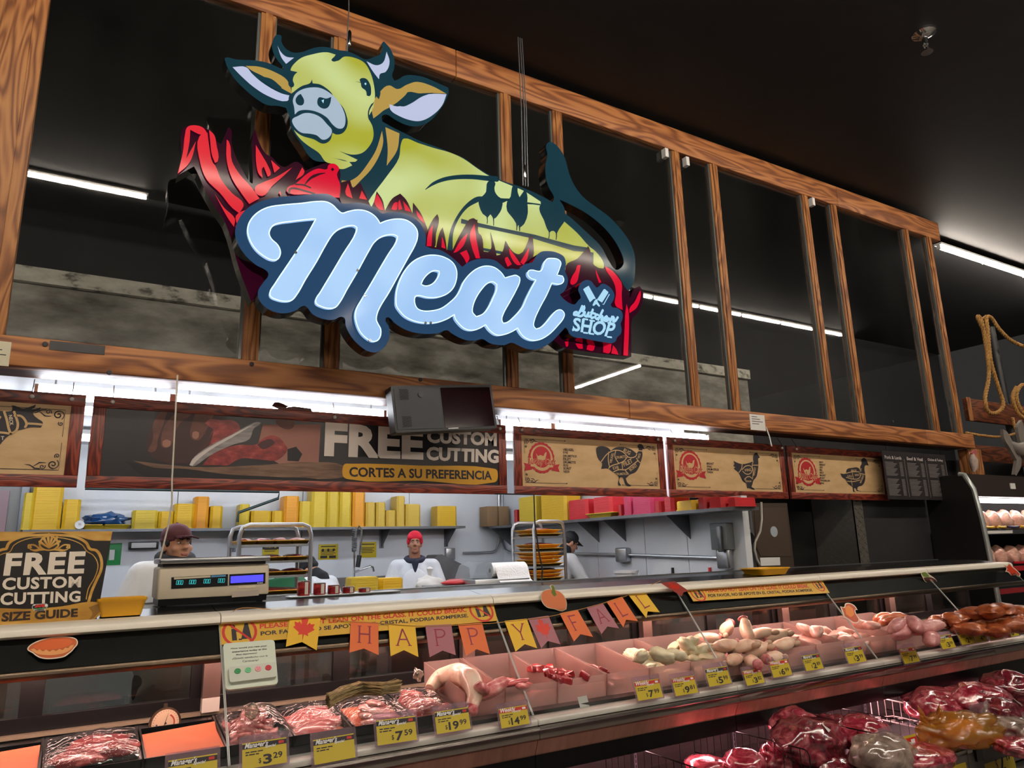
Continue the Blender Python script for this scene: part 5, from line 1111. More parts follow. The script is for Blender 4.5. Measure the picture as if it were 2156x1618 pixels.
# dial thermometer
c = onY(348, 1524, 4.1); pl = Pl(c, (1, .15, 0), (0, .2, 1)); th_ = thing('dial_thermometer', (c.x, c.y, c.z-.08), 'round steel dial thermometer standing behind the orange paper tray', 'thermometer')
f = Flat(pl); f.disc((0, 0), .072, .0, -.018, 28); f.build('dial_case', M('copper_rim', 'b98a74', .25, 1), th_)
f = Flat(pl); f.disc((0, 0), .062, .002, 0, 28); f.build('dial', M('dial_cream', 'dcc0a2', .5), th_)
f = Flat(pl)
for k in range(25):
    a = R_(-50+k*11.6); f.rib([(.052*math.cos(a), .052*math.sin(a)), (.058*math.cos(a), .058*math.sin(a))], .0014, .003, round_=False)
f.rib([(-.008, -.015), (.012, .045)], [.004, .001], .004); f.disc((0, 0), .005, .005); f.build('scale_marks', m_ink, th_)
f = Flat(pl); f.rib([(.04*math.cos(R_(a)), .04*math.sin(R_(a))) for a in range(-50, 70, 10)], .007, .003, round_=False); f.build('red_arc', M('arc_red', 'b0402a', .5), th_)
f = Flat(pl); f.rib([(.04*math.cos(R_(a)), .04*math.sin(R_(a))) for a in range(180, 235, 10)], .007, .003, round_=False); f.build('blue_arc', M('arc_blue', '3a4a7a', .5), th_)
f = Flat(pl); f.rect(-.07, .07, -.088, -.07, .01, -.03); f.build('foot', m_trim, th_)
f = Flat(pl); f.rect(-.008, .008, .07, .09, -.004, -.014); f.build('hook', m_trim, th_)
# ---------------------------------------------------------------- price tags
m_ty = M('tag_yellow', 'c6b02c', .45); m_sleeve = M_glass('tag_sleeve', 'f0e8f0', .06, .06, .16, 'e8d8e0')
def script(f, tx, q, d): f.text(tx, q, d, .025, .35)
def price_tag(bl, br, kind, price, label, Y=3.455, card_h=.54, lean=(0, .3, .95), lower=''):
    a, b = onY(*bl, Y), onY(*br, Y); u = b-a; w_ = u.length; u = (V((u.x, u.y, 0)).normalized()*.97+V((0, 0, u.z*.6))).normalized(); v = V(lean); v = (v-u*v.dot(u)).normalized()
    pl = Pl(a, u, v); h = w_*card_h
    t = thing('price_tag', a, label, 'price tag', 'shelf price tags')
    f = Flat(pl); f.rect(-.012, w_+.012, -.008, h*1.28, 0, -.0025, .008); f.build('sleeve', m_sleeve, t)
    f = Flat(pl); f.rect(0, w_, 0, h, .0015, .0003); f.build('card', m_ty, t)
    f = Flat(pl); f.rect(0, w_, h*.76, h*.95, .0022); f.build('band', m_ink if kind == 'M' else m_wr, t)
    f = Flat(pl); script(f, "Manager's" if kind == 'M' else 'Weekly', rq(w_*.05, w_*.58, h*.72, h*1.0), .003); script(f, 'Special', rq(w_*.5, w_*.76, h*.68, h*.82), .0032); f.build('heading', m_whitepl, t)
    f = Flat(pl)
    if lower: f.text('PORK FRESH SIDE WHOLE', rq(w_*.08, w_*.86, h*.6, h*.68), .0022, .02)
    for r in range(1 if lower else 0, 2):
        x = .07
        for q in ((.09, .14, .12), (.06, .13, .07))[r]: f.rect(w_*x, w_*(x+q), h*(.6-.1*r), h*(.645-.1*r), .0022); x += q+.02
    if price:
        D, c_ = price.split('.'); n = len(D)
        f.text('$', rq(w_*(.46-.1*n), w_*(.52-.1*n), h*.12, h*.34), .0022, .01); f.text(D, rq(w_*(.56-.1*n), w_*.66, h*.08, h*.46), .0022, .03); f.text(c_, rq(w_*.69, w_*.9, h*.24, h*.48), .0022, .02)
    f.build('print', m_ink, t)
    f = Flat(pl); f.rect(w_*.82, w_*.94, h*.8, h*.91, .0028); f.build('store_mark', m_wr if kind == 'M' else m_whitepl, t)
TG = [((352, 1662), (457, 1644), 'M', '', 'yellow price tag in front of the orange paper tray, cut by the frame'), ((510, 1622), (604, 1607), 'M', '3.29', 'price tag reading 3.29 in front of the diced pork'), ((662, 1612), (748, 1586), 'M', '', 'glare covered price tag before the sliced pork'), ((795, 1571), (877, 1570), 'M', '7.59', 'glossy upright price tag reading 7.59'),
      ((920, 1547), (991, 1533), 'M', '19.99', 'price tag reading 19.99 below the curved pale shank'), ((1056, 1535), (1115, 1519), 'W', '14.99', 'red headed price tag reading 14.99 before the fatty pork strips'), ((1344, 1477), (1396, 1467), 'W', '7.99', 'red headed price tag reading 7.99 before the tripe'), ((1423, 1467), (1470, 1458), 'W', '9.81', 'red headed price tag reading 9.81 before the folded tripe'),
      ((1494, 1447), (1540, 1438), 'M', '5.99', 'dark headed price tag reading 5.99 left of the glass seam'), ((1573, 1445), (1609, 1431), 'W', '3.82', 'red headed price tag reading 3.82 just right of the glass seam'), ((1629, 1428), (1668, 1419), 'W', '6.99', 'red headed price tag reading 6.99 below the pig feet'), ((1698, 1414), (1734, 1407), 'M', '2.89', 'dark headed price tag reading 2.89 right of the pig feet'),
      ((1788, 1399), (1824, 1392), 'M', '3.99', 'price tag reading 3.99 before the wide poultry bin'), ((1905, 1399), (1937, 1393), 'W', '7.99', 'red headed price tag reading 7.99 below the tongues'), ((1985, 1368), (2012, 1362), 'M', '3.99', 'price tag reading 3.99 right of the tongues'), ((2026, 1359), (2053, 1354), 'M', '2.99', 'small price tag reading 2.99, leftmost of a close row'),
      ((2056, 1354), (2080, 1349), 'M', '4.99', 'small price tag reading 4.99 between two others'), ((2086, 1349), (2111, 1344), 'M', '5.99', 'small price tag reading 5.99 near the right edge'), ((2119, 1343), (2146, 1338), 'M', '6.99', 'last price tag at the right edge of the case')]
for g in TG: price_tag(*g)
c = onY(1222, 1492, 3.57); pl = Pl(c, (1, .1, 0), (0, .4, .9)); f = Flat(pl); f.rect(0, .07, 0, .06, 0, -.002); o = f.build('blank_tag', m_paper, None); tag(o, 'small white label lying on the sill before the nearly empty bin', 'label')
# ---------------------------------------------------------------- on top of the counter
def topY(x, y): 
    p = onZ(x, y, 1.345); return p
sgY = 4.0
gp = Pl((0, sgY, 0), (1, 0, 0), (0, .06, 1))
gs = thing('size_guide_sign', (-.05, sgY, ztop(sgY)), 'black and gold free custom cutting size guide board standing on the counter', 'sign')
q1 = lambda s, k=1: gq((0, 1080), .33259, s, gp)
m_gold = M_mix('gold_print', [(.3, '9a6a24'), (.5, 'c8963e'), (.7, 'e6c274')], (3, 3, 9), 3, .35)
f = Flat(gp); f.poly([q1('-560 700 610 690 712 118 -560 125')], 0, -.012); bd = f.build('board', M('guide_black', '17120f', .35), gs)
f = Flat(gp); f.poly([q1('-560 200 0 180 60 178 130 150 230 128 310 120 390 128 480 145 560 170 600 178 700 178 712 118 -560 125')], .001); f.build('gold_top', m_gold, gs)
f = Flat(gp)
for s, wd in (('-60 270 10 235 40 230 60 190 150 150 260 142 310 140 370 142 470 152 545 190 570 230 610 240 640 290 640 360 610 430 580 500 560 570', .012), ('-60 300 20 260 60 250 90 205 180 165 310 155 440 170 520 205 550 245 590 270 620 330 600 410 560 480 545 550', .004)): f.rib(cr(q1(s), 4, False), wd, .0012, round_=False)
f.build('gold_arch', m_gold, gs)
f = Flat(gp); f.poly([cr(q1('245 210 260 165 285 145 310 128 340 148 362 165 375 210 350 235 310 242 270 235'))], .002); f.build('crest_back', m_gold, gs)
f = Flat(gp); f.poly([cr(q1('258 208 270 172 310 148 350 172 364 208 340 228 310 234 280 228'))], .0026); f.build('crest_dark', M('guide_dark', '2a1a10', .4), gs)
f = Flat(gp)
for a in (-60, -36, -12, 12, 36, 60):
    c = q1('310 225')[0]; f.rib([c, (c[0]+.045*math.sin(R_(a)), c[1]+.06*math.cos(R_(a)))], [.004, .012], .003)
for sx in (-1, 1):
    f.rib(cr(q1(' '.join('%g %g' % (310+sx*x, y) for x, y in ((60, 228), (95, 205), (130, 205), (130, 225), (112, 222), (118, 212)))), 4, False), .007, .003)
    f.rib(cr(q1(' '.join('%g %g' % (310+sx*x, y) for x, y in ((20, 236), (60, 236), (90, 240), (120, 232)))), 4, False), [.004, .012, .004], .003)
f.build('crest_shell', m_gold, gs)
f = Flat(gp); f.poly([cr(q1('-560 640 -200 600 0 605 200 610 400 592 560 565 650 570 655 600 640 640 560 690 300 712 -560 700'))], .0014); f.build('gold_ribbon', m_gold, gs)
f = Flat(gp); f.poly([cr(q1('560 600 600 585 650 570 655 600 620 640 570 690 560 680 585 640'))], .002); f.build('ribbon_fold', M('gold_dark', '8a6328', .35), gs)
f = Flat(gp)
f.text('FREE', q1('20 400 530 385 545 245 40 258'), .002, .04, sp=1.12); f.text('CUSTOM', q1('12 492 512 474 516 402 18 412'), .002, .035, sp=1.08); f.text('CUTTING', q1('0 588 508 565 512 495 5 508'), .002, .035, sp=1.08)
f.build('headline', M('guide_cream', 'e9dccb', .45), gs)
f = Flat(gp); f.text('SIZE GUIDE', q1('8 692 492 660 494 606 14 632'), .0028, .04); f.build('ribbon_words', M('guide_brown', '2a170c', .5), gs)
f = Flat(gp); f.poly([rquad(q1('200 614 300 606 307 576 206 580'), .012)], .003); f.build('logo_outline', m_whitepl, gs)
f = Flat(gp); f.poly([rquad(q1('203 611 297 603 303 579 209 583'), .01)], .0034); f.build('logo_plate', m_ink, gs)
f = Flat(gp); f.poly([cr(q1('220 602 228 588 240 581 248 584 254 588 262 581 274 579 284 582 286 600 274 601 262 594 252 601 240 597 230 602'))], .0038); f.build('logo_arches', m_wr, gs)
f = Flat(gp); f.disc(q1('292 588')[0], .006, .0038); f.rib(q1('214 587 222 586'), .004, .0038); f.build('logo_dots', m_whitepl, gs)
f = Flat(gp); f.rib(cr(q1('216 608 250 610 288 602'), 3, False), .006, .0042); f.build('logo_green', M('logo_green', '2f7a45', .5), gs)
f = Flat(gp); f.poly([q1('214 624 286 618 287 609 214 614')], .0036); f.build('logo_strip', m_whitepl, gs)
f = Flat(gp); f.rib(q1('218 620 282 614'), .0035, .004, round_=False); f.build('logo_small_line', m_ink, gs)
m_yt = M('tray_yellow', 'dfa31c', .4, var=(5, .06)); m_yt2 = M('tray_lemon', 'd8b62e', .4, var=(5, .06)); m_yo = M('tray_orange', 'f0b23a', .4)
def foam_tray(c, wx, wy, h, label, cat='tray', group=None, mat=None, name='foam_tray', rz=0, par=None):
    """open tray: flared walls, rolled rim, hollow inside"""
    def ring(sx, sy, z, r=.18):
        P = []
        for ax, ay, a0 in ((1, 1, 0), (-1, 1, 90), (-1, -1, 180), (1, -1, 270)):
            for t in (0, 45, 90): P.append((ax*(sx-r*sx)+r*sx*math.cos(R_(a0+t)), ay*(sy-r*sx)+r*sx*math.sin(R_(a0+t)), z))
        return P
    a, b = wx/2, wy/2; R = [ring(a*.8, b*.78, 0), ring(a*.95, b*.94, h*.8), ring(a, b, h*.85), ring(a, b, h), ring(a*.93, b*.92, h*.97), ring(a*.77, b*.74, h*.12)]
    vs = [p for r in R for p in r]; n = 12; fs = [(k*n+j, k*n+(j+1) % n, (k+1)*n+(j+1) % n, (k+1)*n+j) for k in range(5) for j in range(n)]+[tuple(range(n-1, -1, -1)), tuple(range(5*n, 6*n))]
    o = MB().add(vs, fs).build(name, mat or m_yt, par, smooth=True, world=False); o.location = c; o.rotation_euler.z = rz
    return tag(o, label, cat, group) if label else o
p = onZ(267, 1303, ztop(4.18)); foam_tray((p.x-.01, 4.13, ztop(4.13)+.003), .215, .14, .085, 'deep yellow foam tray standing on the counter beside the size guide board')
p = onZ(1622, 1207, ztop(4.3)); foam_tray((p.x, p.y+.05, ztop(p.y)+.004), .36, .24, .055, 'shallow yellow foam tray on the counter before the band saw')
# scale
m_beige = M('scale_beige', 'c3b7a0', .45)
a, b = onY(328, 1280, 4.27), onY(566, 1262, 4.27)
zs = 1.354; x0, x1 = a.x, b.x
sc_ = thing('deli_scale', ((x0+x1)/2, 4.4, zs), 'beige digital deli scale with steel platter and blue screen', 'scale')
MB().prism([(4.27, zs+.035), (4.295, zs+.2), (4.56, zs+.2), (4.56, zs+.035)], x0, x1).build('body', m_beige, sc_, bevel=.012)
MB().prism([(4.29, zs+.004), (4.28, zs+.036), (4.56, zs+.036), (4.56, zs+.004)], x0+.01, x1-.01).build('base', m_blackpl, sc_)
box('platter', m_steel, x0+.0, x1, 4.27, 4.58, zs+.215, zs+.245, sc_, .008); box('platter_neck', m_ink, x0+.02, x1-.02, 4.3, 4.55, zs+.2, zs+.216, sc_)
sp2 = Pl((0, 4.27, zs+.035), (1, 0, 0), (0, .025, .165)); ZS, KS = (220, 1080), .21336
sq = lambda s: gq(ZS, KS, s, sp2)
f = Flat(sp2); f.poly([sq('657 752 1214 722 1218 608 660 640')], .004, 0); dp = f.build('digit_window', m_blackgl, sc_)
f = Flat(sp2)
seg = {'0': 'abcdef'}
def digit(f, x, y, w_, h, d):
    P = {'a': [(0, 1), (1, 1)], 'b': [(1, 1), (1, .5)], 'c': [(1, .5), (1, 0)], 'd': [(1, 0), (0, 0)], 'e': [(0, 0), (0, .5)], 'f': [(0, .5), (0, 1)]}
    for s in seg['0']: f.rib([(x+w_*u+.1*h*v, y+h*v) for u, v in P[s]], h*.11, d, round_=False)
for px in (706, 834, 976, 1118):
    for j in range(3): c = sq('%d %d' % (px+j*23, 712-(px-700)*.05))[0]; digit(f, c[0], c[1], .0085, .02, .0046)
f.build('digits', M('digit_teal', '1fa0a8', .5, emit=.7, ehx='22b6bd'), dp)
f = Flat(sp2); f.poly([sq('685 662 1045 640 1045 622 685 642')], .0046); f.build('label_strip', M('strip_cream', 'b8ac94', .5), dp)
f = Flat(sp2); f.poly([sq('1052 640 1195 632 1195 614 1052 622')], .0046); f.build('blue_strip', M('strip_blue', '3f7fae', .5), dp)
f = Flat(sp2); f.poly([sq('1230 718 1585 700 1588 592 1232 610')], .004, 0); lc = f.build('screen_bezel', m_blackgl, sc_)
f = Flat(sp2); f.poly([sq('1242 698 1565 680 1566 612 1244 630')], .005, .004); f.build('blue_screen', M('screen_blue', '3a36e0', .2, emit=1.1, ehx='403cf0'), lc)
f = Flat(sp2); f.text('CAS', sq('1505 702 1560 699 1560 688 1505 690'), .0046, .03); f.build('brand', m_whitepl, lc)
f = Flat(sp2); f.poly([sq('1255 838 1522 818 1525 762 1258 780')], .002); f.build('rating_plate', M('plate_grey', 'a8998c', .4), sc_)
f = Flat(sp2); f.poly([sq('1322 750 1488 742 1488 715 1322 722')], .002); f.build('paper_label', M('label_tan', 'cbbf9f', .5), sc_)
for x in (x0+.04, x1-.04): MB().lathe([(.018, -.003), (.022, .008)], (x, 4.32, zs), 8).build('foot', m_blackpl, sc_)
# hanging cream cord from the beam to the scale
cp = [onY(x, y, 4.75) for x, y in ((362, 1012), (362, 1060), (355, 1105), (340, 1165), (328, 1215), (324, 1250), (330, 1275), (345, 1290))]
tag(MB().tube([(cp[0].x, 4.9, 2.73)]+[tuple(p) for p in cp[:-1]]+[(cp[-1].x, 4.6, 1.357)], .005, 6).build('loose_wire', M('cord_cream', 'c9c2b2', .6), None, smooth=True), 'cream cord hanging from the beam down beside the scale', 'cord')
cp = [onY(x, y, 4.76) for x, y in ((1124, 1042), (1126, 1100), (1134, 1160), (1142, 1200), (1140, 1228))]
tag(MB().tube([(cp[0].x-.05, 5.3, 2.05)]+[tuple(p) for p in cp], .006, 6).build('loose_wire', m_blackpl, None, smooth=True), 'black cord hanging down in front of the right tray rack', 'cord')
# five tins on a steel strip
p0, p1 = onY(612, 1272, 4.44), onY(805, 1248, 4.44)
tag(box('steel_strip', m_alu, p0.x-.02, p1.x+.1, 4.38, 4.5, 1.354, 1.364, None, .003), 'flat steel strip on the counter under the red tins', 'strip')
m_tin = M_mix('tin_label', [(.42, '7a1219'), (.5, 'a01c22'), (.62, 'b8473c')], (18, 18, 40), 3, .35)
for k, (px, h) in enumerate(((638, .082), (672, .067), (702, .05), (733, .037), (767, .025))):
    c = onY(px, 1265, 4.44); r = .036; t = thing('food_tin', (c.x, 4.44, 1.364), ['tallest red tin, leftmost on the steel strip', 'second tallest red tin from the scale', 'middle one of the five red tins', 'second shortest red tin on the steel strip', 'shortest red tin, furthest from the scale'][k], 'tin', 'red tins on the counter')
    MB().lathe([(r*.96, 0), (r, .004), (r, h-.004), (r*.96, h)], (c.x, 4.44, 1.364), 20).build('can', m_tin, t, smooth=True)
    MB().lathe([(r*1.01, h-.006), (r*1.02, h-.002), (r*1.01, h), (r*.9, h-.002)], (c.x, 4.44, 1.364), 20).build('rim', m_chrome, t, smooth=True)
    f = Flat(Pl((c.x+.006, 4.44-r-.001, 1.364))); f.rect(-.008, .012, h*.08, h*.92, .0005); f.build('label_stripe', M('tin_white', 'cfc6ba', .5), t)
# ---------------------------------------------------------------- white room: shelves and stacked trays
YSF = 8.95; zS = onY(400, 1113, YSF).z
xa, xb = onY(48, 1113, YSF).x, onY(980, 1104, YSF).x
t = thing('wall_shelf', ((xa+xb)/2, YB, zS-.26), 'long steel shelf of yellow tray stacks on the white back wall', 'shelf')
box('board', m_dsteel, xa, xb, YSF, YB, zS-.03, zS, t)
for px in (500, 815, 952, 140): x = onY(px, 1113, 9.1).x; MB().prism([(YB, zS-.03), (YSF+.03, zS-.03), (YB, zS-.27)], x-.004, x+.004).build('bracket', m_dsteel, t); MB().box(x-.03, x+.03, YB-.006, YB, zS-.27, zS-.03).build('bracket_plate', m_dsteel, t)
XSF = XS-.34; zS2 = onX(1300, 1087, XSF).z
ya, yb = onX(1030, 1099, XSF).y, 4.6
t = thing('wall_shelf', (XS, (ya+yb)/2, zS2-.26), 'steel shelf with red and yellow tray stacks on the right side wall', 'shelf')
box('board', m_dsteel, XSF, XS, yb, min(ya, YB), zS2-.03, zS2, t)
for px in (1072, 1258, 1314, 1450): y = onX(px, 1120, XS-.02).y; MB().prism([(XS, zS2-.03), (XSF+.03, zS2-.03), (XS, zS2-.27)], y-.004, y+.004, 1).build('bracket', m_dsteel, t)
m_st = {}
for k, hx in (('y', 'd3a91c'), ('l', 'ccb030'), ('o', 'dc951c'), ('r', 'c5202a'), ('c', 'b02a52'), ('d', 'a31a22'), ('p', 'c9a83c')): m_st[k] = M('stack_'+k, hx, .42, bump=((1.5, 1.5, 130), .25))
WORDS = {'y': 'yellow', 'l': 'lemon yellow', 'o': 'orange yellow', 'r': 'red', 'c': 'crimson', 'd': 'dark red', 'p': 'plastic wrapped yellow'}
def stack(name, lo, hi, k, label, group, axis=0):
    """nested foam trays: chamfered block with the lip of the last tray proud at the bottom"""
    (x0, y0, z0), (x1, y1, z1) = lo, hi; o = thing(name, ((x0+x1)/2, (y0+y1)/2, z0), label, 'tray stack', group); c = min(.03, (x1-x0)*.2, (y1-y0)*.2)
    oct_ = lambda e: [(x0+c-e, y0-e), (x1-c+e, y0-e), (x1+e, y0+c-e), (x1+e, y1-c+e), (x1-c+e, y1+e), (x0+c-e, y1+e), (x0-e, y1-c+e), (x0-e, y0+c-e)]
    MB().prism(oct_(0), z0+.012, z1-.008, 2).build('trays', m_st[k], o); MB().prism(oct_(.006), z0, z0+.012, 2).build('bottom_rim', m_st[k], o); MB().prism(oct_(-.006), z1-.008, z1, 2).build('top_tray', m_st[k], o)
ST = [(52, 73, 1038, 'l'), (72, 136, 1018, 'y'), (135, 172, 1052, 'y'), (280, 334, 1075, 'l'), (335, 366, 1077, 'y'), (369, 411, 1061, 'y'), (412, 442, 1046, 'o'), (444, 470, 1066, 'y'), (506, 527, 1062, 'l'), (530, 572, 1076, 'y'), (574, 597, 1076, 'y'), (599, 631, 1045, 'o'), (632, 657, 1056, 'l'), (658, 690, 1020, 'l'), (691, 716, 1020, 'l'), (717, 742, 1020, 'l'), (744, 770, 1021, 'o'), (771, 791, 1058, 'p'), (793, 812, 1058, 'p'), (814, 834, 1075, 'p'), (836, 853, 1045, 'p'), (855, 886, 1062, 'p'), (922, 962, 1066, 'y')]
for k, (a, b, yt, c) in enumerate(ST):
    A, B = onY(a, yt, YSF+.04), onY(b, yt, YSF+.04)
    prev = 'at the left end' if k == 0 else 'at the right end' if k == len(ST)-1 else ['behind the maroon cap', 'above the left rack', 'over the faucet', 'left of the blue bag', 'near the wall bracket'][2 if k > 12 else 1 if k > 7 else 3 if k < 3 else 0]
    stack('tray_stack', (A.x, YSF+.03, zS), (B.x, YB-.06, (A.z+B.z)/2), c, 'stack of %s foam trays number %s from the left on the back shelf' % (WORDS[c], ['one', 'two', 'three', 'four', 'five', 'six', 'seven', 'eight', 'nine', 'ten', 'eleven', 'twelve', 'thirteen', 'fourteen', 'fifteen', 'sixteen', 'seventeen', 'eighteen', 'nineteen', 'twenty', 'twenty-one', 'twenty-two', 'twenty-three'][k]), 'yellow tray stacks on the back shelf')
SS = [(1083, 1090, 1074, 'd'), (1092, 1128, 1047, 'l'), (1138, 1192, 1030, 'y'), (1196, 1238, 1053, 'r'), (1248, 1289, 1047, 'r'), (1303, 1310, 1063, 'd'), (1312, 1328, 1046, 'c'), (1330, 1376, 1046, 'c'), (1378, 1393, 1056, 'd'), (1396, 1419, 1047, 'd'), (1422, 1464, 1055, 'y'), (1468, 1488, 1048, 'd'), (1490, 1526, 1048, 'r'), (1530, 1556, 1049, 'r')]
for k, (a, b, yt, c) in enumerate(SS):
    A, B = onX(a, yt, XSF+.05), onX(b, yt, XSF+.05); y0, y1 = sorted((A.y, B.y))
    stack('tray_stack', (XSF+.03, y0+.008, zS2), (XS-.05, y1-.008, (A.z+B.z)/2), c, '%s tray stack %s on the side shelf' % (WORDS[c], ['in the corner', 'nearest the corner', 'above the right rack', 'over the black cap', 'right of the tall red stack', 'small in the gap', 'tall and narrow left of the wide crimson', 'widest of the crimson ones', 'short beside the crimson ones', 'between crimson and yellow', 'rounded among the red ones', 'just right of the yellow one', 'second from the saw', 'nearest the saw'][k]), 'tray stacks on the side shelf')
# bag, rolls and loose trays on the back shelf
c = onY(228, 1092, 9.1); o = lump('plastic_bag', M_glass('blue_bag', '2a86c8', .12, .15, .75, '1f6fb5'), (.2, .13, .075), 17, .55, 2.4, 3, .6); o.location = (c.x, 9.1, zS+.1); tag(o, 'crumpled blue plastic bag lying on trays on the back shelf', 'plastic bag')
for x, lb in ((188, 'left'), (232, 'right')): c = onY(x, 1100, 9.08); foam_tray((c.x+.05, 9.1, zS+.001), .24 if x < 200 else .3, .22, .05, 'shallow yellow foam tray under the blue bag, '+lb+' one', 'tray', 'loose yellow trays on the back shelf', m_st['l'])
c = onY(168, 1103, 9.0); t = MB().lathe([(.04, -.12), (.045, -.1), (.045, .12), (.015, .12), (.015, .1)], (c.x, 9.05, zS+.046), 14, 1).build('paper_roll', m_whitepl, None, True); tag(t, 'white paper roll lying end on at the left of the blue bag', 'roll')
c = onY(545, 1103, 9.0); foam_tray((c.x, 9.08, zS+.001), .22, .2, .06, 'small orange foam tray under the dark pipe on the back shelf', 'tray', 'loose yellow trays on the back shelf', m_yo)
c = onX(1280, 1078, XS-.2); foam_tray((XS-.22, c.y, zS2+.001), .24, .5, .05, 'shallow yellow foam tray between red and crimson stacks', 'tray', 'loose yellow trays on the side shelf', m_st['l'])
for k in range(2):
    A = onY(1030+k*24, 1066, YSF); B = onY(1052+k*24, 1092, YSF)
    if k == 0 or True: tag(box('carton', M('carton_brown', '8a6d4c', .7), A.x, B.x, 9.0, YB-.06, zS2, A.z, None, .004), 'brown cardboard carton in the corner of the shelves, %s one' % ('left', 'right')[k], 'carton', 'cartons in the corner')
# dark pipe and bracket arm under the banners
pp_ = [onY(x, y, 8.6) for x, y in ((180, 1029), (588, 1036), (586, 1050), (502, 1080), (500, 1100))]
t = tag(MB().tube([(pp_[0].x, 8.6, 2.87)]+pp_, .017, 8).build('dark_pipe', M('pipe_green', '2b3a3a', .4, .5), None, smooth=True), 'thin dark pipe running under the banner with a bent arm', 'pipe')
# flat things on the back wall
def wallflat(name, x0, y0, x1, y1, mat, label, cat, d=.03, Y=YB, par=None):
    A, B = onY(x0, y0, Y), onY(x1, y1, Y); o = box(name, mat, A.x, B.x, Y-d, Y-.001, B.z, A.z, par, min(.006, d*.3)); return tag(o, label, cat) if label else o
t = wallflat('towel_dispenser', 271, 1142, 332, 1157, M('disp_black', '1c1c1e', .4), 'black paper towel holder on the wall left of the maroon cap', 'dispenser', .08)
wallflat('paper', 276, 1144, 327, 1154, m_whitepl, None, None, .09, par=t)
t = wallflat('wall_poster', 228, 1145, 253, 1190, M('poster_green', '1f8f4a', .5), 'green poster on the wall beside the size guide board', 'poster', .01)
wallflat('white_patch', 231, 1158, 240, 1180, m_whitepl, None, None, .014, par=t)
m_ny = M('notice_yellow', 'd2bb26', .55)
for (x0, y0, x1, y1, lb, head) in ((553, 1146, 586, 1178, 'yellow and black wash notice seen through the left rack', 'WASH'), (671, 1147, 711, 1178, 'yellow notice with two pictures behind the bending worker', 'THIS SINK'), (757, 1142, 792, 1174, 'plain yellow notice on the wall left of the red beanie', 'EMPLOYEES')):
    t = wallflat('wall_notice', x0, y0, x1, y1, m_ny, lb, 'notice', .006); A, B = onY(x0, y0, YB-.006), onY(x1, y1, YB-.006); f = Flat(YP(YB-.006)); w_, h = B.x-A.x, A.z-B.z
    if x0 < 600: f.rect(A.x, B.x, A.z-h*.35, A.z, .0008)
    if x0 > 600: f.rect(A.x+w_*.12, A.x+w_*.88, A.z-h*.18, A.z-h*.12, .0014)
    else: g = Flat(YP(YB-.006)); g.text(head, rq(A.x+w_*.12, A.x+w_*.6, A.z-h*.26, A.z-h*.1), .0016, .02); g.disc((A.x+w_*.78, A.z-h*.18), h*.09, .0016); g.build('wash_word', m_ny, t)
    for k in range(4 if x0 > 600 else 2): f.rect(A.x+w_*.12, A.x+w_*(.88-.1*(k % 2)), A.z-h*(.4+k*.1), A.z-h*(.36+k*.1), .0008)
    if 600 < x0 < 700:
        for u in (.22, .5, .78): f.disc((A.x+w_*u, A.z-h*.38), h*.09, .001)
        f.rect(A.x+w_*.1, A.x+w_*.45, B.z+h*.08, B.z+h*.25, .001); f.rect(A.x+w_*.55, A.x+w_*.9, B.z+h*.08, B.z+h*.25, .001)
    f.build('notice_print', m_ink, t)
# faucet
t = thing('spray_faucet', onY(750, 1225, 8.9), 'tall steel spring spray faucet over the sink on the back wall', 'faucet')
w_ = lambda *P: [onY(x, y, 8.9) for x, y in P]
MB().tube(w_((745, 1225), (746, 1150), (749, 1118), (756, 1108), (761, 1115), (761, 1135), (757, 1172)), .014, 8).build('riser', m_chrome, t, True)
sp3 = MB(); A, B = onY(747, 1112, 8.9), onY(746, 1160, 8.9)
sp3.tube([A.lerp(B, k/90)+V((.03*math.cos(k*.9), .03*math.sin(k*.9), 0)) for k in range(91)], .006, 5); sp3.build('spring', m_dsteel, t, True)
MB().tube(w_((757, 1170), (753, 1195)), .03, 8).build('spray_head', m_blackpl, t, True); MB().tube(w_((745, 1206), (780, 1193), (785, 1195), (787, 1204)), .014, 8).build('spout', m_chrome, t, True)
MB().tube(w_((742, 1158), (748, 1158)), .03, 8).build('clamp', m_dsteel, t, True); MB().tube(w_((724, 1235), (745, 1235)), .025, 8).build('valve', m_dsteel, t, True)
A = onY(690, 1222, 8.6); B = onY(900, 1222, 8.6)
t = thing('sink', ((A.x+B.x)/2, 8.9, 0), 'steel sink unit under the spray faucet on the back wall', 'sink'); box('splash', m_steel, A.x, B.x, 9.2, YB-.01, .85, 1.3, t); box('basin', m_steel, A.x, B.x, 8.6, 9.2, .6, 1.02, t, .01)
for x in (A.x+.03, B.x-.03): box('leg', m_steel, x-.02, x+.02, 8.63, 8.67, 0, .6, t)
# conduits in the corner
t = thing('wall_conduit', (XS-.1, YB-.03, 1.2), 'grey conduits running down the corner and along the side wall', 'conduit')
for x, e in ((1050, 975), (1057, None)):
    P = [onY(x, y, YB-.03) for y in (1030, 1140)]
    P += [onY(x-5, 1158, YB-.03), onY(x-14, 1163, YB-.03), onY(e, 1165, YB-.03)] if e else [onX(1064, 1158, XS-.03), onX(1075, 1164, XS-.03), onX(1300, 1168, XS-.03), onX(1515, 1175, XS-.03)]
    MB().tube(P, .016, 8).build('pipe', m_alu, t, True)
A = onX(1113, 1163, XS-.03); box('junction_box', m_dsteel, XS-.06, XS, A.y-.07, A.y+.07, A.z-.06, A.z+.06, t, .006)
A = onX(1313, 1169, XS-.03); box('junction_box', m_alu, XS-.08, XS, A.y-.1, A.y+.1, A.z-.08, A.z+.08, t, .02)
A = onX(1528, 1176, XS-.03); box('junction_box', m_alu, XS-.08, XS, A.y-.08, A.y+.08, A.z-.1, A.z+.1, t, .02)
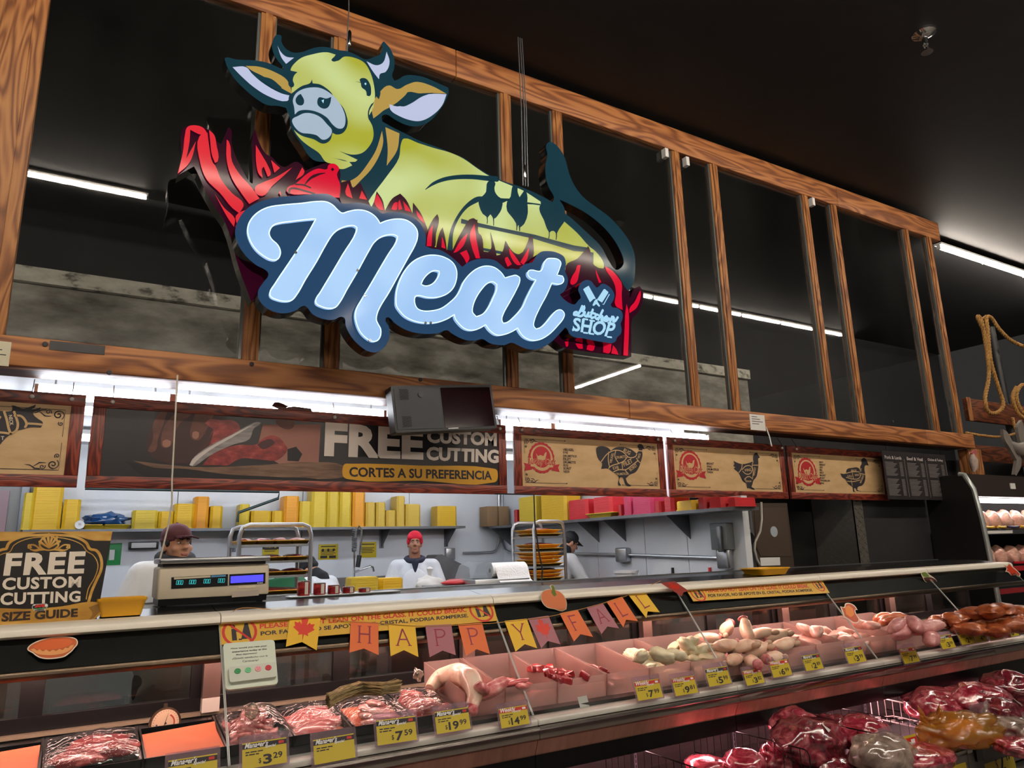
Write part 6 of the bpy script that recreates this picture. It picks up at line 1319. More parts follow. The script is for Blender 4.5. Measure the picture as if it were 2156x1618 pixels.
A = onY(946, 1167, YB-.03); box('junction_box', m_alu, A.x-.06, A.x+.08, YB-.06, YB, A.z-.08, A.z+.08, t, .01)
A, B = onX(1496, 1103, XS-.08), onX(1536, 1158, XS-.08)
t = thing('disconnect_box', (XS, (A.y+B.y)/2, B.z), 'grey electrical disconnect box on the side wall', 'electrical box'); box('case', M('box_grey', '75797b', .5), XS-.1, XS, B.y, A.y, B.z, A.z, t, .008)
box('lever', m_dsteel, XS-.13, XS-.1, B.y+.05, B.y+.1, B.z-.02, A.z-.03, t, .005); box('label', m_whitepl, XS-.103, XS-.1, A.y-.14, A.y-.03, B.z+.2, A.z-.05, t)
for x, hx, lb in ((1415, '18181a', 'black handled knife hanging low on the side wall'), (1493, 'd0202a', 'red handled knife hanging low on the side wall')):
    A = onX(x, 1200, XS-.02); t = thing('knife', (XS-.02, A.y, A.z-.05), lb, 'knife'); MB().tube([(XS-.012, A.y, A.z+.02), (XS-.015, A.y, A.z-.09)], [.014, .017], 8).build('handle', M('handle_'+hx, hx, .4), t, True); MB().bar((XS-.015, A.y, A.z-.09), (XS-.015, A.y, A.z-.28), .035, .003, (1, 0, 0)).build('blade', m_steel, t)
# work tables hidden behind the counter carry what stands on them
def table(x0, x1, y0, y1, z, label):
    t = thing('work_table', ((x0+x1)/2, (y0+y1)/2, 0), label, 'table'); box('top', m_steel, x0, x1, y0, y1, z-.04, z, t, .005)
    for x in (x0+.04, x1-.04):
        for y in (y0+.04, y1-.04): box('leg', m_steel, x-.02, x+.02, y-.02, y+.02, 0, z-.04, t)
    return t
table(1.95, 3.75, 5.6, 6.25, 1.12, 'steel work table behind the counter under yellow tray stacks')
table(5.0, XS-.02, 5.9, 8.2, 1.05, 'steel work table along the right side wall')
ZY, KY = (700, 1100), .13915
for k, (x0, x1, yt, c) in enumerate(((742, 799, 1217, 'l'), (800, 851, 1219, 'y'))):
    Y = 5.72+.1*k; A, B = onY(x0, yt, Y), onY(x1, yt, Y); stack('tray_stack', (A.x, Y, 1.121), (B.x, Y+.2, A.z), c, ('wide lemon yellow tray stack on the work table before the sink', 'yellow tray stack on the work table beside the white sack')[k], 'tray stacks on the work table')
c = onY(850, 1245, 5.66); o = lump('white_sack', M('sack_white', 'c9cdd2', .6), (.17, .06, .1), 4, .2, 1.5, 3, .5); o.location = (c.x, 5.68, 1.2); tag(o, 'pale draped white sack behind the counter left of the red beanie worker', 'sack')
A, B = onY(1000, 1222, 5.75), onY(1116, 1232, 5.75)
t = thing('wrap_station', ((A.x+B.x)/2, 5.9, 1.12), 'steel wrapping station with a clear domed cover behind the counter', 'wrapping station'); box('box', m_steel, A.x, B.x, 5.75, 6.2, 1.121, A.z, t, .006)
MB().prism([(A.x, A.z), (A.x+.05, A.z+.12), (A.x+.12, A.z+.15), (A.x+.2, A.z+.15), (A.x+.2, A.z)], 5.8, 6.15, 1).build('clear_cover', M_glass('clear_cover', 'eef2f4', .12, .08, .18, 'e8eef0'), t)
r = .068; A2, B2 = onY(1031, 1190, 5.85), onY(1102, 1190, 5.85); zc = A.z+r+.002
t = thing('paper_towel_roll', ((A2.x+B2.x)/2, 5.85, A.z), 'white paper towel roll with a hanging sheet on the wrapping station', 'paper towel')
m_tow = M('towel_white', 'e9ebee', .8, bump=(60, .4))
MB().lathe([(.02, A2.x), (r, A2.x), (r, B2.x), (.02, B2.x)], (0, 5.85, zc), 24, 0).build('roll', m_tow, t, smooth=True)
MB().lathe([(.021, A2.x-.001), (.021, B2.x)], (0, 5.85, zc), 12, 0).build('core', M('core_brown', '4a3226', .8), t)
sh_ = [(5.85-r*math.sin(R_(a)), zc+r*math.cos(R_(a))) for a in (20, 50, 80)]+[(5.85-r-.01, zc-.04), (5.85-r-.025, zc-.085), (5.85-r-.05, zc-.1)]
MB().add([(A2.x+.01+(.03*k/5), y-.003, z) for k, (y, z) in enumerate(sh_)]+[(B2.x+.02*k/5, y-.003, z) for k, (y, z) in enumerate(sh_)], [(k, k+1, k+7, k+6) for k in range(5)]).build('loose_sheet', m_tow, t, smooth=True)
# grey slicer hood
ph = [onY(x, y, 8.3) for x, y in ((916, 1176), (921, 1169), (931, 1168), (988, 1196), (990, 1228), (914, 1236))]
f = Flat(YP(8.3)); f.poly([[(p.x, p.z) for p in ph]], 0, -.3); o = f.build('slicer_hood', m_dsteel, None); tag(o, 'grey sloping machine hood behind the red beanie worker', 'machine')
o = box('machine_stand', m_dsteel, ph[0].x, ph[3].x, 8.3, 8.6, 0, ph[4].z-.001); tag(o, 'grey stand under the sloping machine hood', 'stand')
o = lump('meat_bag', M('bag_red', 'b8202a', .3), (.2, .1, .03), 5, .3, 2, 2, .5); c = onY(965, 1226, 6.1); o.location = (c.x, 6.05, c.z); tag(o, 'flat red meat package beyond the counter right of the worker', 'package')
tag(box('side_table', m_steel, c.x-.3, c.x+.25, 5.95, 6.24, 1.0, c.z-.02), 'steel stand under the flat red meat package', 'stand')
c = onX(1314, 1212, XS-.25); t = thing('bucket', (XS-.22, c.y, 1.052), 'white plastic bucket on the table by the side wall', 'bucket')
MB().lathe([(.1, 0), (.125, .26), (.135, .26), (.135, .285), (.12, .285), (.1, .02)], (XS-.22, c.y, 1.052), 18).build('pail', m_whitepl, t, True); MB().lathe([(.13, .2), (.136, .205), (.13, .22)], (XS-.22, c.y, 1.052), 18, cap=False).build('rib', m_whitepl, t, True)
# band saw at the end of the side wall
A, B = onY(1568, 1060, 5.25), onY(1660, 1195, 5.25)
t = thing('band_saw', ((A.x+B.x)/2, 5.35, 1.0), 'brown steel band saw cabinet with grey blade guide post', 'band saw')
BP = YP(5.25); bqs = lambda s: gq((1240, 1030), .21336, s, BP)
f = Flat(BP); f.poly([bqs('1585 140 1955 140 2030 800 1680 800')], 0, -.4); f.build('cabinet', M('saw_brown', '5d5047', .45, .6), t)
f = Flat(BP); f.poly([bqs('1625 185 1940 185 1990 665 1690 665 1650 580')], .006, 0); f.build('door', M('saw_door', '6a5a4f', .4, .6), t)
f = Flat(BP); f.poly([bqs('1500 140 1570 138 1610 480 1640 800 1590 800 1540 480')], .03, -.05); f.build('guide_post', m_alu, t)
f = Flat(BP); f.poly([bqs('1530 150 1552 150 1570 400 1548 405')], .034, .03); f.build('guide_slot', m_ink, t)
f = Flat(BP); f.disc(bqs('1550 490')[0], .06, .06, .03, 16); f.build('knob', m_blackpl, t)
f = Flat(BP); f.disc(bqs('1820 422')[0], .055, .01, .006, 18); f.build('round_label', M('label_blue', 'aab4bd', .4), t)
f = Flat(BP); f.poly([bqs('1680 680 1875 675 1880 755 1690 760')], .012, .006); f.build('white_table', m_whitepl, t)
MB().tube([onY(1240+x*.21336, 1030+y*.21336, 5.2) for x, y in ((1700, 130), (1705, 300), (1690, 420), (1640, 520), (1635, 600), (1655, 690), (1685, 750))], .012, 8).build('cable', M('cable_pale', 'b8b4aa', .5), t, True)
box('pedestal', m_dsteel, A.x+.15, B.x-.02, 5.3, 5.6, 0, 1.3, t)
# tray racks
m_meatr = M_mix('rack_meat', [(.35, '6e1a22'), (.55, '9c3a40'), (.75, 'c98a84')], 12, 5, .35, .5, .5, coat=.3)
LV = ['top', 'second', 'third', 'lowest']
def rack(xl, xr, ytop, ybot, Y, depth, levels, label, grp, per):
    A, B = onY(xl, ytop, Y), onY(xr, ytop, Y); x0, x1 = A.x, B.x; zt = (A.z+B.z)/2
    t = thing('tray_rack', ((x0+x1)/2, Y+depth/2, 0), label, 'rack')
    for y in (Y, Y+depth):
        MB().tube([(x0, y, .03), (x0, y, zt-.08), (x0+.02, y, zt-.02), (x0+.07, y, zt), (x1-.07, y, zt), (x1-.02, y, zt-.02), (x1, y, zt-.08), (x1, y, .03)], .017, 8).build('upright_frame', m_alu, t, True)
    k = 0; rng = random.Random(int(xl))
    for lv, (yl, n, st) in enumerate(levels):
        z = onY((xl+xr)/2, yl, Y).z
        s = box('shelf', m_alu, x0-.0, x1, Y, Y+depth, z-.03, z-.012, t)
        for x in (x0, x1): MB().bar((x, Y, z-.02), (x, Y+depth, z-.02), .02).build('rail', m_alu, s)
        wx = (x1-x0)/n
        for i in range(n):
            for j in range(st):
                c = (x0+wx*(i+.5)-.02*(j % 2), Y+depth*.45, z-.011+j*.036)
                o = foam_tray(c, wx*.98, depth*.92, .03, 'yellow meat tray, %s shelf of the %s, %s' % (LV[lv], label.split(' aluminium')[0]+' rack', ['first from the left', 'second from the left', 'third from the left', 'fourth from the left'][i] if n > 1 else ['lowest of its pile', 'second from below', 'third from below', 'topmost'][j]), 'tray', grp, m_yo, 'meat_tray')
                q = lump('meat', m_meatr, (wx*.42, depth*.38, .022), rng.randint(1, 60), .3, 2, 2, .4, o, (0, 0, .028))
    return t
rack(506, 656, 1105, 1265, 5.95, .4, ((1143, 4, 1), (1178, 3, 1), (1209, 3, 1), (1249, 1, 1)), 'left aluminium tray rack with rounded top behind the scale', 'meat trays on the left rack', 1)
rack(1123, 1187, 1098, 1232, 6.3, .42, ((1127, 1, 2), (1158, 1, 2), (1190, 1, 4), (1220, 1, 3)), 'right aluminium tray rack with rounded top before the black cap worker', 'meat trays on the right rack', 1)
c = onY(560, 1238, 5.75); o = lump('green_bag', M_glass('green_film', '8fd4b4', .1, .2, .6, '8fd0b0'), (.2, .05, .11), 8, .25, 2, 3); o.location = onY(600, 1235, 6.42); tag(o, 'green plastic bag behind the left rack', 'plastic bag')
for k in range(4):
    c = onX(1236+k*9, 1213-(k % 2)*4, 5.0); foam_tray((5.16, 7.35-.12*k, 1.052+.03*k), .3, .22, .03, ['lowest', 'second', 'third', 'topmost'][k]+' yellow foam tray in the pile handled by the black cap worker', 'tray', 'meat trays at the side table', m_st['o'], 'meat_tray')
o = lump('meat_pile', m_slice, (.13, .1, .05), 6, .3, 1.6, 3); o.location = (5.16, 7.05, 1.2); tag(o, 'fatty red meat piece on the trays at the side table', 'meat')
# ---------------------------------------------------------------- people
def grow(name, shapes, voxel, mat, parent, smooth=3):
    """union of rounded solids grown into one continuous skin"""
    vs, fs = [], []
    for sh in shapes:
        k = len(vs)
        if sh[0] == 'e':
            _, c, r, fn = sh
            for p in ICO[3][0]: vs.append(fn(V((c[0]+p[0]*r[0], c[1]+p[1]*r[1], c[2]+p[2]*r[2]))))
            fs += [tuple(i+k for i in f) for f in ICO[3][1]]
        else:
            _, a, b, ra, rb, fn = sh; a, b = V(a), V(b); d = (b-a).normalized(); x = d.orthogonal().normalized(); y = d.cross(x); n = 14; R = []
            for t in (-90, -60, -30, 0): R.append((a+d*ra*math.sin(R_(t)), ra*math.cos(R_(t))))
            for t in (0, 30, 60, 90): R.append((b+d*rb*math.sin(R_(t)), rb*math.cos(R_(t))))
            for c, r in R:
                r = max(r, 1e-4)
                for j in range(n): vs.append(fn(c+x*r*math.cos(2*math.pi*j/n)+y*r*math.sin(2*math.pi*j/n)))
            for i in range(7):
                for j in range(n): p = k+i*n+j; q = k+i*n+(j+1) % n; fs.append((p, q, q+n, p+n))
            fs += [tuple(range(k+n-1, k-1, -1)), tuple(range(k+7*n, k+8*n))]
    me = bpy.data.meshes.new(name); me.from_pydata([tuple(v) for v in vs], [], fs); o = bpy.data.objects.new('tmp', me); COL.objects.link(o)
    m = o.modifiers.new('r', 'REMESH'); m.mode = 'VOXEL'; m.voxel_size = voxel
    if smooth: s = o.modifiers.new('s', 'SMOOTH'); s.factor = .5; s.iterations = smooth
    dg = bpy.context.evaluated_depsgraph_get(); out = bpy.data.meshes.new_from_object(o.evaluated_get(dg)); bpy.data.objects.remove(o)
    out.name = name; shade(out, 180); return link(name, out, mat, parent, world=False)
m_skin = M('skin', 'b98468', .5, var=(14, .08)); m_skin2 = M('skin_tan', 'a87458', .5, var=(14, .08)); m_coat = M('coat_white', 'dfe3e8', .7, var=(3, .04), bump=((14, 14, 5), .5)); m_coatg = M('coat_grey', 'c3c4c5', .7, bump=((14, 14, 5), .5))
m_hood = M('hood_black', '15151a', .8); m_navy = M('collar_navy', '20233a', .7); m_hair = M('hair', '1c1512', .7); m_lip = M('lips', '96564c', .5); m_eyew = M('eye_white', 'd5cec6', .3); m_trous = M('trousers', '23252b', .8)
def rotX(p, piv, a): q = p-V(piv); c, s = math.cos(a), math.sin(a); return V((q.x, q.y*c-q.z*s, q.y*s+q.z*c))+V(piv)
def rotZ(p, piv, a): q = p-V(piv); c, s = math.cos(a), math.sin(a); return V((q.x*c-q.y*s, q.x*s+q.y*c, q.z))+V(piv)
def person(label, loc, rz, bend=0, nod=0, turn=0, S=1.0, arms=None, hat='cap', hatmat=None, coat=None, hood=None, skin=None, glove=None, glasses=False, apron=False, HS=.87, hz=0, ring=0, HW=1):
    """stands at loc facing local -Y; bend/nod/turn in degrees; arms = [(elbow, wrist)] for -x and +x sides in local upright coordinates"""
    P = thing('person', loc, label, 'person', rz=R_(rz)); P.scale = (S, S, S); sk = skin or m_skin
    I = lambda p: p
    Ub = lambda p: rotX(p, (0, 0, .95), R_(bend))          # positive bends towards -Y
    Hd = lambda p: Ub(rotX(rotZ(V((p.x*HS*HW, .012+(p.y-.012)*HS, 1.5+(p.z-1.5)*HS+hz)), (0, 0, 1.5), R_(turn)), (0, .0, 1.5), R_(nod)))
    arms = arms or [((-.27, -.02, 1.12), (-.2, -.26, 1.08)), ((.27, -.02, 1.12), (.2, -.26, 1.08))]
    body = [('e', (0, .012, 1.665), (.076, .094, .098), Hd), ('e', (0, -.02, 1.6), (.066, .075, .085), Hd), ('e', (0, -.045, 1.548), (.046, .048, .034), Hd), ('e', (0, -.072, 1.535), (.024, .02, .02), Hd),
            ('c', (0, -.088, 1.645), (0, -.112, 1.612), .010, .0145, Hd), ('e', (.013, -.1, 1.608), (.01, .012, .009), Hd), ('e', (-.013, -.1, 1.608), (.01, .012, .009), Hd),
            ('c', (-.045, -.078, 1.668), (.045, -.078, 1.668), .011, .011, Hd), ('e', (.042, -.06, 1.608), (.026, .024, .03), Hd), ('e', (-.042, -.06, 1.608), (.026, .024, .03), Hd),
            ('c', (-.02, -.084, 1.571), (.02, -.084, 1.571), .009, .009, Hd), ('c', (-.016, -.083, 1.560), (.016, -.083, 1.560), .010, .010, Hd),
            ('e', (.079, .008, 1.62), (.010, .022, .033), Hd), ('e', (-.079, .008, 1.62), (.010, .022, .033), Hd), ('c', (0, .03, 1.38), (0, .012, 1.57), .062, .056, Ub),
            ('e', (0, .0, 1.26), (.165, .105, .19), Ub), ('e', (0, .0, 1.05), (.15, .105, .18), Ub), ('e', (0, .01, .92), (.16, .115, .12), I), ('c', (-.15, .01, 1.40), (.15, .01, 1.40), .058, .058, Ub)]
    ctx = list(body[15:]); ctx = []
    for s in (-1, 1):
        body += [('c', (s*.09, 0, .9), (s*.1, -.01, .5), .085, .058, I), ('c', (s*.1, -.01, .5), (s*.1, .02, .08), .056, .038, I), ('c', (s*.1, .03, .045), (s*.11, -.14, .035), .042, .034, I)]
    for s, (el, wr) in zip((-1, 1), arms):
        sh = V((s*.18, .01, 1.39)); el, wr = V(el), V(wr); d = (wr-el).normalized(); sd = d.cross(V((0, 0, 1))); sd = sd.normalized() if sd.length > .01 else V((1, 0, 0)); up = sd.cross(d)
        body += [('c', sh, el, .05, .042, Ub), ('c', el, wr, .04, .027, Ub), ('e', wr+d*.045, (.036, .036, .03), Ub)]
        for k, (o, L) in enumerate(((-.028, .062), (-.01, .075), (.01, .07), (.027, .055))):
            b = wr+d*.07+sd*o; m = b+d*L*.55-up*.008; body += [('c', b, m, .0105, .0095, Ub), ('c', m, m+d*L*.4-up*.024, .0095, .008, Ub)]
        b = wr+d*.025-sd*s*.03; body += [('c', b, b+d*.03-sd*s*.025-up*.008, .012, .0105, Ub), ('c', b+d*.03-sd*s*.025-up*.008, b+d*.06-sd*s*.022-up*.018, .0105, .009, Ub)]
    grow('body', body, .0075, sk, P, 2)
    cs = [('e', (0, 0, 1.26), (.195, .14, .2), Ub), ('e', (0, 0, 1.05), (.19, .145, .2), Ub), ('c', (-.165, .01, 1.385), (.165, .01, 1.385), .078, .078, Ub), ('e', (0, .01, .9), (.2, .155, .16), I), ('c', (0, .01, .85), (0, .01, .6), .175, .2, I)]
    for s, (el, wr) in zip((-1, 1), arms):
        sh = V((s*.185, .01, 1.385)); el, wr = V(el), V(wr); cs += [('c', sh, el, .078, .068, Ub), ('c', el, wr, .064, .05, Ub)]
    cm = coat or m_coat; co = grow('coat', cs, .014, cm, P, 3)
    # collar / hood
    rg = [('c', (.085*math.cos(a), .02+.08*math.sin(a), 1.455+ring+.02*math.sin(a)), (.085*math.cos(a+.42), .02+.08*math.sin(a+.42), 1.455+ring+.02*math.sin(a+.42)), .034, .034, Ub) for a in [j*.42 for j in range(15)]]
    if ring < -1: grow('hood', [('c', (0, .035, 1.42), (0, .025, 1.53+hz), .1, .075, Ub)], .011, m_hood, P, 3)
    if ring > -1: grow('hood' if hood is not m_navy else 'collar', rg, .011, hood or m_hood, P, 2)
    if hood is m_navy: grow('shirt_front', [('c', (0, -.1, 1.43), (0, -.132, 1.33), .04, .012, Ub)], .01, m_navy, P, 1)
    # eyes, brows, mouth, hair
    for s in (-1, 1):
        e = grow('eye', [('e', (s*.031, -.079, 1.644), (.0125, .010, .0065), Hd)], .003, m_eyew, P, 1); grow('iris', [('e', (s*.031+.002, -.088, 1.644), (.0052, .003, .0056), Hd)], .0018, m_hair, e, 0)
        grow('eyebrow', [('c', (s*.015, -.089, 1.668), (s*.05, -.079, 1.671), .0055, .004, Hd)], .003, m_hair, P, 1)
    grow('lips', [('c', (-.02, -.091, 1.570), (.02, -.091, 1.570), .005, .005, Hd), ('c', (-.014, -.091, 1.562), (.014, -.091, 1.562), .006, .006, Hd)], .003, m_lip, P, 1)
    hr = [('e', (0, .03, 1.655), (.08, .085, .085), Hd)]+[('e', (s*.074, -.012, 1.65), (.01, .022, .034), Hd) for s in (-1, 1)]
    grow('hair', hr, .008, m_hair, P, 1)
    if hat == 'beanie':
        b = grow('beanie', [('e', (0, .022, 1.70), (.093, .104, .092), Hd), ('c', (-.06, -.05, 1.70), (.06, -.05, 1.70), .03, .03, Hd)]+[('e', (s*.075, .0, 1.66), (.024, .05, .04), Hd) for s in (-1, 1)]+[('e', (0, .08, 1.64), (.07, .04, .05), Hd)], .008, hatmat, P, 3)
    elif hat == 'cap':
        b = grow('cap', [('e', (0, .016, 1.70), (.088, .104, .088), Hd), ('e', (0, .02, 1.67), (.09, .102, .035), Hd)], .008, hatmat, P, 2)
        br = []
        for k in range(9): a = R_(-60+k*15); br.append(('c', (.06*math.sin(a), -.06, 1.695), (.078*math.sin(a), -.09-.085*math.cos(a), 1.68-.012*abs(math.sin(a))), .008, .005, Hd))
        grow('brim', br, .005, hatmat, b, 2); grow('button', [('e', (0, .015, 1.788), (.009, .009, .006), Hd)], .003, hatmat, b, 0)
    if glasses:
        g = []
        for s in (-1, 1):
            for j in range(12): a, a2 = j*.5236, (j+1)*.5236; g.append(('c', (s*.032+.024*math.cos(a), -.1, 1.642+.017*math.sin(a)), (s*.032+.024*math.cos(a2), -.1, 1.642+.017*math.sin(a2)), .0025, .0025, Hd))
            g.append(('c', (s*.056, -.1, 1.645), (s*.082, .0, 1.635), .0025, .0025, Hd))
        grow('glasses', g, .0022, m_blackpl, P, 0)
    if glove:
        for (gm, i) in glove:
            el, wr = V(arms[i][0]), V(arms[i][1]); d = (wr-el).normalized(); sd = d.cross(V((0, 0, 1))).normalized(); up = sd.cross(d); s = (-1, 1)[i]
            g = [('c', wr-d*.03, wr+d*.04, .05, .042, Ub)]
            for o, L in ((-.03, .065), (-.01, .078), (.01, .073), (.029, .058)):
                b_ = wr+d*.07+sd*o; m_ = b_+d*L*.55-up*.008; g += [('c', b_, m_, .0135, .0125, Ub), ('c', m_, m_+d*L*.42-up*.024, .0125, .011, Ub)]
            b_ = wr+d*.025-sd*s*.03; g += [('c', b_, b_+d*.06-sd*s*.027-up*.014, .016, .013, Ub)]
            grow('glove', g, .006, gm, P, 1)
    if apron: grow('apron', [('e', (0, -.105, 1.15), (.155, .06, .23), Ub), ('e', (0, -.1, .95), (.18, .08, .2), I)], .013, m_coat, P, 3)
    grow('trousers', [('c', (s*.09, 0, .8), (s*.1, .01, .1), .1, .07, I) for s in (-1, 1)], .015, m_trous, P, 2)
    return P
m_maroon = M('cap_maroon', '4e1f27', .75); m_beanie = M('beanie_red', 'd21a35', .85, bump=(90, .15)); m_capb = M('cap_black', '141418', .7)
c = onY(383, 1143, 5.25)
person('worker in maroon cap and white coat with black hood behind the scale', (c.x-.02, 5.3, .0), 12, S=1.085, hz=-.068, ring=.018, turn=14, HW=1.13, nod=-3, hat='cap', hatmat=m_maroon, arms=[((-.3, -.0, 1.14), (-.25, -.24, 1.1)), ((.28, -.03, 1.13), (.2, -.26, 1.1))])
c = onY(875, 1140, 7.4)
person('worker in red beanie and white coat with orange glove, facing the counter', (c.x, 7.42, .0), -21, S=1.04, nod=-4, hat='beanie', hatmat=m_beanie, hood=m_navy, skin=m_skin2, apron=True, glove=[(M('glove_orange', 'e0652a', .5), 1)], arms=[((-.29, -.03, 1.12), (-.22, -.25, 1.0)), ((.29, -.03, 1.12), (.24, -.22, 1.08))])
o = lump('plastic_sack', M('sack_pale', 'd9d6d0', .45), (.17, .1, .11), 9, .35, 2.0, 3); c = onY(905, 1235, 6.86); o.location = c; tag(o, 'tied white plastic sack in the hands of the red beanie worker', 'sack')
mt = MB().lathe([(.03, .05), (.018, .11), (.035, .17), (.01, .19)], c, 10).build('sack_neck', M('sack_pale', 'd9d6d0', .45), o, True)
tag(box('work_bench', m_steel, c.x-.5, c.x+.8, 6.6, 6.98, 0, c.z-.09), 'steel bench in front of the red beanie worker', 'bench')
c = onY(1207, 1132, 7.2)
person('worker in black cap and glasses bending over trays at the side table', (c.x-.27, 7.22, 0), 80, bend=17, nod=12, S=1.06, hz=-.03, ring=-2, hat='cap', hatmat=m_capb, coat=m_coatg, skin=m_skin, glasses=True, glove=[(m_blackpl, 0)], arms=[((-.27, -.2, 1.16), (-.16, -.46, 1.13)), ((.27, -.2, 1.16), (.14, -.46, 1.13))])
c = onY(665, 1165, 6.85)
person('worker in white coat and black hat bent over behind the left rack', (c.x+.28, 7.0, 0), -142, bend=34, nod=10, hz=-.05, ring=-2, S=1.0, hat='beanie', hatmat=m_capb, arms=[((-.28, -.1, 1.12), (-.18, -.33, 1.05)), ((.28, -.1, 1.12), (.18, -.33, 1.05))])
# ---------------------------------------------------------------- lower open case
m_wire = M('wire_black', '1c1a1a', .35, .7); m_wirew = M('wire_white', 'd9cfc8', .4)
zl = lambda Y: .2-(Y-3.03)*.0388
def divider(x, y0, y1, zt, mat, label, group='wire dividers in the lower case', low=False):
    """upright wire panel running front (y0) to back (y1)"""
    t = thing('wire_divider', (x, y0, zl(y0)), label, 'wire divider', group); zb = zl(y0)+.012
    MB().tube([(x, y0, zb), (x, y0, zt-.03), (x, y0+.008, zt-.008), (x, y0+.03, zt), (x, y1, zt), (x, y1, zb), (x, y0, zb)], .0042, 6).build('frame_wire', mat, t)
    n = int((y1-y0)/.062)
    for k in range(1, n): y = y0+(y1-y0)*k/n; MB().tube([(x, y, zb), (x, y, zt)], .0026, 5, caps=False).build('wire', mat, t)
    return t
DV = [(3.02, 3.12, 4.0, 'black wire divider at the left of the lower case, bare'), (3.78, 3.06, 4.0, 'black wire divider left of the big red meat bag'), (4.42, 3.06, 4.0, 'black wire divider in front of the big red meat bag'), (4.87, 3.06, 4.0, 'black wire divider beside the grey vacuum bag'), (5.95, 3.06, 4.0, 'black wire divider right of the yellow bag')]
for x, a, b, lb in DV: divider(x, a, b, .41, m_wire, lb)
A = onZ(1835, 1468, .42); x = A.x
t = thing('wire_basket', (x, 3.3, zl(3.3)), 'white wire basket shelf piece tilted in the lower case', 'wire basket')
m = MB(); y0, y1 = 3.0, 3.72
MB().tube([(x, y1, .27), (x, y1, .425), (x, y0, .40), (x, y0, .25), (x, y1, .27)], .005, 6).build('side_frame', m_wirew, t)
for k in range(1, 12): y = y0+(y1-y0)*k/12; MB().tube([(x, y, .25+.02*k/12), (x, y, .40+.025*k/12)], .003, 5, caps=False).build('wire', m_wirew, t)
MB().tube([(x, y1, .27), (x+.2, y1-.04, .262), (x+.2, y0+.1, .245), (x, y0, .25)], .004, 6).build('floor_frame', m_wirew, t)
for k in range(3): y = y1-.12*(k+1); MB().tube([(x, y, .264), (x+.2, y, .26)], .003, 5).build('floor_wire', m_wirew, t)
m_vac = M_mix('vacuum_beef', [(.3, '5e0f1c'), (.48, '9a2a3c'), (.62, 'c96a72'), (.8, 'efd0c8')], (7, 11, 11), 6, .14, 1.6, .35, .6, coat=1)
m_vacd = M_mix('vacuum_dark', [(.3, '3a0a14'), (.5, '74202e'), (.65, 'a85058'), (.85, 'dcb0a8')], (7, 11, 11), 6, .14, 1.6, .35, .6, coat=1)
m_vacg = M_mix('vacuum_grey', [(.35, '6e5a52'), (.55, 'a08c80'), (.8, 'd0bcae')], (5, 8, 8), 5, .14, 1.2, .3, .6, coat=1)
LM = [('vacuum_meat', m_vacd, 1700, 1560, .36, (.36, .2, .15), 12, 'largest dark red vacuum packed meat with a white label in the lower case'), ('vacuum_meat', m_vac, 1672, 1528, .42, (.2, .15, .11), 20, 'bright pink vacuum packed meat behind the largest one'),
      ('vacuum_meat', m_vacg, 1862, 1590, .30, (.29, .17, .13), 5, 'grey filmed vacuum packed meat beside the black divider'), ('vacuum_meat', m_vac, 1815, 1545, .34, (.26, .18, .12), 10, 'pink vacuum packed meat behind the grey filmed one'),
      ('vacuum_meat', m_vac, 1945, 1592, .25, (.36, .16, .07), 10, 'flat pink meat lying under the white wire basket'), ('vacuum_meat', m_vac, 1975, 1488, .38, (.34, .2, .13), 5, 'pink vacuum packed meat behind the yellow bag'), ('vacuum_meat', m_vac, 2060, 1478, .40, (.3, .2, .13), -5, 'vacuum packed meat right behind the third divider'),
      ('vacuum_meat', m_vacd, 2105, 1498, .37, (.24, .17, .1), 25, 'vacuum packed meat with a pale label at the right edge'), ('vacuum_meat', m_vacd, 2130, 1452, .40, (.26, .2, .14), 0, 'dark vacuum packed meat high at the far right'), ('vacuum_meat', m_vacg, 2140, 1532, .3, (.28, .15, .08), 10, 'silvery filmed package at the right edge of the lower case'),
      ('vacuum_meat', m_vac, 1570, 1608, .3, (.16, .13, .08), 10, 'small pink meat package behind the printed plastic bag'), ('vacuum_meat', m_vac, 1495, 1616, .28, (.17, .12, .06), 5, 'pink meat package low at the left of the meats'), ('vacuum_meat', m_vacd, 1755, 1612, .24, (.22, .13, .07), -10, 'dark meat under the grey filmed package'), ('vacuum_meat', m_vac, 1650, 1596, .28, (.2, .14, .09), 15, 'pale pink meat under the largest vacuum pack'),
      ('vacuum_meat', m_vac, 2010, 1552, .27, (.28, .17, .06), 0, 'red meat lying under the yellow bag'), ('vacuum_meat', m_vacd, 1760, 1535, .36, (.2, .14, .1), 40, 'dark red vacuum packed meat between the largest and the grey one'), ('vacuum_meat', m_vac, 2150, 1575, .24, (.22, .14, .06), 0, 'flat pink package at the right end near the weekly tag')]
for k, (nm, mt, x, y, z, s, rz, lb) in enumerate(LM):
    o = lump(nm, mt, s, 120+k*3, .2, 1.5, 4 if s[0] > .19 else 3, .6); o.location = onZ(x, y, z); o.rotation_euler = (.15, .1, R_(rz)); tag(o, lb, 'meat', 'vacuum packed meats in the lower case')
    if k in (0, 7):
        p = o.location; pl = Pl(p+V((-.06, -s[1]*.75, s[2]*.62)), (1, .3, 0), (0, .8, .6)); f = Flat(pl); f.rect(0, .1, 0, .06, .012, .01); f.build('label', m_paper, o)
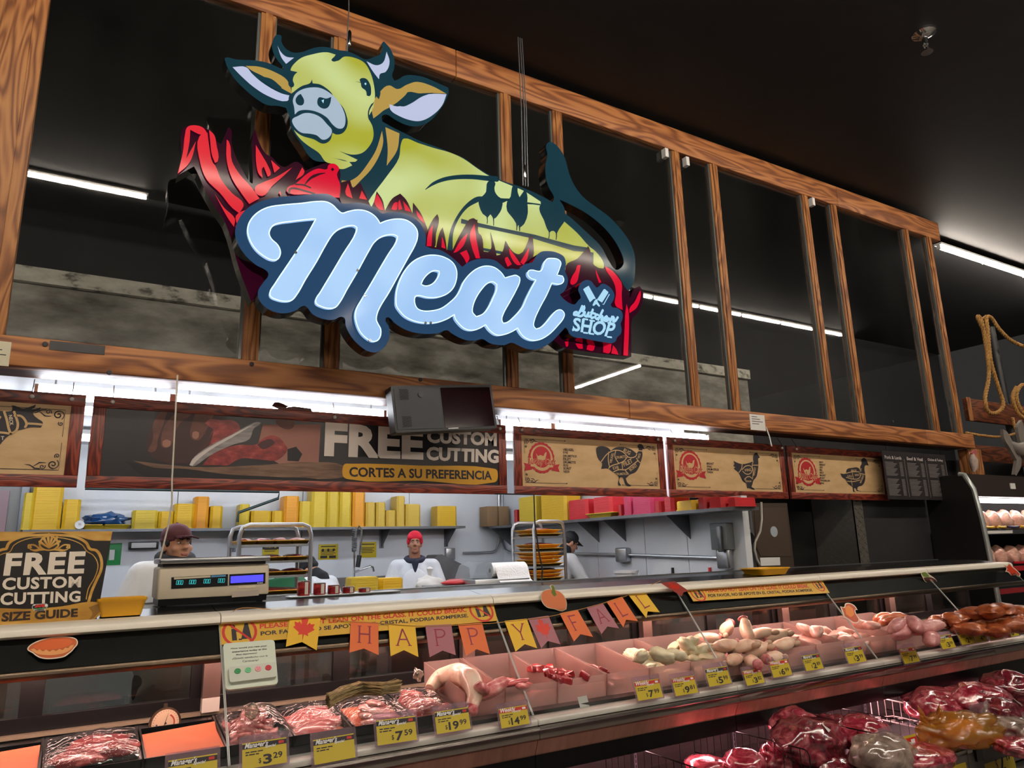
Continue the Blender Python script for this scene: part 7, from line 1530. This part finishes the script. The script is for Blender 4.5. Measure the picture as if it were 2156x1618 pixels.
def crinkle(name, mat, w_, h, loc, rz, label, amp=.03, seed=1, tilt=1.1, group=None, par=None):
    n = 12; vs = [((i/n-.5)*w_, amp*mnoise.noise(V((i*.45+seed, j*.45, seed)))+amp*.2*mnoise.noise(V((i*.8, j*.8, seed*2))), (j/n)*h*(.75+.35*math.sin(i*.32+seed))) for j in range(n+1) for i in range(n+1)]
    N = len(vs); vs += [(x, y+.003, z) for x, y, z in vs]
    fs = [(j*(n+1)+i, j*(n+1)+i+1, (j+1)*(n+1)+i+1, (j+1)*(n+1)+i) for j in range(n) for i in range(n)]; fs += [tuple(v+N for v in reversed(f)) for f in fs]
    o = MB().add(vs, fs).build(name, mat, par, smooth=True, world=False); o.location = loc; o.rotation_euler = (tilt-1.1, 0, R_(rz)); return tag(o, label, 'plastic bag') if label else o
m_ybag = M_glass('yellow_bag', 'f0c468', .1, .12, .42, 'e3b250', bump=((14, 14, 14), .6)); m_clr = M_glass('clear_bag', 'e8e0dc', .12, .1, .4, 'd8ccc6', bump=((14, 14, 14), .6))
c = onZ(2020, 1538, .34); o = lump('poultry_bag', m_ybag, (.34, .15, .11), 77, .35, 1.8, 4); o.location = c; o.rotation_euler.z = -.1; tag(o, 'yellow plastic bag with poultry lying across the lower case', 'plastic bag')
crinkle('bag_flap', m_ybag, .16, .2, (-.27, -.02, .03), -20, None, .035, 3, 1.0, par=o); crinkle('bag_mouth', m_clr, .13, .13, (.26, -.02, .02), 20, None, .035, 5, 1.2, par=o)
q = lump('poultry', m_chick, (.2, .09, .06), 78, .2, 1.5, 3, parent=o)
c = onZ(1640, 1612, .25); crinkle('printed_bag', m_clr, .13, .14, c, 15, 'clear plastic bag with a blue print in front of the largest meat', .02, 9, 1.0)
f = Flat(Pl(c+V((.0, -.03, .02)), (1, .2, 0), (0, .1, 1))); f.rib([(0, 0), (.01, .05), (-.005, .09)], [.012, .02, .008], .0); f.build('blue_print', M('print_blue', '2a4aa0', .5), bpy.data.objects['printed_bag'])
# price tags hung on the lower lip
price_tag((2082, 1650), (2142, 1628), 'W', '2.49', 'tall red headed weekly price tag at the right end of the lower lip', 2.965, 1.0, (0, .1, 1), 'x')
price_tag((1980, 1668), (2042, 1645), 'W', '', 'weekly price tag second from the right on the lower lip', 2.965, .85, (0, .1, 1), 'x')
price_tag((1880, 1672), (1950, 1648), 'W', '', 'weekly price tag third from the right on the lower lip', 2.965, .8, (0, .1, 1), 'x')
for x in (1965, 2060, 2128):
    p = onY(x, 1600, 2.97); tag(box('rail_clip', m_blackpl, p.x-.04, p.x+.04, 2.955, 2.97, .13, .2), 'black tag clip on the lower price rail '+{1965: 'left of the middle tag', 2060: 'between two weekly tags', 2128: 'at the right edge'}[x], 'clip', 'tag clips on the lower rail')
# ---------------------------------------------------------------- upright cooler to the right, with its end panel
XE = 9.36
E_ = lambda x, y: onX(x, y, XE)
cl_ = thing('upright_cooler', (XE, 4.9, 0), 'upright open cooler with packed chicken beyond the counter end', 'cooler')
pa, pb, pc, pd = E_(2028, 1000), E_(2048, 1030), E_(2066, 1095), E_(2086, 1190)
yf = pd.y; yb_ = 5.34
MB().prism([(yb_, 0), (yb_, pa.z), (pa.y, pa.z), (pb.y, pb.z), (pc.y, pc.z), (pd.y, pd.z), (pd.y-.02, 0)], XE, XE+.05).build('end_panel', M('end_black', '141213', .4), cl_)
m_etr = M('end_trim', 'aab0ad', .3, .5)
MB().tube([(XE+.02, pa.y+.06, pa.z+.01), (XE+.02, pa.y, pa.z), tuple(pb+V((.02, 0, 0))), tuple(pc+V((.02, 0, 0))), tuple(pd+V((.02, 0, 0))), (XE+.02, pd.y-.02, .3)], .03, 8).build('edge_trim', m_etr, cl_, True)
h0, h1 = onY(2110, 1046, yf+.08).z, onY(2090, 1000, yf+.08).z
MB().prism([(yf+.12, h0), (yf+.12, h1), (yb_, h1), (yb_, h0)], XE+.05, 14).build('header', M('header_brown', '2c221f', .5), cl_)
box('header_label', m_paper, onY(2130, 1025, yf+.1).x, onY(2140, 1025, yf+.1).x, yf+.11, yf+.12, onY(2135, 1030, yf+.1).z, onY(2135, 1018, yf+.1).z, cl_)
MB().tube([(XE+.1, yf+.25, h0-.04), (14, yf+.25, h0-.04)], .03, 8).build('cooler_lamp', M('cooler_lamp', 'ffffff', .5, emit=14, ehx='fff2ee'), cl_)
box('back', M('cooler_back', '3a3432', .6), XE+.05, 14, yb_+.2, yb_+.3, 0, h0, cl_); box('base', M('cooler_base', '1a1616', .5), XE+.05, 14, yf, yb_+.2, 0, .5, cl_); box('roof', M('cooler_base', '1a1616', .5), XE+.05, 14, yb_, yb_+.3, h0, h0+.05, cl_)
zsh = [onY(2100, 1118, yf+.1).z, onY(2120, 1196, yf+.1).z]
m_red2 = M('rail_red', 'a01c24', .5)
for k, z in enumerate((zsh[0], zsh[1], .95)):
    s = box('shelf', m_dsteel, XE+.05, 14, yf+.14, yb_+.2, z-.03, z, cl_); box('price_rail', m_alu if k == 0 else m_red2, XE+.05, 14, yf+.08, yf+.14, z-.045, z+.01, s)
    box('rail_tag', m_paper, XE+.15, XE+.8, yf+.076, yf+.08, z-.035, z, s) if k == 0 else None
m_ck = M_mix('packed_chicken', [(.35, 'cf8f80'), (.55, 'e6b8a4'), (.75, 'f2dccc')], (9, 9, 14), 5, .2, 1.0, .4, coat=.8)
m_ckb = {0: M('band_yellow', 'd8a81c', .4), 1: M('band_red', 'b8182a', .4), 2: M('band_dark', '2a2a4a', .4)}
for r, z in enumerate((zsh[0], zsh[1])):
    for k in range(9):
        w_ = .26; x = XE+.22+k*.3; o = lump('chicken_pack', m_ck, (.135, .09, .13), 140+(k+r*4) % 6, .2, 1.5, 3); o.location = (x, yf+.3, z+.135); o.rotation_euler = (-.2, 0, .1*(k % 3-1))
        tag(o, 'clear pack of chicken pieces, %s from the end panel on the %s cooler shelf' % (['first', 'second', 'third', 'fourth', 'fifth', 'sixth', 'seventh', 'eighth', 'ninth'][k], ('upper', 'lower')[r]), 'chicken pack', 'chicken packs on the %s shelf' % ('upper', 'lower')[r])
        MB().tube([(-.12, -.075, -.105), (0, -.1, -.115), (.12, -.075, -.105)], .016, 6).build('coloured_band', m_ckb[r if (k+r) % 4 != 3 else 2], o, True, world=False)
# ---------------------------------------------------------------- rope and timber display above the cooler
YD = 5.42
m_rail2 = M_wood('rail_timber', '3a1c10', '5f3019', '824626', 0, 1.5)
rails = thing('timber_rail', (onY(2032, 860, YD).x, YD, 2.3), 'dark timber rail display with posts above the cooler', 'timber rail')
for y0, y1 in ((838, 884), (935, 975)):
    A, B = onY(2034, y0, YD), onY(2034, y1, YD); box('rail', m_rail2, A.x, 13, YD, YD+.06, B.z, A.z, rails, .006); box('rail_end', m_stud, A.x-.01, A.x+.09, YD-.012, YD, B.z-.01, A.z+.01, rails, .003)
pp0, pp1 = onY(2085, 690, 5.55), onY(2130, 905, 5.55)
t = MB().tube([pp0, (pp1.x, 5.55, 2.3)], .06, 12).build('black_post', M('post_black', '17181b', .5), None, True); tag(t, 'black round post standing behind the hanging rope', 'post')
def rope(name, pts, r, label, par=None, cat='rope', group=None):
    """three twisted strands"""
    C = cr2(pts, 10); L = [0]
    for a, b in zip(C, C[1:]): L.append(L[-1]+(b-a).length)
    t = thing(name, C[-1], label, cat, group) if par is None else par
    for k in range(3):
        P = []
        for i, p in enumerate(C):
            d = (C[min(i+1, len(C)-1)]-C[max(i-1, 0)]).normalized(); x = d.cross(V((.3, -.9, .2))).normalized(); y = d.cross(x); a = L[i]/r*1.15+k*2.094; P.append(p+(x*math.cos(a)+y*math.sin(a))*r*.5)
        MB().tube(P, r*.56, 6).build('strand', m_rope, t, True)
    return t
ry = lambda Y, *P: [onY(x, y, Y) for x, y in P]
rope('hanging_rope', ry(5.2, (2068, 690), (2058, 668), (2066, 675), (2076, 730), (2082, 790), (2074, 840), (2082, 868), (2102, 868), (2112, 850), (2100, 810), (2086, 760), (2080, 700), (2076, 665)), .028, 'thick tan rope looped over the black post and hanging down')
rope('swag_rope', ry(5.25, (2070, 672), (2085, 668), (2105, 695), (2130, 718), (2165, 732), (2230, 740)), .028, 'thick tan rope swagging away to the right from the post')
rope('low_rope', ry(5.15, (2034, 912), (2070, 918), (2110, 920), (2160, 908), (2240, 890)), .02, 'thin tan rope stretched along under the upper rail')
rope('coiled_rope', ry(5.12, (2140, 815), (2132, 840), (2145, 872), (2165, 880), (2180, 850), (2165, 818), (2150, 812), (2140, 835), (2152, 868), (2172, 872)), .028, 'coiled tan rope hanging over the upper rail at the right edge')
rope('rope_tail', ry(5.18, (2132, 880), (2138, 905), (2150, 935), (2162, 940)), .022, 'short rope end hanging below the upper rail')
# grey decorative shark
m_shark = M('shark_grey', '77706a', .45, var=(6, .15)); c = onY(2140, 945, 4.85)
t = thing('shark_figure', (c.x, 4.95, 2.3), 'grey shark figure with raised tail fin on top of the cooler', 'figure')
S = onY
body = [(S(2120, 930, 4.95), .03), (S(2140, 945, 4.9), .08), (S(2165, 950, 4.9), .13), (S(2200, 950, 4.95), .16), (S(2250, 955, 5.0), .13), (S(2290, 965, 5.0), .05)]
MB().tube([p for p, r in body], [r for p, r in body], 14).build('body', m_shark, t, True)
def fin(s, d): f = Flat(YP(4.93)); f.poly([cr([(q.x, q.z) for q in (onY(x, y, 4.93) for x, y in nums(s))])], d, d-.04); return f.build('fin', m_shark, t)
fin('2107 905 2115 910 2130 935 2140 950 2146 975 2135 1003 2131 1000 2136 970 2122 945 2110 925', .03); fin('2150 950 2140 900 2148 885 2165 935', .02); fin('2150 960 2165 990 2185 1000 2180 965', .03)
c = onY(2050, 970, 4.75)
t = thing('fish_ornament', c, 'small pale fish ornament hanging at the end of the timber beam', 'ornament')
o_ = MB().tube([onY(2046, 955, 4.9), onY(2049, 970, 4.9), onY(2052, 985, 4.9), onY(2050, 995, 4.9)], [.02, .055, .045, .01], 10).build('body', M('fish_pale', 'a8968c', .4, var=(20, .3)), t, True)
f = Flat(YP(4.9)); f.poly([[(q.x, q.z) for q in (onY(x, y, 4.9) for x, y in nums('2042 955 2050 962 2055 953 2048 948'))]], .02, .0); f.build('tail', M('fish_pink', 'a8545a', .4), t)
MB().tube([onY(2047, 955, 4.9), (onY(2047, 930, 4.9).x, 5.0, zb0)], .003, 4).build('string', m_ink, t)
